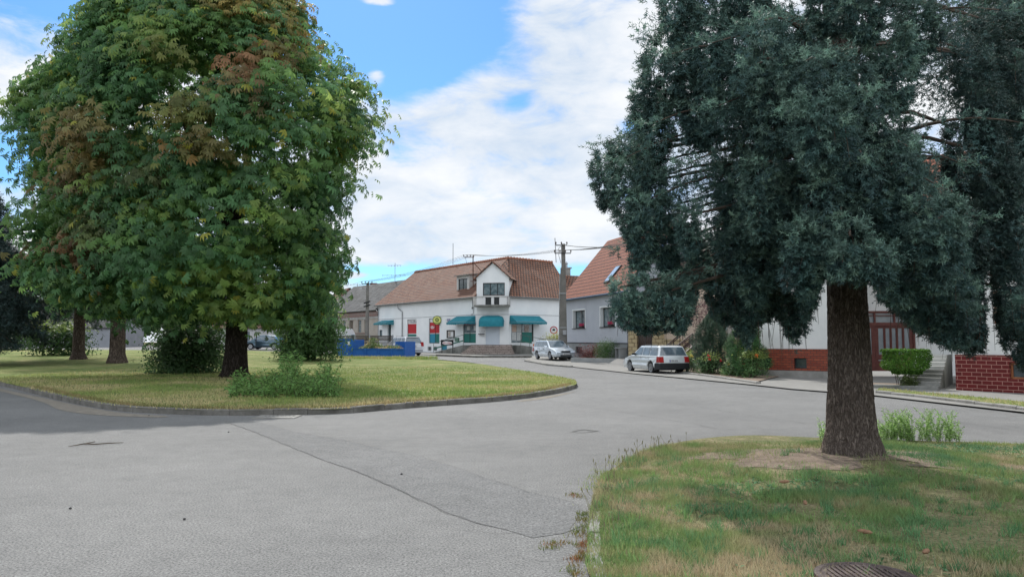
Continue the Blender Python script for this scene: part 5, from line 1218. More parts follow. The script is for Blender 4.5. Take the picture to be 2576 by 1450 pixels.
    if kind == 'suv': q = MB(); q.box((-.02, -.45, bel + .0), (.02, .45, bel + .03)); q.hexa([(.26, -.6, H-.06), (.45, -.6, H-.02), (.45, .6, H-.02), (.26, .6, H-.06), (.2, -.58, H-.02), (.45, -.6, H+.01), (.45, .6, H+.01), (.2, .58, H-.02)]); obj('spoiler', q, paint, t, local=True)
    if open_door:
        q = MB(); a = R(62); x0 = L - 1.75; d = Vector((-math.cos(a), math.sin(a), 0)); p0 = Vector((x0, hw + .01, .3)); q.hexa([p0, p0 + d*1.0, p0 + d*1.0 + Vector((.05, 0, 0)), p0 + Vector((.05, 0, 0))] + [v + Vector((0, 0, .6)) for v in (p0, p0 + d*1.0, p0 + d*1.0 + Vector((.05, 0, 0)), p0 + Vector((.05, 0, 0)))]); dd = obj('open_door', q, mat('dark_door_lining', (.02, .03, .035), (.035, .05, .055)), t, local=True)
        q = MB(); z_ = .9; q.bar(p0 + Vector((0, 0, .6)), p0 + d*.35 + Vector((0, 0, 1.05)), .04); q.bar(p0 + d*.35 + Vector((0, 0, 1.05)), p0 + d*.95 + Vector((0, 0, 1.08)), .04); q.bar(p0 + d*.95 + Vector((0, 0, 1.08)), p0 + d*1.0 + Vector((0, 0, .6)), .04); obj('window_frame', q, PLAST, dd, local=True)
    return t
SILV = mat('silver_paint', (.58, .64, .70), (.62, .68, .74), scale=3, rough=.28, metal=.45, coat=.6)
SILV2 = mat('pale_silver_paint', (.60, .64, .67), (.64, .68, .70), scale=3, rough=.32, metal=.4, coat=.5)
BLUEG = mat('blue_grey_paint', (.07, .12, .16), (.09, .14, .18), scale=3, rough=.28, metal=.5, coat=.7)
WHP = mat('white_paint', (.62, .64, .66), (.66, .68, .70), scale=3, rough=.3, coat=.6)
def place(cx, cy, heading_vec, L):      # centre and direction -> location of the rear end
    h = Vector(heading_vec).normalized(); return (cx - h.x * L / 2, cy - h.y * L / 2), math.atan2(h.y, h.x)
(l, a) = place(3.15, 58.2, (.35, -.937), 4.5)
car('parked_estate_car', 'silver estate car with roof bars facing the camera under the concrete pole', SILV, (l[0], l[1], gz(3, 57) + .09), a, bars=True, plate='4B7 9613')
(l, a) = place(7.45, 40.4, (-.27, .963), 4.45)
car('parked_estate_car', 'silver estate car seen from behind with dark plastic bumper beside the rose bed', SILV2, (l[0], l[1], .0), a, L=4.45, H=1.42, bumper='plastic', strip=False, plate='3B8 4476')
(l, a) = place((1014 - CX) / F * 69.5, 69.5, (-.55, .83), 4.75)
car('parked_suv', 'white sport utility vehicle parked behind the blue skip', WHP, (l[0], l[1], gz(-10, 69)), a, L=4.75, Wd=1.9, H=1.68, kind='suv', wheelb=2.85, strip=False, plate='5B1 2087')
bx = (668 - CX) / F * 78.5
(l, a) = place(bx, 78.5, (-1, .12), 4.6)
car('parked_car', 'blue grey car with its front door open behind the chestnut trunk', BLUEG, (l[0], l[1], gz(bx, 78.5) + .05), a, L=4.6, Wd=1.8, kind='sedan', rails=False, strip=False, open_door=True, plate='2B4 7719')
(l, a) = place(bx - .9, 82.0, (-1, .10), 4.5)
car('parked_car', 'white car standing behind the blue grey car', WHP, (l[0], l[1], gz(bx, 82) + .05), a, L=4.5, Wd=1.8, kind='sedan', rails=False, strip=False, plate='1B9 3306')
# white van roof over the fence
vx = (853 - CX) / F * 73; van = thing('parked_van', 'white van whose roof rises above the wooden fence', 'van', (vx, 73, gz(vx, 73)), R(75))
m_ = MB(); L_, hw = 5.0, .95
P = [(-2.6, .35), (-2.6, 1.6), (-2.55, 2.1), (-2.3, 2.3), (1.0, 2.3), (1.5, 1.9), (2.1, 1.25), (2.6, 1.05), (2.7, .5), (2.6, .35)]
m_.v = [(x, -hw, z) for x, z in P] + [(x, hw, z) for x, z in P]; n_ = len(P); m_.f = [tuple(range(n_-1, -1, -1)), tuple(range(n_, 2*n_))] + [(i, (i+1) % n_, n_ + (i+1) % n_, n_ + i) for i in range(n_)]; m_.f = [tuple(reversed(f)) for f in m_.f]; m_.uv = [[(0, 0)] * len(f) for f in m_.f]
obj('body', m_, WHP, van, local=True, bevel=.08, seg=3)
for x in (-1.7, 1.7):
    for s in (1, -1): m_ = MB(); m_.lathe([(.31, s*.72), (.34, s*.76), (.34, s*.93), (.30, s*.96), (.001, s*.95)], 20, axis='y', c=(x, 0, .34)); obj('wheel', m_, RUBBER, van, local=True)
m_ = MB(); m_.quad([(1.55, -.8, 1.82), (2.06, -.85, 1.3), (2.06, .85, 1.3), (1.55, .8, 1.82)]); [m_.v.__setitem__(i, (v[0]+.02, v[1], v[2]+.03)) for i, v in enumerate(m_.v)]; obj('windscreen', m_, CGLASS, van, local=True)
m_ = MB(); m_.box((.7, -.962, 1.25), (1.5, -.952, 1.75)); obj('side_window', m_, CGLASS, van, local=True)

# ================================================================ SKIP, FENCE, POLES
SKIPB = mat('skip_blue', (.012, .09, .36), (.025, .13, .42), scale=2.2, rough=.5, detail=8)
sx0, sx1 = (848 - CX) / F * 64, (1019 - CX) / F * 62.5
WK = Wall((sx0, 64.2), (sx1, 62.6)); zk = lambda px, py: WK.uz(px, py)[1]
zb_ = zk(930, 898); skip = thing('waste_skip', 'blue open steel skip with low front side on the grass', 'skip', WK.pt(WK.len/2, zb_))
ucab = WK.uz(886, 880)[0]; zl = zk(950, 877.5); zh = zk(868, 853.5); zr_ = zk(1000, 858.5)
m_ = MB(); WK.box(m_, 0, ucab, zb_, zh, -.06, 0); WK.box(m_, 0, .06, zb_, zh, -2.2, -.06); WK.box(m_, ucab - .05, ucab, zl, zh, -2.2, -.06)
obj('high_end', m_, SKIPB, skip)
m_ = MB(); WK.box(m_, ucab + .01, WK.len, zb_, zl, -.05, 0); obj('side_panel', m_, SKIPB, skip)
m_ = MB(); WK.box(m_, ucab + .01, WK.len - 1.8, zb_, zl + .05, -2.2, -2.15); WK.box(m_, WK.len - 1.8, WK.len, zb_, zr_, -2.2, -2.15); obj('rear_panel', m_, SKIPB, skip)
m_ = MB(); WK.box(m_, WK.len - .05, WK.len, zb_, zr_, -2.15, -.05); obj('end_panel', m_, SKIPB, skip)
m_ = MB(); WK.box(m_, .06, WK.len - .05, zb_ + .02, zb_ + .08, -2.15, -.06); obj('skip_floor', m_, SKIPB, skip)
m_ = MB()
for px in (862, 886, 920, 953, 985, 1016): u = WK.uz(px, 880)[0]; WK.box(m_, u - .05, u + .05, zb_ + .02, (zh if px < 890 else zl), .0, .06)
WK.box(m_, 0, ucab, zh, zh + .07, -.08, .06); WK.box(m_, ucab, WK.len + .02, zl, zl + .06, -.07, .05)
obj('stiffening_ribs', m_, SKIPB, skip)
m_ = MB(); u = WK.uz(877, 865)[0]; WK.box(m_, u - .1, u + .1, zh - .45, zh - .15, .0, .012); obj('sticker', m_, PLATE, skip)
FENW = mat('dark_fence_wood', (.045, .035, .028), (.10, .08, .06), scale=3, rough=.85)
WN = Wall(((838 - CX) / F * 68.5, 68.5), ((990 - CX) / F * 67, 67)); fen = thing('slat_fence', 'dark horizontal slat fence behind the blue skip', 'fence', WN.pt(0, .4))
zt_, zb2 = WN.uz(915, 843)[1], WN.uz(915, 873)[1]
m_ = MB(); k = 9
for i in range(k): z = zb2 + (zt_ - zb2) * i / k; WN.box(m_, 0, WN.len, z, z + (zt_-zb2)/k * (.62 if i < 5 else .8), -.02, .0)
obj('slat_panel', m_, FENW, fen)
for px in (840, 893, 930, 988): m_ = MB(); u = WN.uz(px, 860)[0]; WN.box(m_, u - .05, u + .05, 0, zt_ + .04, -.08, -.02) if px == 0 else WN.box(m_, u - .05, u + .05, 0, zt_ + .04, .0, .06); obj('post', m_, METAL, fen)
# utility poles, wires
POLEC = mat('pole_concrete', (.12, .115, .105), (.20, .19, .175), scale=2, rough=.9, bump=.3, bscale=30, detail=8)
PY = 58.5; pbx = (1416 - CX) / F * PY
pole = thing('double_concrete_pole', 'tall twin concrete utility pole in front of the junction of shop and grey house', 'utility pole', (pbx, PY, 0))
zt_p = A(1413, 613, PY).z
for x0, x1, w0, w1, top in ((-.16, -.06, .32, .22, zt_p - 1.9), (.15, .04, .36, .30, zt_p)):
    m_ = MB(); m_.hexa([(pbx + x0 - w0/2, PY - .16, 0), (pbx + x0 + w0/2, PY - .16, 0), (pbx + x0 + w0/2, PY + .16, 0), (pbx + x0 - w0/2, PY + .16, 0), (pbx + x1 - w1/2, PY - .1, top), (pbx + x1 + w1/2, PY - .1, top), (pbx + x1 + w1/2, PY + .1, top), (pbx + x1 - w1/2, PY + .1, top)]); obj('shaft', m_, POLEC, pole, bevel=.02)
def crossarm(parent, c, half, n, drop=.2, m=BLACK):
    m_ = MB(); m_.bar(c - Vector((half, 0, 0)), c + Vector((half, 0, 0)), .07); cr = obj('crossarm', m_, m, parent)
    for i in range(n):
        x = -half + 2 * half * i / (n - 1); q = MB(); q.lathe([(.02, 0), (.02, .08), (.06, .10), (.045, .16), (.06, .18), (.03, .24)], 10, c=(c.x + x, c.y, c.z + .02)); obj('insulator', q, mat('insulator_brown', (.06, .03, .02), rough=.25), cr)
    return c
ca = crossarm(pole, Vector((pbx, PY - .12, A(1413, 637, PY).z)), .62, 4); crossarm(pole, Vector((pbx - .1, PY - .12, zt_p - .12)), .42, 3)
m_ = MB(); p0 = Vector((pbx - .05, PY - .25, zt_p - .1)); m_.tube([p0, p0 + Vector((-.28, -.05, -.3)), p0 + Vector((-.26, 0, -.8)), p0 + Vector((-.1, .02, -1.4))], .022, 5); m_.tube([(pbx - .33, PY - .1, .3), (pbx - .22, PY - .1, zt_p - 2.3)], .035, 6); m_.tube([(pbx - .1, PY - .1, zt_p - 2.6), (pbx - .52, PY - .1, zt_p + .6)][:1] + [(pbx - .5, PY, zt_p - .6)], .02, 5) if False else None; obj('cable', m_, METAL, pole)
m_ = MB(); m_.tube([A(1399, 660, PY + .3), A(1396, 598, PY + .3)], .025, 6); obj('rod', m_, BLACK, pole)
for z in (2.6, 5.2): m_ = MB(); m_.box((pbx - .28, PY - .18, z), (pbx + .26, PY + .18, z + .07)); obj('pole_band', m_, METAL, pole)
m_ = MB(); m_.box((pbx - .02, PY - .32, 2.1), (pbx + .24, PY - .17, 2.45)); obj('junction_box', m_, METAL, pole)
# roof mast on the shop
MY = 79.0; mast = thing('roof_mast', 'rusty steel wire mast standing on the shop roof beside the gable dormer', 'mast', A(1190, 742, 76))
mz = A(1190, 643, MY).z; mx_ = (1190.3 - CX) / F * MY * 1.0
mt = A(1190, 643, 76.3); mb0 = A(1190.5, 744, 76.3)
m_ = MB(); m_.tube([mb0 - Vector((0, 0, .4)), mt], .05, 8); obj('tube', m_, RUST, mast)
m_ = MB(); m_.bar(mt - Vector((0, 0, .6)), A(1212, 683, 78.2), .05); obj('stay', m_, RUST, mast)
cm = mt + Vector((-.42, -.05, -.15)); crossarm(mast, cm, .5, 4, m=RUST)
m_ = MB(); q0 = cm + Vector((-.35, 0, 0)); m_.tube([q0, q0 + Vector((.15, 0, -.6)), q0 + Vector((.5, 0, -.75)), q0 + Vector((.8, 0, -.4)), q0 + Vector((.8, 0, 0))], .015, 5); obj('cable_loop', m_, BLACK, mast)
m_ = MB(); m_.bar(mt - Vector((.3, 0, 2.55)), mt + Vector((.3, 0, -2.55)), .06); obj('bracket', m_, RUST, mast)
# wall hook for the incoming cable
hk = MB(); u = WL.len - .55; zz1, zz2 = WL.uz(*z1(1468, 688))[1], WL.uz(*z1(1470, 785))[1]
hk.tube([WL.pt(u, zz1, .12), WL.pt(u, zz2, .12)], .03, 6); hk.bar(WL.pt(u - .12, zz2 + .1, .12), WL.pt(u + .15, zz2 + .1, .12), .08); hk.tube([WL.pt(u - .1 + .3*math.sin(a_)*.9, zz2 - .28 + .3*math.cos(a_) - .0, .12) for a_ in [3.9 - 4.2*k_/9 for k_ in range(10)]], .022, 5)
tag(obj('cable_hook', hk, BLACK), 'black iron cable hook on the shop wall left of the balcony', 'cable hook')
# pole further left
P2Y = 76.0; p2x = (924 - CX) / F * P2Y; p2 = thing('utility_pole', 'slim grey utility pole with lamp arm in front of the old slate roofed house', 'utility pole', (p2x, P2Y, .3)); zt2 = A(924, 711, P2Y).z
m_ = MB(); m_.tube([(p2x - .0, P2Y, .1), (p2x, P2Y, zt2)], [.22, .13], 10); obj('shaft', m_, POLEC, p2)
c2_ = Vector((p2x - .05, P2Y - .15, A(924, 714, P2Y).z)); crossarm(p2, c2_, .5, 4)
m_ = MB(); m_.tube([(p2x, P2Y, zt2 - 1.0), (p2x - .15, P2Y - .2, zt2 - .6), (p2x - .5, P2Y - .4, zt2 - .55)], .03, 6); ar_ = obj('lamp_arm', m_, METAL, p2)
m_ = MB(); m_.hexa([(p2x - .75, P2Y - .5, zt2 - .62), (p2x - .45, P2Y - .5, zt2 - .64), (p2x - .45, P2Y - .3, zt2 - .64), (p2x - .75, P2Y - .3, zt2 - .62), (p2x - .72, P2Y - .48, zt2 - .52), (p2x - .45, P2Y - .46, zt2 - .50), (p2x - .45, P2Y - .34, zt2 - .50), (p2x - .72, P2Y - .32, zt2 - .52)]); obj('lamp_head', m_, METAL, ar_)
for dz in (1.95, 2.3): m_ = MB(); c = Vector((p2x, P2Y - .2, zt2 - dz)); m_.bar(c - Vector((.32, 0, .08)), c + Vector((.32, 0, .12)), .12); obj('fitting', m_, PLAST, p2)
# wires
def wire(a, b, sag, label, cat='wire', r=.012, group='overhead wires across the square'):
    m_ = MB(); a = Vector(a); b = Vector(b); m_.tube([a.lerp(b, k/12) - Vector((0, 0, 4 * sag * (k/12) * (1 - k/12))) for k in range(13)], r, 4)
    return tag(obj('overhead_wire', m_, mat('wire_grey', (.03, .03, .03), (.05, .05, .05))), label, cat, group)
wl_ = 'thin overhead wire between the slim pole and the roof mast'
for i in range(4):
    f = i / 3 - .5; wire(c2_ + Vector((f, 0, .25)), cm + Vector((f, 0, .25)), .35, wl_, r=.009)
for i in range(4):
    f = i / 3 - .5; wire(cm + Vector((f + .1, 0, .25)), ca + Vector((f * 1.24, 0, .25)), .25, 'thin overhead wire between the roof mast and the twin concrete pole', r=.009)
SPX = Vector((14.0, 26.0, 6.6))
for i in range(4):
    f = i / 3 - .5; wire(ca + Vector((f * 1.24, 0, .25)), Vector((12.5 + f * 1.2, 25.0, 7.9 + .1 * i)), .9, 'thin overhead wire running from the twin concrete pole behind the big spruce', r=.012)
wire((pbx, PY - .1, zt_p - .1), (12.2, 25.0, 7.2), 1.0, 'thick black cable running from the top of the twin pole behind the big spruce', r=.022, group=None)
for i in range(2): f = i - .5; wire(c2_ + Vector((f, 0, .25)), (p2x - 14 + f, 96, 7.2), .4, 'thin overhead wire leaving the slim pole towards the far brown gable', r=.009)
# round no-entry style sign
q = r1(WR, 2253, 978, 2297, 1042); sgc = A(*z1(2275, 1000), 75.5); sg = thing('road_sign', 'round white road sign with red rim at the right end of the shop', 'sign', (sgc.x, sgc.y, gz(sgc.x, sgc.y)))
WS2 = Wall((sgc.x, sgc.y), (sgc.x + 1, sgc.y)); obj('plate', disc(WS2, 0, sgc.z, .37, -.02, .0), WPANEL, sg); obj('rim', disc(WS2, 0, sgc.z, .38, -.01, .01, rin=.29), REDP, sg)
m_ = MB(); m_.hexa([(sgc.x - .14, sgc.y - .02, sgc.z - .05), (sgc.x + .14, sgc.y - .02, sgc.z - .05), (sgc.x + .14, sgc.y - .01, sgc.z - .05), (sgc.x - .14, sgc.y - .01, sgc.z - .05), (sgc.x - .08, sgc.y - .02, sgc.z + .12), (sgc.x + .10, sgc.y - .02, sgc.z + .12), (sgc.x + .10, sgc.y - .01, sgc.z + .12), (sgc.x - .08, sgc.y - .01, sgc.z + .12)]); obj('symbol', m_, BLK, sg)
m_ = MB(); m_.tube([(sgc.x, sgc.y + .05, 0), (sgc.x, sgc.y + .05, sgc.z + .35)], .03, 8); obj('post', m_, METAL, sg)
# pavement stand with black board
c = A(*z1(1202, 1232), 70.5); stn = thing('pavement_stand', 'black framed pavement sign with white pear shaped logo beside the ramp', 'sign stand', (c.x, 70.5, c.z)); WSN = Wall((c.x, 70.5), (c.x + 1, 70.5))
m_ = MB()
for x in (-.5, .5): m_.bar((c.x + x, 70.5, c.z), (c.x + x, 70.5, c.z + 1.15), .04); m_.bar((c.x + x, 71.0, c.z), (c.x + x, 70.52, c.z + 1.0), .03)
obj('frame', m_, BLACK, stn); m_ = MB(); WSN.box(m_, -.58, .58, c.z + .72, c.z + 1.22, -.02, .02); pb_ = obj('board', m_, BLACK, stn)
m_ = MB(); m_.quad([WSN.pt(.45 * math.cos(t), c.z + .94 + .15 * math.sin(t) * (1 + .15*math.cos(3*t)), .024) for t in [k_ * math.pi / 10 for k_ in range(20)]]); obj('logo', m_, WPANEL, pb_)
obj('lettering', text_mb('Hruška', .24, lambda x, y, h: WSN.pt(x * 1.1, c.z + .93 + y, .028 + h)), REDP, pb_)
# small bin on the right railing end
c = WR.pt(4.7, gz0 + .35 + .95, 1.25); m_ = MB(); m_.lathe([(.0, -.16), (.12, -.16), (.14, .12), (.15, .14), (.0, .14)], 12, c=tuple(c)); tag(obj('litter_bin', m_, BLACK), 'small black litter bin fixed to the right ramp rail', 'bin')
# concrete post standing in the rose bed
c = G(1838, 929, 0); lp = thing('lamp_post', 'pale round concrete post rising from the rose bed into the spruce branches', 'post', (c[0], c[1], 0)); m_ = MB(); m_.lathe([(.19, -.05), (.18, 1.2), (.17, 2.4)], 16, c=(c[0], c[1], 0)); obj('base_section', m_, CONC, lp); m_ = MB(); m_.lathe([(.13, 2.4), (.085, 7.4)], 14, c=(c[0], c[1], 0)); sh_ = obj('shaft', m_, POLEC, lp)
m_ = MB(); m_.tube([(c[0], c[1], 7.3), (c[0] - .1, c[1] - .3, 7.9), (c[0] - .5, c[1] - 1.4, 8.1)], .04, 8); m_.lathe([(.02, 0), (.16, .03), (.14, .12), (.02, .16)], 12, c=(c[0] - .5, c[1] - 1.5, 8.05)); obj('lamp_arm', m_, METAL, sh_)
# street drain, manhole, stick, stones
c = G(697, 1048.5); dr_ = thing('street_drain', 'pale iron street drain grate sunk beside the island kerb', 'drain', (c[0], c[1], 0)); hw_, hd = .36, .24
m_ = MB(); m_.box((c[0]-hw_-.1, c[1]-hd-.08, -.02), (c[0]+hw_+.1, c[1]-hd, .018)); m_.box((c[0]-hw_-.1, c[1]+hd, -.02), (c[0]+hw_+.1, c[1]+hd+.08, .018)); m_.box((c[0]-hw_-.1, c[1]-hd, -.02), (c[0]-hw_, c[1]+hd, .018)); m_.box((c[0]+hw_, c[1]-hd, -.02), (c[0]+hw_+.1, c[1]+hd, .018)); obj('frame', m_, M_KERB2, dr_)
m_ = MB(); n_ = 9
for i in range(n_): x = c[0] - hw_ + 2*hw_*i/(n_-1); m_.box((x - .022, c[1]-hd, -.02), (x + .022, c[1]+hd, .012))
for y in (-.08, .08): m_.box((c[0]-hw_, c[1]+y-.02, -.015), (c[0]+hw_, c[1]+y+.02, .010))
obj('grate', m_, mat('worn_iron', (.26, .25, .23), (.34, .33, .31), scale=9, rough=.7), dr_); m_ = MB(); m_.quad([(c[0]-hw_, c[1]-hd, .005), (c[0]+hw_, c[1]-hd, .005), (c[0]+hw_, c[1]+hd, .005), (c[0]-hw_, c[1]+hd, .005)]); obj('shaft_opening', m_, BLACK, dr_)
c = G(2182, 1483); mh = thing('manhole_cover', 'dark iron manhole cover in the dry grass at the frame edge', 'manhole cover', (c[0], c[1], NZ)); m_ = MB(); m_.lathe([(.34, -.05), (.34, .045), (.30, .05), (.29, .04), (.27, .04), (0.001, .042)], 36, c=(c[0], c[1], NZ)); obj('cover', m_, mat('old_iron', (.07, .05, .05), (.13, .10, .09), scale=14, rough=.6, bump=.6), mh)
m_ = MB()
for i in range(-6, 7):
    x = i * .04; h_ = math.sqrt(max(0, .25**2 - x*x)); m_.box((c[0] + x - .010, c[1] - h_, NZ + .042), (c[0] + x + .010, c[1] + h_, NZ + .052))
obj('tread_pattern', m_, MATS['old_iron'], mh)
m_ = MB(); pts = [G(172, 1125), G(195, 1121), G(212, 1118), G(240, 1119), (G(275, 1116.5)), G(311, 1115)]; m_.tube([(p[0], p[1], .02) for p in pts], [.004, .008, .011, .010, .009, .005], 6); m_.tube([(pts[2][0], pts[2][1], .02), (pts[2][0] + .12, pts[2][1] + .1, .04)], .007, 5)
tag(obj('fallen_stick', m_, mat('dead_bark', (.06, .045, .03), (.11, .08, .06), scale=12)), 'long thin dead stick lying on the bare asphalt', 'stick')
CONEM = mat('pine_cone_brown', (.30, .17, .10), (.17, .10, .06), scale=20)
for i, (px, py, l_) in enumerate(((1974, 1226, 'pale spruce cone lying in the grass left of the trunk'), (2026, 1281, 'spruce cone half hidden in grass between trunk and grate'), (2176, 1357, 'largest orange brown spruce cone in the foreground grass'), (2330, 1409, 'dark spruce cone at the edge of the shaded grass'))):
    c = G(px, py, NZ); m_ = MB(); ax = Vector((math.cos(i*1.3), math.sin(i*1.3), .05)) ; n_ = 9; pts = [Vector((c[0], c[1], NZ + .07)) + ax * (.12 * (k/(n_-1)) - .06) for k in range(n_)]; m_.tube(pts, [.004, .014, .018, .016, .021, .017, .018, .010, .004], 9); tag(obj('spruce_cone', m_, CONEM), l_, 'spruce cone', 'spruce cones lying under the big spruce')
for i, (px, py) in enumerate(((177, 1280), (464, 1307), (575, 1087), (1010, 1193), (375, 1045))):
    c = G(px, py); m_ = MB(); m_.lathe([(.002, 0), (.014, .004), (.016, .012), (.004, .02)], 7, c=(c[0], c[1], .003)); tag(obj('pebble', m_, BLACK), 'tiny dark pebble lying loose on the asphalt', 'pebble', 'pebbles on the asphalt')
# ================================================================ VEGETATION
LEAF = leaf_mat('leaf', .45, .5); NEEDLE = leaf_mat('needle', .12, .6); GRASS = leaf_mat('grass_blade', .25, .7)
BARK = mat('spruce_bark', (.045, .034, .027), (.13, .10, .08), rough=.95, scale=5, detail=10)
def bark_mat(name, c1, c2, sc=(16, 16, 4), dist=.05):
    m = bpy.data.materials.new(name); m.use_nodes = True; nt = m.node_tree; N = nt.nodes; L = nt.links; b = N['Principled BSDF']; b.inputs['Roughness'].default_value = .95; b.inputs['Specular IOR Level'].default_value = .1
    tc = N.new('ShaderNodeTexCoord'); mp = N.new('ShaderNodeMapping'); mp.inputs['Scale'].default_value = sc; L.new(tc.outputs['Object'], mp.inputs[0])
    ns = N.new('ShaderNodeTexNoise'); ns.inputs['Scale'].default_value = 1.2; ns.inputs['Detail'].default_value = 3; L.new(mp.outputs[0], ns.inputs['Vector'])
    av = N.new('ShaderNodeVectorMath'); av.operation = 'MULTIPLY_ADD'; L.new(ns.outputs['Color'], av.inputs[0]); av.inputs[1].default_value = (2.6, 2.6, 2.6); L.new(mp.outputs[0], av.inputs[2])
    v = N.new('ShaderNodeTexVoronoi'); v.feature = 'DISTANCE_TO_EDGE'; v.inputs['Scale'].default_value = 1.0; L.new(av.outputs[0], v.inputs['Vector'])
    r = N.new('ShaderNodeValToRGB'); r.color_ramp.elements[0].position = .0; r.color_ramp.elements[0].color = (c1[0]*.5, c1[1]*.5, c1[2]*.5, 1); r.color_ramp.elements[1].position = .4; r.color_ramp.elements[1].color = (*c2, 1); q = r.color_ramp.elements.new(.09); q.color = (*c1, 1)
    L.new(v.outputs['Distance'], r.inputs['Fac']); L.new(r.outputs['Color'], b.inputs['Base Color'])
    n3 = N.new('ShaderNodeTexNoise'); n3.inputs['Scale'].default_value = 3; n3.inputs['Detail'].default_value = 8; L.new(mp.outputs[0], n3.inputs['Vector'])
    h = N.new('ShaderNodeMath'); h.operation = 'MULTIPLY_ADD'; L.new(n3.outputs['Fac'], h.inputs[0]); h.inputs[1].default_value = .35; mn = N.new('ShaderNodeMath'); mn.operation = 'MINIMUM'; L.new(v.outputs['Distance'], mn.inputs[0]); mn.inputs[1].default_value = .35; L.new(mn.outputs[0], h.inputs[2])
    bp = N.new('ShaderNodeBump'); bp.inputs['Strength'].default_value = 1; bp.inputs['Distance'].default_value = dist; L.new(h.outputs[0], bp.inputs['Height']); L.new(bp.outputs['Normal'], b.inputs['Normal']); return m
BARKS = bark_mat('spruce_bark_plates', (.115, .092, .078), (.21, .175, .15), (20, 20, 6), .045)
BARKC = bark_mat('chestnut_bark', (.03, .024, .02), (.075, .062, .052), (9, 9, 2.5), .06)
BARKG = bark_mat('grey_brown_bark', (.08, .06, .05), (.17, .135, .11), (9, 9, 2.5), .05)
def trunk(parent, pts, rad, m, n=20, lumps=.05, seed=0, name='trunk', rings=40, rough=0.0):
    """round trunk with uneven outline, resampled so flare and bark read"""
    rnd = np.random.default_rng(seed); P = [Vector(p) for p in pts]; seg = len(P) - 1; V = []; fc = []
    T = np.linspace(0, seg, rings); ph = rnd.random(6) * 6.28
    for t in T:
        k = min(int(t), seg - 1); f = t - k; c = P[k].lerp(P[k+1], f); r = rad[k] * (1-f) + rad[k+1] * f
        for j in range(n):
            a = 2 * math.pi * j / n; fl = max(0, 1 - (c.z - P[0].z) / .75)
            q = r * (1 + lumps * (math.sin(3*a + ph[0] + t) * .5 + math.sin(5*a + ph[1] - t*1.3) * .35) + .13 * fl * math.sin(5*a + ph[2]))
            V.append((c.x + q * math.cos(a), c.y + q * math.sin(a), c.z))
    for k in range(rings - 1):
        for j in range(n): fc.append((k*n + j, k*n + (j+1) % n, (k+1)*n + (j+1) % n, (k+1)*n + j))
    V = np.array(V)
    if rough:
        C_ = np.repeat(np.array([np.mean(V[k*n:(k+1)*n], axis=0) for k in range(rings)]), n, 0); D_ = V - C_; rr0 = np.linalg.norm(D_[:, :2], axis=1, keepdims=True); u_ = D_ / np.maximum(rr0, 1e-5)
        Q = np.c_[u_[:, :2] * 7.5 + 20, V[:, 2:] * 3.2]; w_ = np.c_[vnoise(Q, .8), vnoise(Q + 7, .8), vnoise(Q + 13, .8)] * 1.3; n1_ = 1 - np.abs(vnoise(Q + w_, 1.0) * 2 - 1); n2_ = 1 - np.abs(vnoise(Q * (2.1, 2.1, 2.1) + w_ * 2 + 9, 1.0) * 2 - 1)
        V = V + u_ * (rough * (-np.clip(n1_ - .72, 0, 1) * 3.4 - np.clip(n2_ - .75, 0, 1) * 1.8 + .35))[:, None] * (1, 1, 0)
    return np_obj(name, V, np.array(fc), m, parent, smooth=True)
def jitter_col(base, n, per, var=.25, clump=None):
    c = np.asarray(base, dtype=float)
    if c.ndim == 1: c = np.tile(c, (n, 1))
    c = c * (1 + var * (RNG.random((n, 1)) * 2 - 1)); c[:, 0] *= 1 + .15 * (RNG.random(n) - .5)
    return np.repeat(c, per, axis=0)
# ---------------------------------------------------------------- the chestnut
TY = 31.4; ct = G(588, 948, .12); TX = ct[0]; TY = ct[1]
ches = thing('chestnut_tree', 'huge horse chestnut with browning leaf patches and dark trunk on the island', 'tree', (TX, TY, .1))
zz = lambda py: A(500, py, TY).z; xx = lambda px, py=600: A(px, py, TY).x
OUT = [(-170, 360, 540), (-100, 300, 630), (-30, 225, 705), (40, 175, 738), (100, 145, 775), (160, 90, 860), (230, 24, 940), (330, 18, 930), (420, 50, 905), (520, 75, 895), (600, 50, 895), (680, 70, 890), (700, 95, 865), (735, 165, 855), (762, 290, 848), (782, 390, 800)]
OZ = np.array([zz(o[0]) for o in OUT])[::-1]; OL = np.array([xx(o[1]) for o in OUT])[::-1]; OR = np.array([xx(o[2]) for o in OUT])[::-1]
def crown_pts(n, rlo, rhi):
    z = RNG.random(n) * (OZ[-1] - OZ[0]) + OZ[0]; l = np.interp(z, OZ, OL); r = np.interp(z, OZ, OR)
    cx, rx = (l+r)/2, (r-l)/2; ry = np.minimum(rx * .92, 6.6); a = RNG.random(n) * 2 * math.pi; q = rlo + (rhi-rlo) * RNG.random(n) ** .6; q = q * (.68 + .55 * np.clip(vnoise(np.stack([np.cos(a) * 2 + 5, np.sin(a) * 2 + 5, z * .45], 1), 1.5), 0, .62))
    zt = (z - OZ[0]) / (OZ[-1] - OZ[0]); cap = np.clip((1 - zt) * 4, .15, 1) ** .5
    N_ = np.stack([np.cos(a) / rx, np.sin(a) / ry, (zt - .42) * .28], 1)
    Y_ = TY + ry*q*np.sin(a) * cap; X_ = cx + rx*q*np.cos(a); k_ = 1 + (Y_ / TY - 1) * .9; P = np.stack([X_ * k_, Y_, CAMH + (z - CAMH) * k_], 1); return P, unit(N_)
C1_, N1_ = crown_pts(1000, .80, .985); C2_, N2_ = crown_pts(330, .25, .8)
CP = np.concatenate([C1_, C2_]); CN = np.concatenate([N1_, N2_])
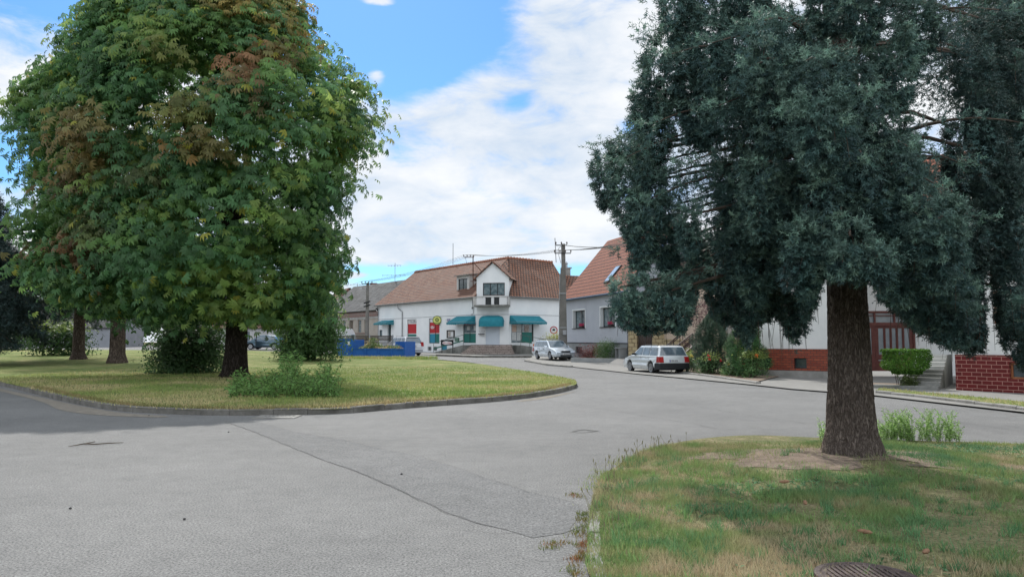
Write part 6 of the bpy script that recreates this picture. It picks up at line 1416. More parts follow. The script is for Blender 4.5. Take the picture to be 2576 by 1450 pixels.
keep = ~((np.abs(CP[:, 0] - xx(618, 290)) < .95) & (np.abs(CP[:, 2] - zz(285)) < 1.15) & (RNG.random(len(CP)) < .8)) & ~((np.abs(CP[:, 0] - xx(570, 350)) < .6) & (np.abs(CP[:, 2] - zz(350)) < .9) & (RNG.random(len(CP)) < .7))
CP, CN = CP[keep], CN[keep]; nc = len(CP)
tone = vnoise(CP, .45) * .6 + RNG.random(nc) * .4
greens = np.array([(.062, .145, .055), (.105, .20, .058), (.18, .27, .07), (.080, .17, .068)])
ccol = np.where(tone[:, None] < .42, greens[0], np.where(tone[:, None] < .58, greens[1], np.where(tone[:, None] < .70, greens[3], greens[2])))
brown = [((690, 75), 1.7, (.30, .23, .07)), ((600, 60), 1.3, (.24, .22, .07)), ((720, 240), 1.0, (.30, .15, .075)), ((690, 295), .7, (.22, .12, .065)), ((765, 345), .5, (.24, .12, .07)), ((350, 415), 1.35, (.24, .16, .06)), ((270, 430), .8, (.27, .16, .08)), ((315, 480), .7, (.18, .10, .055)), ((625, 400), .95, (.20, .17, .05)), ((645, 440), .5, (.27, .15, .05)), ((325, 650), .9, (.20, .12, .06)), ((360, 590), 1.2, (.11, .12, .045)), ((520, 500), 1.0, (.09, .11, .05)), ((190, 600), .7, (.16, .10, .05)), ((560, 200), 1.2, (.12, .14, .04)), ((250, 330), 1.0, (.10, .15, .045))]
for (px, py), r, c in brown:
    b = np.array(A(px, py, TY)); d = np.hypot(CP[:, 0] - b[0], CP[:, 2] - b[2]); w = (d < r * (.6 + .6 * RNG.random(nc))) & (CP[:, 1] < TY + 1) & (RNG.random(nc) < .70); mixw = (.45 + .55 * RNG.random((nc, 1))); ccol[w] = (ccol * (1 - mixw) + np.array(c) * mixw)[w]
PL_, NL_, CL_ = [], [], []
per = 38
for i in range(nc):
    m_ = per + int(6 * RNG.random()); q = RNG.normal(size=(m_, 3)) * (.50, .50, .23); rr_ = np.linalg.norm(q[:, :2], axis=1); q[:, 2] -= .35 * rr_ ** 2 * (1 if True else 0)
    q += CN[i] * RNG.random((m_, 1)) * .25
    PL_.append(CP[i] + q); NL_.append(CN[i] * .55 + np.array([0, 0, .75]) + .42 * RNG.normal(size=(m_, 3)) + np.c_[q[:, :2] * .5, np.zeros(m_)]); CL_.append(np.tile(ccol[i] * (.8 + .4 * RNG.random()), (m_, 1)))
PL_, NL_, CL_ = np.concatenate(PL_), unit(np.concatenate(NL_)), np.concatenate(CL_)
V, Fc = palmate(PL_, NL_, .41, 6); cv = jitter_col(CL_, len(PL_), 24, .3)
yel = RNG.random(len(PL_)) < .012; cv = cv.reshape(len(PL_), 24, 3); cv[yel] = (.30, .30, .05); np_obj('crown', V, Fc, LEAF, ches, cv.reshape(-1, 3))
trunk(ches, [(TX, TY, .0), (TX + .03, TY, .35), (TX + .08, TY, 1.2), (TX + .1, TY, 3.2), (TX - .35, TY, 6.0), (TX - .7, TY, 8.2)], [.78, .55, .46, .42, .36, .30], BARKC, rings=36, seed=2)
def limb(parent, pts, r0, r1, m, name='limb'):
    m_ = MB(); q = smooth_line3(pts, 5); m_.tube(q, [r0 + (r1-r0) * k/(len(q)-1) for k in range(len(q))], 8); return obj(name, m_, m, parent, smooth=True)
def smooth_line3(pts, n=5):
    P = [Vector(p) for p in pts]; out = []
    for i in range(len(P) - 1):
        p0, p1, p2, p3 = P[max(i-1, 0)], P[i], P[i+1], P[min(i+2, len(P)-1)]
        for k in range(n): t = k / n; out.append(.5 * ((2*p1) + (-p0+p2)*t + (2*p0-5*p1+4*p2-p3)*t*t + (-p0+3*p1-3*p2+p3)*t**3))
    out.append(P[-1]); return out
for pxs, Yo, r in (([(585, 640), (560, 520), (520, 400), (535, 250), (560, 120)], 0, .28), ([(580, 660), (600, 520), (630, 350), (620, 280), (650, 100)], .6, .24), ([(575, 600), (480, 520), (400, 440), (330, 300)], -.8, .18), ([(590, 640), (700, 560), (780, 450), (830, 330)], .4, .17), ([(590, 700), (480, 650), (330, 620), (190, 560)], -1.0, .16), ([(600, 720), (700, 690), (800, 660)], -1.2, .12), ([(560, 520), (470, 330), (420, 180)], 1.2, .16), ([(590, 560), (560, 450), (600, 380), (700, 250)], -1.0, .14)):
    limb(ches, [A(px, py, TY + Yo * k / 2) for k, (px, py) in enumerate(pxs)], r, .04, BARKC)
# ---------------------------------------------------------------- bushes
def bush(name, label, c, rx, ry, h, n, size, col, seed=0, z0=.12, aspect=.55, cat='shrub', flat=.0, group=None, var=.35, clumps=40, stems=True, tip=None, m=None):
    z0 = z0 + gz(*c); t = thing(name, label, cat, (c[0], c[1], z0), group=group)
    k = clumps; a = RNG.random(k) * 6.283; e = RNG.random(k) ** .8; u = RNG.random(k) ** .35
    cen = np.stack([c[0] + rx * .86 * np.cos(a) * u * np.sqrt(1 - (e * .85) ** 2), c[1] + ry * .86 * np.sin(a) * u * np.sqrt(1 - (e * .85) ** 2), z0 + .06 * h + h * .84 * e], 1)
    idx = RNG.integers(0, k, n); rad = .24 * min(rx, h); q = RNG.normal(size=(n, 3)) * (rad, rad, rad * .8); P = cen[idx] + q; P[:, 2] = np.maximum(P[:, 2], z0 + .01)
    Nn = unit(unit(P - np.array([c[0], c[1], z0 + h * .3])) + np.array([0, 0, .35]) + .55 * RNG.normal(size=(n, 3)))
    V, Fc = leaves(P, Nn, size, aspect); cc_ = np.tile(np.asarray(col), (n, 1)) * (.75 + .5 * RNG.random(k))[idx][:, None]
    if tip is not None: w = (P[:, 2] - z0) / h > .72; cc_[w] = np.asarray(tip)
    np_obj('foliage', V, Fc, m or LEAF, t, jitter_col(cc_, n, 4, var))
    if stems:
        m_ = MB()
        for i in range(min(k, 14)): p = Vector(cen[i]); b = Vector((c[0] + (p.x - c[0]) * .15, c[1] + (p.y - c[1]) * .15, z0 - .05)); m_.tube([b, b.lerp(p, .5) + Vector((0, 0, .1)), p], [.022, .015, .008], 5)
        obj('stems', m_, BARK, t)
    return t
# dense dark bush left of the chestnut trunk
c = G(455, 938, .12); bush('dark_bush', 'broad dark green bush growing left of the chestnut trunk', (c[0], c[1] + 1.3), 2.0, 1.5, 2.2, 17000, .15, (.050, .10, .038), clumps=120)
# tall lilac-like bush below the crown's right side
c = ((783 - CX) / F * 54, 54.0); bush('leafy_bush', 'tall rounded leafy bush between the chestnut and the blue skip', c, 2.15, 1.8, 4.3, 20000, .19, (.065, .13, .045), clumps=170, tip=(.16, .25, .06))
c = G(725, 905, .12); bush('dark_bush', 'low dark bush between the fresh shoots and the rounded leafy bush', (c[0] + .6, c[1] + .5), 1.3, 1.0, 2.0, 3500, .17, (.03, .07, .025), clumps=40)
# fresh shoots on the lawn in front
def shoots(name, label, plist, col, leaf=.10, cat='shrub', group=None, sp=.03, sr=.012):
    """plist: (x, y, z0, height, leanx, leany)"""
    x, y, z0 = plist[0][:3]; t = thing(name, label, cat, (x, y, z0), group=group); P, Nn = [], []; m_ = MB()
    for (x, y, z0, h, lx, ly) in plist:
        n = max(6, int(h / sp)); 
        pts = [Vector((x + lx * f * f, y + ly * f * f, z0 + h * f)) for f in [k / 6 for k in range(7)]]; m_.tube(pts, [sr * (1 - .66 * k / 6) for k in range(7)], 4)
        for k in range(n):
            f = .12 + .88 * k / n; a = k * 2.4 + x * 9; c_ = Vector((x + lx*f*f, y + ly*f*f, z0 + h*f)); 
            for s in (0, math.pi): P.append(tuple(c_)); d = Vector((math.cos(a + s), math.sin(a + s), .25)); Nn.append((-d.x * .5 + random.gauss(0, .25), -d.y * .5 + random.gauss(0, .25), .8))
    P, Nn = np.array(P), unit(np.array(Nn)); V, Fc = leaves(P, Nn, leaf, .42); np_obj('foliage', V, Fc, LEAF, t, jitter_col(col, len(P), 4, .35)); obj('stems', m_, mat('green_stem', (.06, .09, .03), (.09, .12, .04), scale=5), t); return t
pl = []
def top_h(px):        # how high the shoots rise over the thicket
    return np.interp(px, [575, 600, 650, 670, 690, 715, 745, 765, 790, 810, 830, 850], [.30, .7, .6, .8, .85, 1.35, 1.3, .7, .7, 1.25, 1.05, .6])
for i in range(330):
    px = random.uniform(578, 855); py = random.uniform(975, 1001); g = G(px, py, .12); h = max(.25, top_h(px) * random.uniform(.35, 1.0) * (.65 if py > 990 else 1)); pl.append((g[0], g[1], .11, h, random.uniform(-.5, .5) * .7, random.uniform(-.4, .3)))
shoots('sprouting_thicket', 'bright green thicket of leafy root shoots right of the chestnut trunk', pl, (.13, .25, .075), .13, sp=.055)
# ---------------------------------------------------------------- spruces
def pick(V, k): return V
def spruce_branches(branches, trunk_xy, density=1.0, nl=.03, nw=.007, k=12, shoot=.085, zcut=None, col=(.040, .078, .068), tip_or_lit_col=(.075, .125, .09), step=.05, strings=1, arch=.10, sleeve=.05):
    """boughs hung with fluffy pendulous strings. branches: (start, tip, drape length, side spread)"""
    SP, SD, SL, SC = [], [], [], []; wood = MB(); col = np.array(col); tip_or_lit_col = np.array(tip_or_lit_col)
    for (a, b, dr, sp) in branches:
        a, b = np.array(a), np.array(b); L_ = np.linalg.norm(b - a); hd = (b - a) / L_; side = unit(np.cross(hd, [0, 0, 1.])[None])[0]
        nseg = max(4, int(L_ / .10 * density)); base = col * (.75 + .5 * random.random())
        def on(f): q = a + (b - a) * f; q = q.copy(); q[2] += arch * L_ * math.sin(math.pi * f ** 1.3) ; return q
        wood.tube([tuple(on(f)) for f in np.linspace(0, .93, 9)], [max(.006, .05 * (1 - f) ** 1.3 * min(1.2, L_ / 3) + .006) for f in np.linspace(0, 1, 9)], 6)
        for i in range(nseg):
            f = .14 + .86 * (i + random.random()) / nseg; p = on(f); env = math.sin(math.pi * min(1, .18 + f * .82)) ** .6
            for s in (-1, 1):
                tl = sp * (1.0 - .6 * f) * random.uniform(.35, 1.1); q = p + side * s * tl + hd * tl * .6 + np.array([0, 0, -.12 * tl])
                nt = max(3, int(tl / step)); t1 = np.linspace(0, 1, nt)[:, None]; P1 = p + (q - p) * t1 + np.array([0, 0, .02]); P1 = P1 + .02 * RNG.normal(size=P1.shape)
                D1 = unit(unit((q - p)[None]) * .9 + .55 * RNG.normal(size=(nt, 3)) + np.array([0, 0, .25]))
                SP.append(P1); SD.append(D1); SL.append(np.full(nt, shoot) * (.8 + .5 * RNG.random(nt))); SC.append(base + (tip_or_lit_col - base) * (.25 + .75 * RNG.random((nt, 1)) * f))
                for _ in range(strings):
                    dl = dr * random.uniform(.3, 1.1) * env; nd = max(3, int(dl / step * 1.25)); st = p + (q - p) * random.uniform(.2, 1); t2 = (np.arange(nd)[:, None] + RNG.random((nd, 1))) / nd
                    sway = np.array([random.gauss(0, .12), random.gauss(0, .12), 0]) * dl; ang = RNG.random(nd) * 6.283; rad = sleeve * (1.1 - .6 * t2); out_ = np.stack([np.cos(ang), np.sin(ang), np.zeros(nd)], 1)
                    P2 = st + np.array([0, 0, -1.]) * dl * t2 + sway * t2 + out_ * rad * .5
                    D2 = unit(out_ * .9 + np.array([0, 0, -.45]) + .25 * RNG.normal(size=(nd, 3)) + hd * .3)
                    sh_ = base * (.85 + .3 * random.random())
                    SP.append(P2); SD.append(D2); SL.append(np.full(nd, shoot) * (.75 + .5 * RNG.random(nd))); SC.append(sh_ + (tip_or_lit_col - sh_) * (np.clip(.55 - t2, 0, 1) * .7 * f + .12 * RNG.random((nd, 1))))  # strings paler at the top, light from above put into the colour
        nt = 8; SP.append(on(.93)[None] + hd * np.linspace(0, .28, nt)[:, None] + .02 * RNG.normal(size=(nt, 3))); SD.append(unit(hd[None] + .55 * RNG.normal(size=(nt, 3)) + np.array([0, 0, .2]))); SL.append(np.full(nt, shoot)); SC.append(np.tile(tip_or_lit_col, (nt, 1)))
    SP, SD, SL, SC = np.concatenate(SP), np.concatenate(SD), np.concatenate(SL), np.concatenate(SC)
    if zcut is not None: kp = zcut(SP); SP, SD, SL, SC = SP[kp], SD[kp], SL[kp], SC[kp]
    V, Fc = needles(SP, SD, SL, nl, nw, k); print('SHOOTS', len(SP)); return V, Fc, jitter_col(SC, len(SP), 3 * k, .25), wood
SX, SY = SPR; sprz = .14
big = thing('big_spruce', 'big blue green weeping spruce with scaly brown trunk on the near grass', 'tree', (SX, SY, NZ))
trunk(big, [(SX, SY, NZ - .05), (SX, SY, .16), (SX, SY, .45), (SX + .01, SY, 1.2), (SX, SY, 2.6), (SX, SY, 6), (SX, SY, 10), (SX, SY, 15)], [.52, .40, .318, .272, .245, .21, .15, .06], BARKS, n=130, lumps=.03, rings=900, seed=5, rough=.026)
def lowest(P):
    """lowest reach of the hanging boughs, by bearing seen from the street: pruned clear of head height over the path"""
    ang = P[:, 0] / np.maximum(P[:, 1], 1); q = ang * F + CX; d = P[:, 1]
    py = np.interp(q, [1460, 1520, 1545, 1600, 1730, 1760, 1790, 1850, 1880, 1900, 1960, 2005, 2040, 2068, 2078, 2090, 2200, 2215, 2250, 2300, 2400, 2440, 2470, 2480, 2494, 2515, 2530, 2576, 2800],
                      [420, 560, 800, 845, 840, 700, 790, 840, 880, 820, 790, 905, 800, 690, 700, 705, 712, 760, 775, 830, 880, 895, 880, 690, 690, 860, 900, 930, 900])
    zmin = CAMH + (HY - py) / F * d
    return P[:, 2] > zmin + .10 * (RNG.random(len(P)) - .2)
def gaps(P):
    q = P[:, 0] / np.maximum(P[:, 1], 1) * F + CX; py = HY - (P[:, 2] - CAMH) / np.maximum(P[:, 1], 1) * F; k = np.ones(len(P), dtype=bool)
    return k
BR = []
def br(px, py, Y, rise=.35, dr=1.0, sp=.45, frm=None):
    b = A(px, py, Y); a = Vector((SX, SY, b.z + rise)) if frm is None else Vector(frm); BR.append((a, b, dr, sp))
# boughs that make the outline towards the street (left)
for a in ((1640, 10, 8.6, .3, 1.1), (1600, 92, 8.8, .3, 1.0, .34), (1665, 60, 9.6, .3, 1.1), (1612, 205, 9.0, .4, 1.0), (1650, 150, 8.2, .3, 1.0), (1608, 300, 9.6, .4, .9), (1600, 330, 8.6, .4, .9), (1480, 385, 9.4, .7, .6, .30), (1530, 420, 9.0, .6, .9), (1535, 470, 9.9, .5, 1.0), (1555, 500, 9.2, .5, 1.0, .5), (1600, 520, 8.8, .4, .9), (1650, 500, 9.6, .4, 1.0), (1700, 430, 8.6, .4, 1.2), (1540, 640, 10.4, .9, .35, .22), (1548, 720, 10.2, .8, .5, .35), (1590, 690, 9.7, .9, .7, .4), (1640, 700, 10.4, .7, .8, .4), (1720, 690, 9.6, .6, .8, .4), (1760, 600, 9.2, .5, 1.0),
          (1860, 560, 8.8, .5, 1.3), (1800, 480, 9.6, .4, 1.3), (1900, 420, 8.2, .4, 1.3), (1780, 280, 8.0, .3, 1.3), (1860, 180, 7.8, .3, 1.2), (1760, 120, 8.2, .3, 1.2), (1960, 300, 7.6, .4, 1.3), (1900, 60, 7.6, .3, 1.2), (1850, 620, 11.8, .5, 1.6), (1960, 640, 12.4, .5, 1.8, .5), (2010, 560, 8.4, .5, 1.3), (1800, 640, 12.6, .6, 1.6), (1900, 690, 12.0, .5, 1.6), (1760, 640, 13.2, .7, 1.5), (1990, 700, 11.6, .4, 1.6),
          (2115, 565, 7.9, .5, .55, .34), (2150, 640, 8.3, .4, .6, .4), (2060, 480, 7.6, .4, 1.2), (2180, 420, 7.4, .4, 1.2), (2080, 150, 7.4, .3, 1.0), (2200, 250, 7.3, .3, 1.2), (2130, 330, 7.4, .3, 1.2), (2020, 160, 7.2, .2, 1.2),
          (2240, 640, 8.4, .4, 1.0, .5), (2330, 560, 8.0, .5, 1.1, .5), (2400, 600, 8.6, .6, 1.1, .5), (2440, 720, 9.0, .6, 1.0, .45), (2380, 480, 7.8, .4, 1.3), (2300, 380, 7.6, .3, 1.3), (2460, 640, 9.8, .6, 1.3), (2400, 700, 11.0, .4, 1.4), (2300, 640, 12.4, .5, 1.4), (2440, 420, 8.4, .4, 1.3), (2280, 700, 10.6, .4, .9), (2350, 740, 11.8, .4, 1.0)): br(*a[:2], *a[2:])
z = 3.3
while z < 9.6:
    for k in range(2):
        az_ = random.random() * 6.283; L_ = (2.7 - .12 * (z - 3)) * random.uniform(.75, 1.05)
        tip = Vector((SX + L_ * math.cos(az_), SY + L_ * math.sin(az_), z - .3)); BR.append((Vector((SX, SY, z)), tip, random.uniform(.8, 1.5), .5))
    z += .50
LOB = [(290, 90, 330, 60), (235, 230, 370, 38), (250, 300, 490, 62), (180, 380, 650, 62), (240, 470, 730, 58), (292, 540, 750, 42), (120, 415, 570, 40), (375, 180, 400, 60), (400, 20, 260, 74), (330, -60, 130, 60), (352, 560, 690, 26), (440, 250, 380, 42), (440, 430, 640, 40), (540, 40, 300, 78), (565, 130, 400, 82), (530, 300, 560, 60), (548, 420, 650, 56), (610, 480, 700, 48), (650, 60, 290, 62), (475, 560, 790, 48), (700, 250, 470, 76), (720, 370, 640, 70), (785, 150, 340, 78), (905, 90, 290, 74), (860, 260, 520, 80), (815, 330, 600, 62), (905, 390, 640, 78), (935, 470, 710, 82), (1010, 540, 790, 78), (960, 620, 830, 80), (790, 610, 770, 56), (865, 670, 810, 60), (1045, 610, 860, 56),
       (650, 600, 800, 50), (715, 590, 790, 50), (560, 620, 830, 50), (480, 640, 850, 48), (405, 640, 840, 46), (345, 680, 830, 42), (240, 755, 905, 60), (175, 755, 900, 44), (305, 765, 910, 54), (620, 720, 930, 40), (560, 760, 960, 30), (500, 740, 950, 40), (440, 720, 880, 44), (680, 760, 870, 30), (1000, 760, 960, 56), (1075, 760, 975, 50), (1130, 760, 970, 40), (950, 780, 900, 50), (1215, 740, 950, 40), (1262, 780, 1010, 40), (740, -80, 90, 70), (470, -80, 80, 80), (830, -60, 110, 70), (980, 0, 180, 60), (1100, 560, 800, 50), (1150, 620, 880, 46), (1120, 130, 430, 56), (1185, 40, 360, 60), (1245, 170, 520, 60), (1165, 390, 640, 50), (1225, 450, 760, 54), (1095, 330, 600, 44)]
TP, TD, TL, TC = [], [], [], []; sw_ = MB()
def curtain(top, H, hw_, nstr, shoot=.095, tuft=.145, base=(.040, .084, .086), tip_or_lit_c=(.17, .28, .22), dep=.26):
    base = np.array(base) * random.uniform(.7, 1.3); tip_or_lit_c = np.array(tip_or_lit_c)
    for q_ in range(nstr):
        ox, oy = random.uniform(-1, 1) * hw_, random.gauss(0, dep); x0 = top.x + ox; y0 = top.y + oy; h = H * random.uniform(.55, 1.06) * (1 - .30 * abs(ox / hw_) ** 2); z0 = top.z + random.gauss(0, .06) - .25 * hw_ * (ox / hw_) ** 2
        nt = max(2, int(h / tuft)); sx_, sy_ = random.gauss(0, .07), random.gauss(0, .07); col = base * random.uniform(.65, 1.35)
        sw_.tube([(x0, y0, z0 - .05), (x0 + sx_ * h * .5, y0 + sy_ * h * .5, z0 - h * .5), (x0 + sx_ * h, y0 + sy_ * h, z0 - h * .97)], [.005, .004, .002], 3, cap=False)
        for t_ in range(nt):
            f = (t_ + random.random() * .6) / nt; n_ = 15; e = RNG.normal(size=(n_, 3)); e[:, 2] = e[:, 2] * .5 - .25; e = unit(e)
            c0 = np.array([x0 + sx_ * h * f, y0 + sy_ * h * f, z0 - h * f]) + np.array([random.gauss(0, .035), random.gauss(0, .035), 0])
            TP.append(c0 + e * .03); TD.append(unit(e + np.array([0, 0, -.25]))); TL.append(np.full(n_, shoot * random.uniform(.7, 1.15) * (1.1 - .35 * f))); TC.append(col + (tip_or_lit_c - col) * np.clip((.35 - f) * 1.2 + .25 * random.random() * (RNG.random((n_, 1)) < .6), 0, 1))  # upper tufts of each string paler, light from above put into the colour
def lobe(T_, H, R_, base, tip_or_lit_c):
    n = int(min(560, 2 * math.pi * R_ * H * .8 / .0085)); f = RNG.random(n) ** .85; th = RNG.random(n) * 6.283; pr = np.sin(math.pi * np.minimum(1, f * .80 + .16)) ** .6 * (1 - .30 * f)
    Q = np.stack([np.cos(th) * 2 + T_.x * 3, np.sin(th) * 2 + 9, f * H * 2.2 + T_.z * 2], 1); lump = .70 + .55 * vnoise(Q, 1.6); r_ = R_ * pr * lump * (1 - .25 * RNG.random(n) ** 2)
    o_ = np.stack([np.cos(th), np.sin(th), np.zeros(n)], 1); ln = random.gauss(0, .10); P = np.stack([T_.x + r_ * np.cos(th) + ln * f * H, T_.y + r_ * np.sin(th), T_.z - H * f], 1)
    m_ = 9; P = np.repeat(P, m_, 0); o_ = np.repeat(o_, m_, 0); ff = np.repeat(f, m_); D = o_ * .75 + np.c_[np.zeros((len(ff), 2)), np.where(ff < .22, .6, -.5)] + .50 * RNG.normal(size=P.shape); P = P + .022 * RNG.normal(size=P.shape)
    b_ = np.array(base) * random.uniform(.75, 1.3); tt = np.clip(.55 - ff, 0, 1) * .55 + np.repeat(RNG.random(n) ** 3 * .5, m_)  # sky light put into the colour: lobe tops paler, lower parts darker
    TP.append(P); TD.append(unit(D)); TL.append(.085 * (1.2 - .4 * ff) * (.75 + .5 * RNG.random(len(ff)))); TC.append(b_ + (np.array(tip_or_lit_c) - b_) * tt[:, None])
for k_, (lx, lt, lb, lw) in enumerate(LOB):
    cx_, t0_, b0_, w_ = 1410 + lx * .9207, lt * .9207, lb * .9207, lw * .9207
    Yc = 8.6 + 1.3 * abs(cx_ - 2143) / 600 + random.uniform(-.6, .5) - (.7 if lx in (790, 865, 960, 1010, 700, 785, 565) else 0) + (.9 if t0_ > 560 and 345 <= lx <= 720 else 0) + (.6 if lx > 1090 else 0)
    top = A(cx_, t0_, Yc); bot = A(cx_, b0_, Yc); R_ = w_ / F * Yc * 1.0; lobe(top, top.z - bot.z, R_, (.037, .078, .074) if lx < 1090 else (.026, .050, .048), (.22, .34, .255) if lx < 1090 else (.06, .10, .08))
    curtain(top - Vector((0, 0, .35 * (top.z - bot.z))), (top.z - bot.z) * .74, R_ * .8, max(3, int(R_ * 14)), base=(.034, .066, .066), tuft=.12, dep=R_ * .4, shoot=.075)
    frm = Vector((SX, SY, top.z + .35)); tip = Vector((top.x, top.y, top.z - .12)); sw_.tube([frm, frm.lerp(tip, .6) + Vector((0, 0, .12)), tip], [.05, .03, .012], 6)
for cx_, t0_, b0_, Yc, w_ in ((1860, 720, 890, 10.5, 26), (1890, 740, 895, 10.4, 24), (1925, 730, 840, 10.2, 26), (1962, 740, 910, 10.5, 22), (1995, 750, 915, 10.3, 22), (2030, 690, 805, 9.8, 24), (1760, 690, 800, 9.8, 30), (1812, 690, 815, 10.0, 30), (1575, 740, 850, 10.1, 30), (1640, 740, 855, 10.0, 34), (1700, 730, 845, 9.9, 30),
        (2235, 670, 780, 8.8, 28), (2275, 710, 840, 9.0, 28), (2320, 740, 875, 9.2, 28), (2365, 760, 895, 9.4, 28), (2410, 770, 910, 9.6, 28), (2450, 770, 905, 9.8, 24), (2522, 740, 880, 9.6, 24), (2562, 780, 940, 9.4, 28), (1945, 560, 760, 9.8, 40), (1850, 520, 740, 9.6, 40), (2380, 620, 800, 8.8, 44), (2300, 620, 780, 8.6, 40)):
    top = A(cx_, t0_, Yc); bot = A(cx_, b0_, Yc); hw_ = w_ / F * Yc; curtain(top, (top.z - bot.z) * 1.12, hw_, max(7, int(hw_ * 48)), base=(.036, .072, .070), dep=.2)
kp = lowest(np.concatenate(TP)); TP, TD, TL, TC = [np.concatenate(q)[kp] for q in (TP, TD, TL, TC)]
V, Fc = needles(TP, TD, TL, .040, .015, 9); print('TUFTS', len(TP)); np_obj('hanging_sprays', V, Fc, NEEDLE, big, jitter_col(TC, len(TP), 27, .25)); obj('hanging_twigs', sw_, BARK, big)
V, Fc, cc_, wood = spruce_branches(BR, SPR, .34, zcut=lambda P: lowest(P) & (P[:, 0] / P[:, 1] * F + CX < 2640), nl=.042, nw=.013, k=10, shoot=.10, col=(.038, .078, .080), tip_or_lit_col=(.13, .22, .165))
np_obj('crown', V, Fc, NEEDLE, big, cc_); obj('boughs', wood, BARK, big)
# upper crown (mostly above the frame): coarser shoots
BR2 = []; z = 9.6
while z < 16.5:
    for k in range(5):
        az_ = random.random() * 6.283; L_ = max(.4, (2.6 - .30 * (z - 9))) * random.uniform(.8, 1.1); BR2.append((Vector((SX, SY, z)), Vector((SX + L_ * math.cos(az_), SY + L_ * math.sin(az_), z - .3)), 1.0, .5))
    z += .6
V, Fc, cc_, wood = spruce_branches(BR2, SPR, .30, nl=.10, nw=.045, k=7, shoot=.2, step=.12); np_obj('upper_crown', V, Fc, NEEDLE, big, cc_)
# second spruce beyond the right edge of the frame
S2 = (10.9, 14.0); sp2 = thing('dark_spruce', 'second dark weeping spruce filling the top right corner behind the big one', 'tree', (S2[0], S2[1], NZ))
BR3 = []
for i in range(64):
    az_ = random.uniform(1.9, 5.0); zt_ = random.uniform(3.0, 10.0); L_ = random.uniform(2.2, 4.2) * (1 - (zt_ - 3) * .05)
    BR3.append((Vector((S2[0], S2[1], zt_ + .6)), Vector((S2[0] + L_ * math.cos(az_), S2[1] + L_ * math.sin(az_), zt_)), random.uniform(.9, 1.7), .55))
V, Fc, cc_, wood = spruce_branches(BR3, S2, .8, nl=.055, nw=.019, k=9, shoot=.12, step=.065, col=(.034, .062, .052), tip_or_lit_col=(.055, .09, .065), zcut=lambda P: lowest(P) & (P[:, 0] / P[:, 1] * F + CX < 2680))
np_obj('crown', V, Fc, NEEDLE, sp2, cc_); obj('boughs', wood, BARK, sp2); trunk(sp2, [(S2[0], S2[1], 0), (S2[0], S2[1], 4), (S2[0], S2[1], 15)], [.36, .28, .05], BARKS, seed=8)
# dark conifers on the left
def dark_conifer(label, c, h, r, zlow, n, col, seed, gap=0, trunk_r=.35, azr=(0, 6.283), nl=.12, nw=.045, lean=0, m=NEEDLE):
    z0 = .1 + gz(*c); t = thing('dark_spruce', label, 'tree', (c[0], c[1], z0)); B = []
    for i in range(n):
        f = (i + random.random()) / n; zb_ = zlow + (h - zlow) * f; L_ = max(.3, r * (1 - f) ** .75 * random.uniform(.75, 1.08)); az_ = random.uniform(*azr)
        B.append((Vector((c[0], c[1], z0 + zb_ + .4)), Vector((c[0] + L_ * math.cos(az_), c[1] + L_ * math.sin(az_), z0 + zb_ - .15 * L_)), random.uniform(.5, 1.1), .8))
    V, Fc, cc_, wood = spruce_branches(B, c, .42, nl=nl, nw=nw, k=7, shoot=.26, step=.13, sleeve=.12, col=col, tip_or_lit_col=tuple(x * 1.5 for x in col)); np_obj('crown', V, Fc, m, t, cc_); obj('boughs', wood, BARKG, t)
    trunk(t, [(c[0], c[1], z0 - .1), (c[0], c[1], z0 + .5), (c[0], c[1], z0 + 4), (c[0], c[1], z0 + h)], [trunk_r * 1.5, trunk_r, trunk_r * .8, .04], BARKG, seed=seed); return t
c = G(196, 903, .12); dark_conifer('dark spruce with bare lower trunk behind the island, between chestnut crown and frame edge', c, 15.5, 5.2, 3.0, 120, (.022, .040, .034), 31, trunk_r=.42)
c = ((-60 - CX) / F * 47, 47.0); dark_conifer('drooping dark spruce filling the far end of the frame beside the chestnut', c, 11.5, 5.0, 1.5, 190, (.020, .036, .034), 32, trunk_r=.4)
# maple with pale trunk behind
def leafy_tree(name, label, c, h, rx, zlow, n, size, col, trunk_r, seed, bark=BARKG, k=90, cat='tree'):
    z0 = .1 + gz(*c); t = thing(name, label, cat, (c[0], c[1], z0)); cz = z0 + (h + zlow) / 2; hz = (h - zlow) / 2
    a = RNG.random(k) * 6.283; e = RNG.random(k) * 2 - 1; u = RNG.random(k) ** .3; s = np.sqrt(1 - e * e)
    cen = np.stack([c[0] + rx * u * s * np.cos(a), c[1] + rx * u * s * np.sin(a), cz + hz * u * e], 1); idx = RNG.integers(0, k, n); P = cen[idx] + RNG.normal(size=(n, 3)) * rx * .15
    Nn = unit(unit(P - np.array([c[0], c[1], cz])) * .6 + np.array([0, 0, .6]) + .5 * RNG.normal(size=(n, 3))); V, Fc = leaves(P, Nn, size, .7)
    np_obj('crown', V, Fc, LEAF, t, jitter_col(np.tile(np.array(col), (n, 1)) * (.7 + .6 * RNG.random(k))[idx][:, None], n, 4, .3))
    trunk(t, [(c[0], c[1], z0 - .1), (c[0], c[1], z0 + .6), (c[0], c[1], z0 + zlow + 1), (c[0] + .2, c[1], z0 + h * .8)], [trunk_r * 1.35, trunk_r, trunk_r * .85, .08], bark, seed=seed)
    for i in range(6): limb(t, [(c[0], c[1], z0 + zlow + .5 + i * .3), tuple(np.array([c[0], c[1], z0 + zlow + 1.6]) * .5 + cen[i] * .5), tuple(cen[i])], trunk_r * .35, .03, bark)
    return t
c = G(294, 911, .12); leafy_tree('leafy_tree', 'leafy tree with thick pale brown trunk behind the left part of the chestnut crown', c, 13, 5.0, 3.2, 9000, .34, (.04, .085, .028), .50, 41)
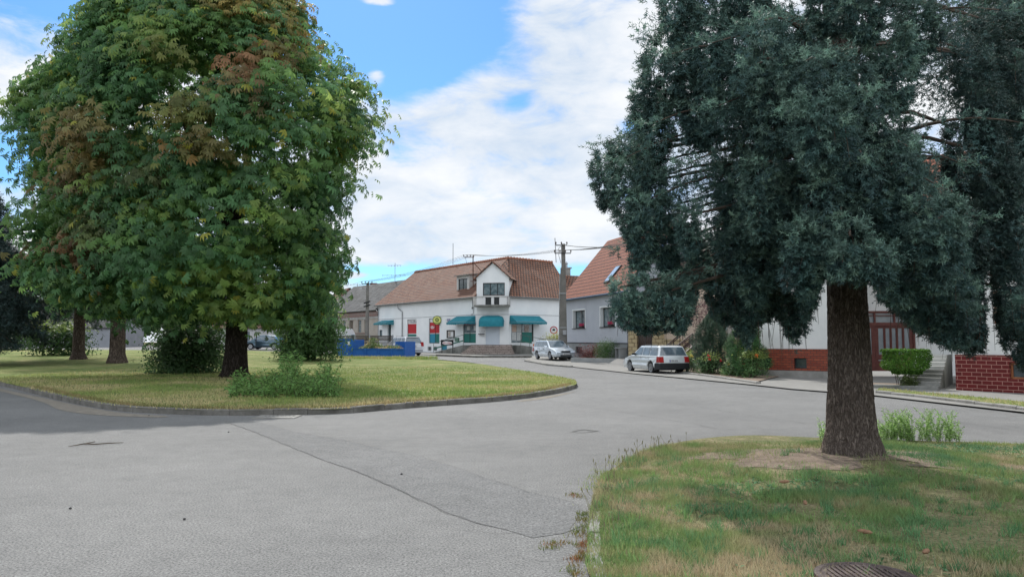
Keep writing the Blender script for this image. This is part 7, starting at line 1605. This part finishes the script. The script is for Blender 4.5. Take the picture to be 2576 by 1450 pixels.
# bushes and hedges at the back left
for i, (px0, py, Yo, rx, h, lab) in enumerate(((140, 893, 0, 2.6, 2.6, 'spreading conifer bush with bright tips beside the dark spruce trunk'), (30, 880, 0, 3.4, 2.3, 'dark hedge like bush at the frame edge behind the lawn'), (250, 868, 0, 1.6, 1.7, 'small green bush between the two background trunks'), (430, 866, 2, 2.6, 2.2, 'pale green bush behind the dark chestnut bush'))):
    c = G(px0, py, .12); bush('background_bush', lab, (c[0], c[1] + Yo), rx, 1.6, h, 4500, .22, ((.035, .075, .025), (.025, .055, .02), (.06, .11, .03), (.07, .12, .035))[i], clumps=60, tip=(.12, .18, .04) if i in (0, 3) else None)
# far trees closing the view
for i, (px0, Y, h, r, lab) in enumerate(((-40, 105, 12, 6, 'far broad tree behind the drooping spruce'), (120, 118, 10, 5.5, 'far tree rising over the grey walled house'), (330, 124, 9, 5, 'far tree seen under the chestnut crown near its trunks'), (470, 125, 9, 5, 'far tree behind the low pale house'), (640, 128, 8, 4.5, 'farthest tree behind the red roof beyond the cars'), (790, 122, 8, 4, 'far tree hidden behind the rounded leafy bush'))):
    x = (px0 - CX) / F * Y; leafy_tree('far_tree', lab, (x, Y), h, r, 1.5, 4200, .6, (.035, .075, .025), .3, 50 + i, k=60)
# yard plants on the right side
c = A(*z1(2278, 1090), 71); bush('golden_bush', 'rounded yellow green variegated bush behind the silver car with roof bars', (c.x, 71), 1.25, .9, 1.9, 3200, .13, (.26, .28, .06), z0=.0, clumps=50)
c = A(1529, 900, 53.8); bush('dome_bush', 'clipped dome shaped dark green bush in the concrete planter', (c.x, 53.8), .98, .75, 1.2, 7000, .05, (.035, .095, .018), z0=.28, clumps=160, stems=False)
c = A(1485, 903, 55.4); bush('barberry_bush', 'low reddish brown bush beside the dome shaped bush', (c.x, 55.6), 1.1, .6, .85, 1800, .09, (.13, .055, .05), z0=.30, clumps=30)
def conifer_bush(label, c, r, h, n, col, tip_or_lit_c, seed, z0=0, shape=1.0):
    t = thing('conifer_bush', label, 'conifer', (c[0], c[1], z0)); f = RNG.random(n) ** .8; a = RNG.random(n) * 6.283; lump = 1 + .34 * np.sin(a * 3 + f * 9) + .12 * np.sin(a * 7 - f * 13)
    rr_ = r * np.clip((1 - f ** 1.6), .03, 1) ** shape * lump * (1 - .35 * RNG.random(n) ** 2); P = np.stack([c[0] + rr_ * np.cos(a), c[1] + rr_ * np.sin(a), z0 + .1 + h * f], 1)
    D = unit(np.stack([np.cos(a) * .7, np.sin(a) * .7, np.full(n, .75)], 1) + .35 * RNG.normal(size=(n, 3))); V, Fc = needles(P, D, .14, .05, .016, 8); cc_ = np.where(RNG.random((n, 1)) < .25, np.array(tip_or_lit_c), np.array(col)); np_obj('foliage', V, Fc, NEEDLE, t, jitter_col(cc_, n, 24, .3))
    m_ = MB(); m_.tube([(c[0], c[1], z0 - .05), (c[0], c[1], z0 + h * .8)], [.07, .02], 8); obj('trunk', m_, BARK, t); return t
c = ((1792 - CX) / F * 38, 38.0); conifer_bush('dark conical conifer bush between the steel staircase and the round post', c, .98, 2.9, 12000, (.035, .07, .045), (.06, .11, .06), 61, shape=.6)
c = ((1875 - CX) / F * 34.3, 34.3); conifer_bush('bright green thuja behind the round post and the roses', c, .80, 2.35, 8000, (.035, .10, .03), (.07, .17, .05), 62, shape=.45)
c = A(1768, 860, 48.6); bush('purple_plum', 'tall reddish purple leaved shrub beside the steel staircase', (c.x, 48.6), 1.1, .9, 4.3, 2600, .11, (.13, .065, .075), z0=0, clumps=34)
RB = [(1728, 938, .82, .78, 1.02), (1793, 944, .78, .8, .98), (1842, 948, .45, .45, .72), (1890, 953, .72, .7, 1.2), (1943, 945, .66, .6, .85)]
for i, (px, py, rx, ry, h) in enumerate(RB):
    c = G(px, py); lab = ('rose bush with yellow tinged leaves right behind the silver estate car', 'rose bush with a red bloom near the middle of the kerbed bed', 'small low rose bush in front of the round post', 'tallest rose bush near the end of the kerbed bed', 'yellow green rose bush against the red clinker wall')[i]
    rb = bush('rose_bush', lab, c, rx, .55, h, 2300, .085, ((.12, .19, .06), (.09, .17, .07), (.10, .19, .06), (.10, .19, .07), (.18, .21, .06))[i], z0=.04, clumps=26, tip=(.20, .27, .08) if i != 4 else (.28, .28, .09), group='rose bushes in the kerbed bed')
    nb_ = (2, 3, 1, 2, 3)[i]; P_ = []
    for k in range(nb_):
        q = (c[0] + random.uniform(-.35, .35), c[1] - .45, .1 + h * random.uniform(.45, .95)); P_ += [tuple(np.array(q) + RNG.normal(size=3) * .022) for _ in range(14)]
    V, Fc = leaves(np.array(P_), unit(RNG.normal(size=(len(P_), 3))), .06, .9); np_obj('blossom', V, Fc, MATS['petals'], rb, np.tile(((.75, .6, .12), (.6, .02, .04), (.65, .5, .1), (.65, .2, .05), (.6, .12, .05))[i], (len(V), 1)))
# bed soil
tag(sheet('bed_soil', [G(1700, 937), G(1900, 965), G(1960, 950), G(1925, 938), G(1760, 922)], M_SOIL, .085, 2), kind='structure')
# clipped hedge cube by the wooden gate
hx = A(2268, 915, 26.8); hb = thing('clipped_hedge', 'bright green box clipped hedge in front of the wooden gate', 'hedge', (hx.x, 26.8, 0)); n = 12000; hx.x -= .0
u = RNG.random((n, 3)) * 2 - 1; ax_ = RNG.integers(0, 3, n); sgn = np.sign(u[np.arange(n), ax_]); u[np.arange(n), ax_] = sgn * (1 - .12 * RNG.random(n)); hz_ = (HY - 878) / F * 26.8 + CAMH; zlo = CAMH - (948 - HY) / F * 26.8 + .15
wz = np.clip((u[:, 2] + 1.35) / .9, .6, 1); P = np.stack([hx.x + .66 * u[:, 0] * wz + .05 * np.sin(u[:, 2] * 4), 26.5 + .42 * u[:, 1] * wz, (hz_ + zlo) / 2 + (hz_ - zlo) / 2 * u[:, 2]], 1); Nn = unit(np.eye(3)[ax_] * sgn[:, None] + .6 * RNG.normal(size=(n, 3)))
V, Fc = leaves(P, Nn, .055, .6); np_obj('foliage', V, Fc, LEAF, hb, jitter_col((.060, .145, .022), n, 4, .45)); m_ = MB()
for i in range(8): x = hx.x + random.uniform(-.25, .25); m_.tube([(x, 26.8, .1), (hx.x + (x - hx.x) * 1.8, 26.8, zlo + .3)], .012, 4)
obj('stems', m_, BARK, hb)
pl = [(hx.x + random.uniform(-.35, .25), 26.3 + random.uniform(-.1, .2), .1, random.uniform(.2, .5), random.uniform(-.25, .25), random.uniform(-.2, .1)) for _ in range(26)]
shoots('weed_tuft', 'pale grassy weed tuft at the foot of the clipped hedge', pl, (.12, .16, .06), .09, cat='weeds')
# ---------------------------------------------------------------- grass
def blade_cols(P, pal, s, var=.3):
    t = vnoise(np.c_[P[:, :2], np.zeros(len(P))], s) * .65 + vnoise(np.c_[P[:, :2] + 40, np.zeros(len(P))], s * 4) * .35; pal = np.array(pal); x = np.clip((t - .25) / .5, 0, .999) * (len(pal) - 1); i = x.astype(int); f = (x - i)[:, None]
    return jitter_col(pal[i] * (1 - f) + pal[np.minimum(i+1, len(pal)-1)] * f, len(P), 3, var)
def scatter(poly, n, zf, box, dens=None):
    P = np.stack([RNG.uniform(box[0], box[1], n), RNG.uniform(box[2], box[3], n), np.zeros(n)], 1); P = P[inside(poly, P)]
    if dens is not None: P = P[RNG.random(len(P)) < dens(P)]
    P[:, 2] = zf(P); return P
def zn(P): d = np.hypot(P[:, 0] - SX, P[:, 1] - SY); return NZ + .13 * np.exp(-(d / 1.6) ** 2) + .02 * np.sin(P[:, 0] * 1.3) * np.sin(P[:, 1] * 1.7)
def soil_mask(P):
    d = np.hypot((P[:, 0] - SX + .55) / 1.55, (P[:, 1] - SY) / 1.0); n_ = vnoise(np.c_[P[:, :2], np.zeros(len(P))], 2.2); return np.clip((d - .75) * 1.6 + (n_ - .45) * 1.6, .10, 1)
def dens_near(P):
    n_ = vnoise(np.c_[P[:, :2], np.zeros(len(P))], 1.7); m_ = vnoise(np.c_[P[:, :2] + 9, np.zeros(len(P))], 5); edge = np.clip(1.9 - P[:, 0] * .7, 0, .6) * (P[:, 1] < 10); return np.clip((n_ * .7 + m_ * .3 - .30) * 2.4 + edge, .10, 1) * soil_mask(P)
P = scatter(NEARP, 340000, zn, (.5, 8.5, 3.9, 12.2), dens_near)
n_ = vnoise(np.c_[P[:, :2], np.zeros(len(P))], 1.7)
V, Fc = blades(P, .030 + .042 * n_, .0075, 1.0)
o = np_obj('grass', V, Fc, GRASS, None, blade_cols(P, [(.10, .20, .10), (.12, .22, .085), (.17, .25, .09), (.26, .27, .13), (.38, .32, .20)], .9)); tag(o, 'short patchy half dry grass blades under the big spruce', 'grass', kind='stuff')
# broad-leaved weeds in the near lawn and long grass on the edge
q = scatter(NEARP, 5200, zn, (.5, 8.5, 3.9, 12.0), lambda P: np.clip(vnoise(np.c_[P[:, :2] + 77, np.zeros(len(P))], 1.1) * 3 - 1.5, 0, 1) * soil_mask(P)); m5 = 6; Pq = np.repeat(q, m5, 0); Nn = unit(np.array([0, 0, 1.]) + .5 * RNG.normal(size=(len(Pq), 3))); V, Fc = leaves(Pq + np.array([0, 0, .012]), Nn, .045, .35)
tag(np_obj('ground_weeds', V, Fc, GRASS, None, jitter_col((.10, .20, .10), len(Pq), 4, .35)), 'low clover and plantain leaves scattered through the near grass', 'weeds', kind='stuff')
edge = resample([(p[0], p[1]) for p in nearl if 3.5 < p[1] < 12.5 and p[0] < 9], .012); E = np.array([(p.x, p.y) for p in edge]); E = np.repeat(E, 9, 0); E = E + RNG.normal(size=E.shape) * .13 + np.array([.10, -.10])
P = np.c_[E, np.full(len(E), NZ)]; kz = (vnoise(np.c_[P[:, :2], P[:, :1] * 0], 1.5) > .34) & ~((P[:, 1] < 8.6) & (P[:, 0] < 1.55) & (RNG.random(len(P)) < .8)); P = P[kz]; P[(P[:, 1] < 8.6) & (P[:, 0] < 1.55), 0] += .10; V, Fc = blades(P, .048, .0075, .9)
tag(np_obj('edge_grass', V, Fc, GRASS, None, blade_cols(P, [(.15, .24, .07), (.24, .29, .10), (.34, .30, .16)], 1.2)), 'long bright grass fringe along the rim of the near lawn', 'grass', kind='stuff')
tc_ = scatter(NEARP, 900, zn, (.8, 6.5, 4.2, 11), lambda P: soil_mask(P) * np.clip(1.1 - (P[:, 0] - 1) * .18, .15, 1)); tc_ = np.repeat(tc_, 26, 0); tc_[:, :2] += RNG.normal(size=(len(tc_), 2)) * .035
V, Fc = blades(tc_, .085, .010, 1.1); tag(np_obj('grass_tufts', V, Fc, GRASS, None, blade_cols(tc_, [(.09, .20, .09), (.12, .24, .10), (.17, .28, .09)], 2.0)), 'fresh green grass tufts standing out of the near lawn', 'grass', kind='stuff')
# seed heads on thin stalks
idx = [k for k in range(len(edge)) if 6.5 < edge[k].y < 12.2 and edge[k].x < 5.5]; m_P = []
for k in random.sample(idx, min(90, len(idx))): m_P.append((edge[k].x + random.gauss(.12, .12), edge[k].y + random.gauss(-.1, .12), random.uniform(.08, .20), random.gauss(0, .06), random.gauss(0, .05)))
sm_ = MB()
for x, y, h, lx, ly in m_P:
    sm_.tube([(x, y, NZ), (x + lx * .4, y + ly * .4, NZ + h * .6), (x + lx, y + ly, NZ + h)], .0022, 3, cap=False); sm_.tube([(x + lx, y + ly, NZ + h), (x + lx * 1.06, y + ly, NZ + h + .018), (x + lx * 1.15, y + ly, NZ + h + .045)], [.004, .006, .002], 4)
tag(obj('seed_heads', sm_, mat('dry_seed', (.16, .15, .08), (.24, .21, .12), scale=9)), 'thin grass stalks with dark seed heads on the rim of the near lawn', 'seed heads', kind='stuff')
# tall weeds behind the trunk
pl = []
for i in range(170):
    px = random.uniform(2205, 2415) if i > 14 else random.uniform(2062, 2085); g = G(px, random.uniform(1110, 1122)); h = random.uniform(.22, .55) * (1.0 if 2230 < px < 2400 else .7); pl.append((g[0], g[1], NZ, h, random.gauss(0, .16), random.gauss(0, .10)))
shoots('tall_weeds', 'airy bright green clump of tall weeds behind the spruce trunk', pl, (.22, .36, .12), .036, cat='weeds', sp=.013, sr=.0035)
# weeds in the gutter of the light kerb
P = []
for i in range(34):
    py = random.uniform(1290, 1450); px = np.interp(py, [1290, 1380, 1450], [1482, 1466, 1440]) + random.gauss(0, 12); g = G(px, py)
    for k in range(26): P.append((g[0] + random.gauss(0, .035), g[1] + random.gauss(0, .04), .004))
for (px, py) in ((1390, 1372), (1400, 1366), (1382, 1380), (1440, 1244), (1455, 1250)):
    g = G(px, py)
    for k in range(45): P.append((g[0] + random.gauss(0, .05), g[1] + random.gauss(0, .04), .004))
P = np.array(P); V, Fc = blades(P, .035, .009, 1.2); tag(np_obj('gutter_weeds', V, Fc, GRASS, None, blade_cols(P, [(.09, .14, .04), (.15, .16, .05), (.26, .13, .06)], 6)), 'weeds and brown leaves in the gutter along the light kerb', 'weeds', kind='stuff')
# island lawn blades, denser towards the viewer
def zi(P): return np.array([gz(x, y) + .115 + isl_h(x, y) for x, y in P[:, :2]])
P = scatter(ISL, 150000, lambda P: np.zeros(len(P)), (-22, 4, 15, 45), lambda P: np.clip((45 - P[:, 1]) / 24, .15, 1) ** 1.2); P[:, 2] = zi(P)
V, Fc = blades(P, .065, .03, .7); pal = [(.15, .23, .06), (.22, .28, .085), (.30, .31, .12), (.42, .36, .19)]
tag(np_obj('grass', V, Fc, GRASS, None, blade_cols(P, pal, .35, .22)), 'mown half dry grass blades of the island lawn', 'grass', kind='stuff')
fl_ = resample([(p[0], p[1]) for p in frontl] , .03); E = np.array([(p.x, p.y) for p in fl_]); dcen = unit(np.array([(-8, 30)]) - E); E = np.repeat(E, 7, 0) + np.repeat(dcen, 7, 0) * (.17 + np.abs(RNG.normal(size=(len(E) * 7, 1))) * .12) + RNG.normal(size=(len(E) * 7, 2)) * .03
P = np.c_[E, np.full(len(E), .12)]; P = P[P[:, 0] > -16]; V, Fc = blades(P, .085, .018, .7); tag(np_obj('edge_grass', V, Fc, GRASS, None, blade_cols(P, [(.12, .15, .045), (.24, .20, .09), (.34, .25, .14)], .5)), 'ragged drier grass fringe behind the dark island kerb', 'grass', kind='stuff')
P = scatter([tuple(p) for p in STRIP], 16000, lambda P: np.full(len(P), .11), (10, 22, 15, 26)); V, Fc = blades(P, .06, .02, .7); tag(np_obj('grass', V, Fc, GRASS, None, blade_cols(P, pal, .8)), 'narrow grass strip between the street kerb and the house steps', 'grass', kind='stuff')
# tall grass round the skip and bushes
P = []
for i in range(420):
    px = random.uniform(845, 1100); g = G(px, random.uniform(898, 903), .1)
    for k in range(9): P.append((g[0] + random.gauss(0, .12), g[1] - random.random() * .6, gz(*g) + .1))
P = np.array(P); V, Fc = blades(P, .16, .035, .6); tag(np_obj('tall_grass', V, Fc, GRASS, None, blade_cols(P, pal, .8)), 'taller unmown grass along the foot of the blue skip', 'grass', kind='stuff')
# garden waste heaped in the skip
P = []
for i in range(2200):
    u = random.uniform(ucab + .2, WK.len - .8); o = -random.uniform(.15, 1.9); hh = .25 + .3 * math.exp(-((u - ucab - 1.6) / 1.0) ** 2) + .12 * math.sin(u * 3); P.append(tuple(WK.pt(u, zl - .15 + random.random() * max(.1, hh), o)))
for i in range(260):
    u = ucab + 1.45 + random.gauss(0, .22); P.append(tuple(WK.pt(u, zl + random.random() * .95, -.8 + random.gauss(0, .2))))
P = np.array(P); V, Fc = leaves(P, unit(RNG.normal(size=(len(P), 3)) + np.array([0, 0, .5])), .17, .35); t_ = vnoise(P, 2.0)[:, None]
tag(np_obj('garden_waste', V, Fc, LEAF, None, jitter_col(np.where(t_ < .5, (.09, .14, .05), (.26, .23, .10)), len(P), 4, .4)), 'heap of cut twigs and wilting leaves inside the blue skip', 'garden waste', kind='stuff')
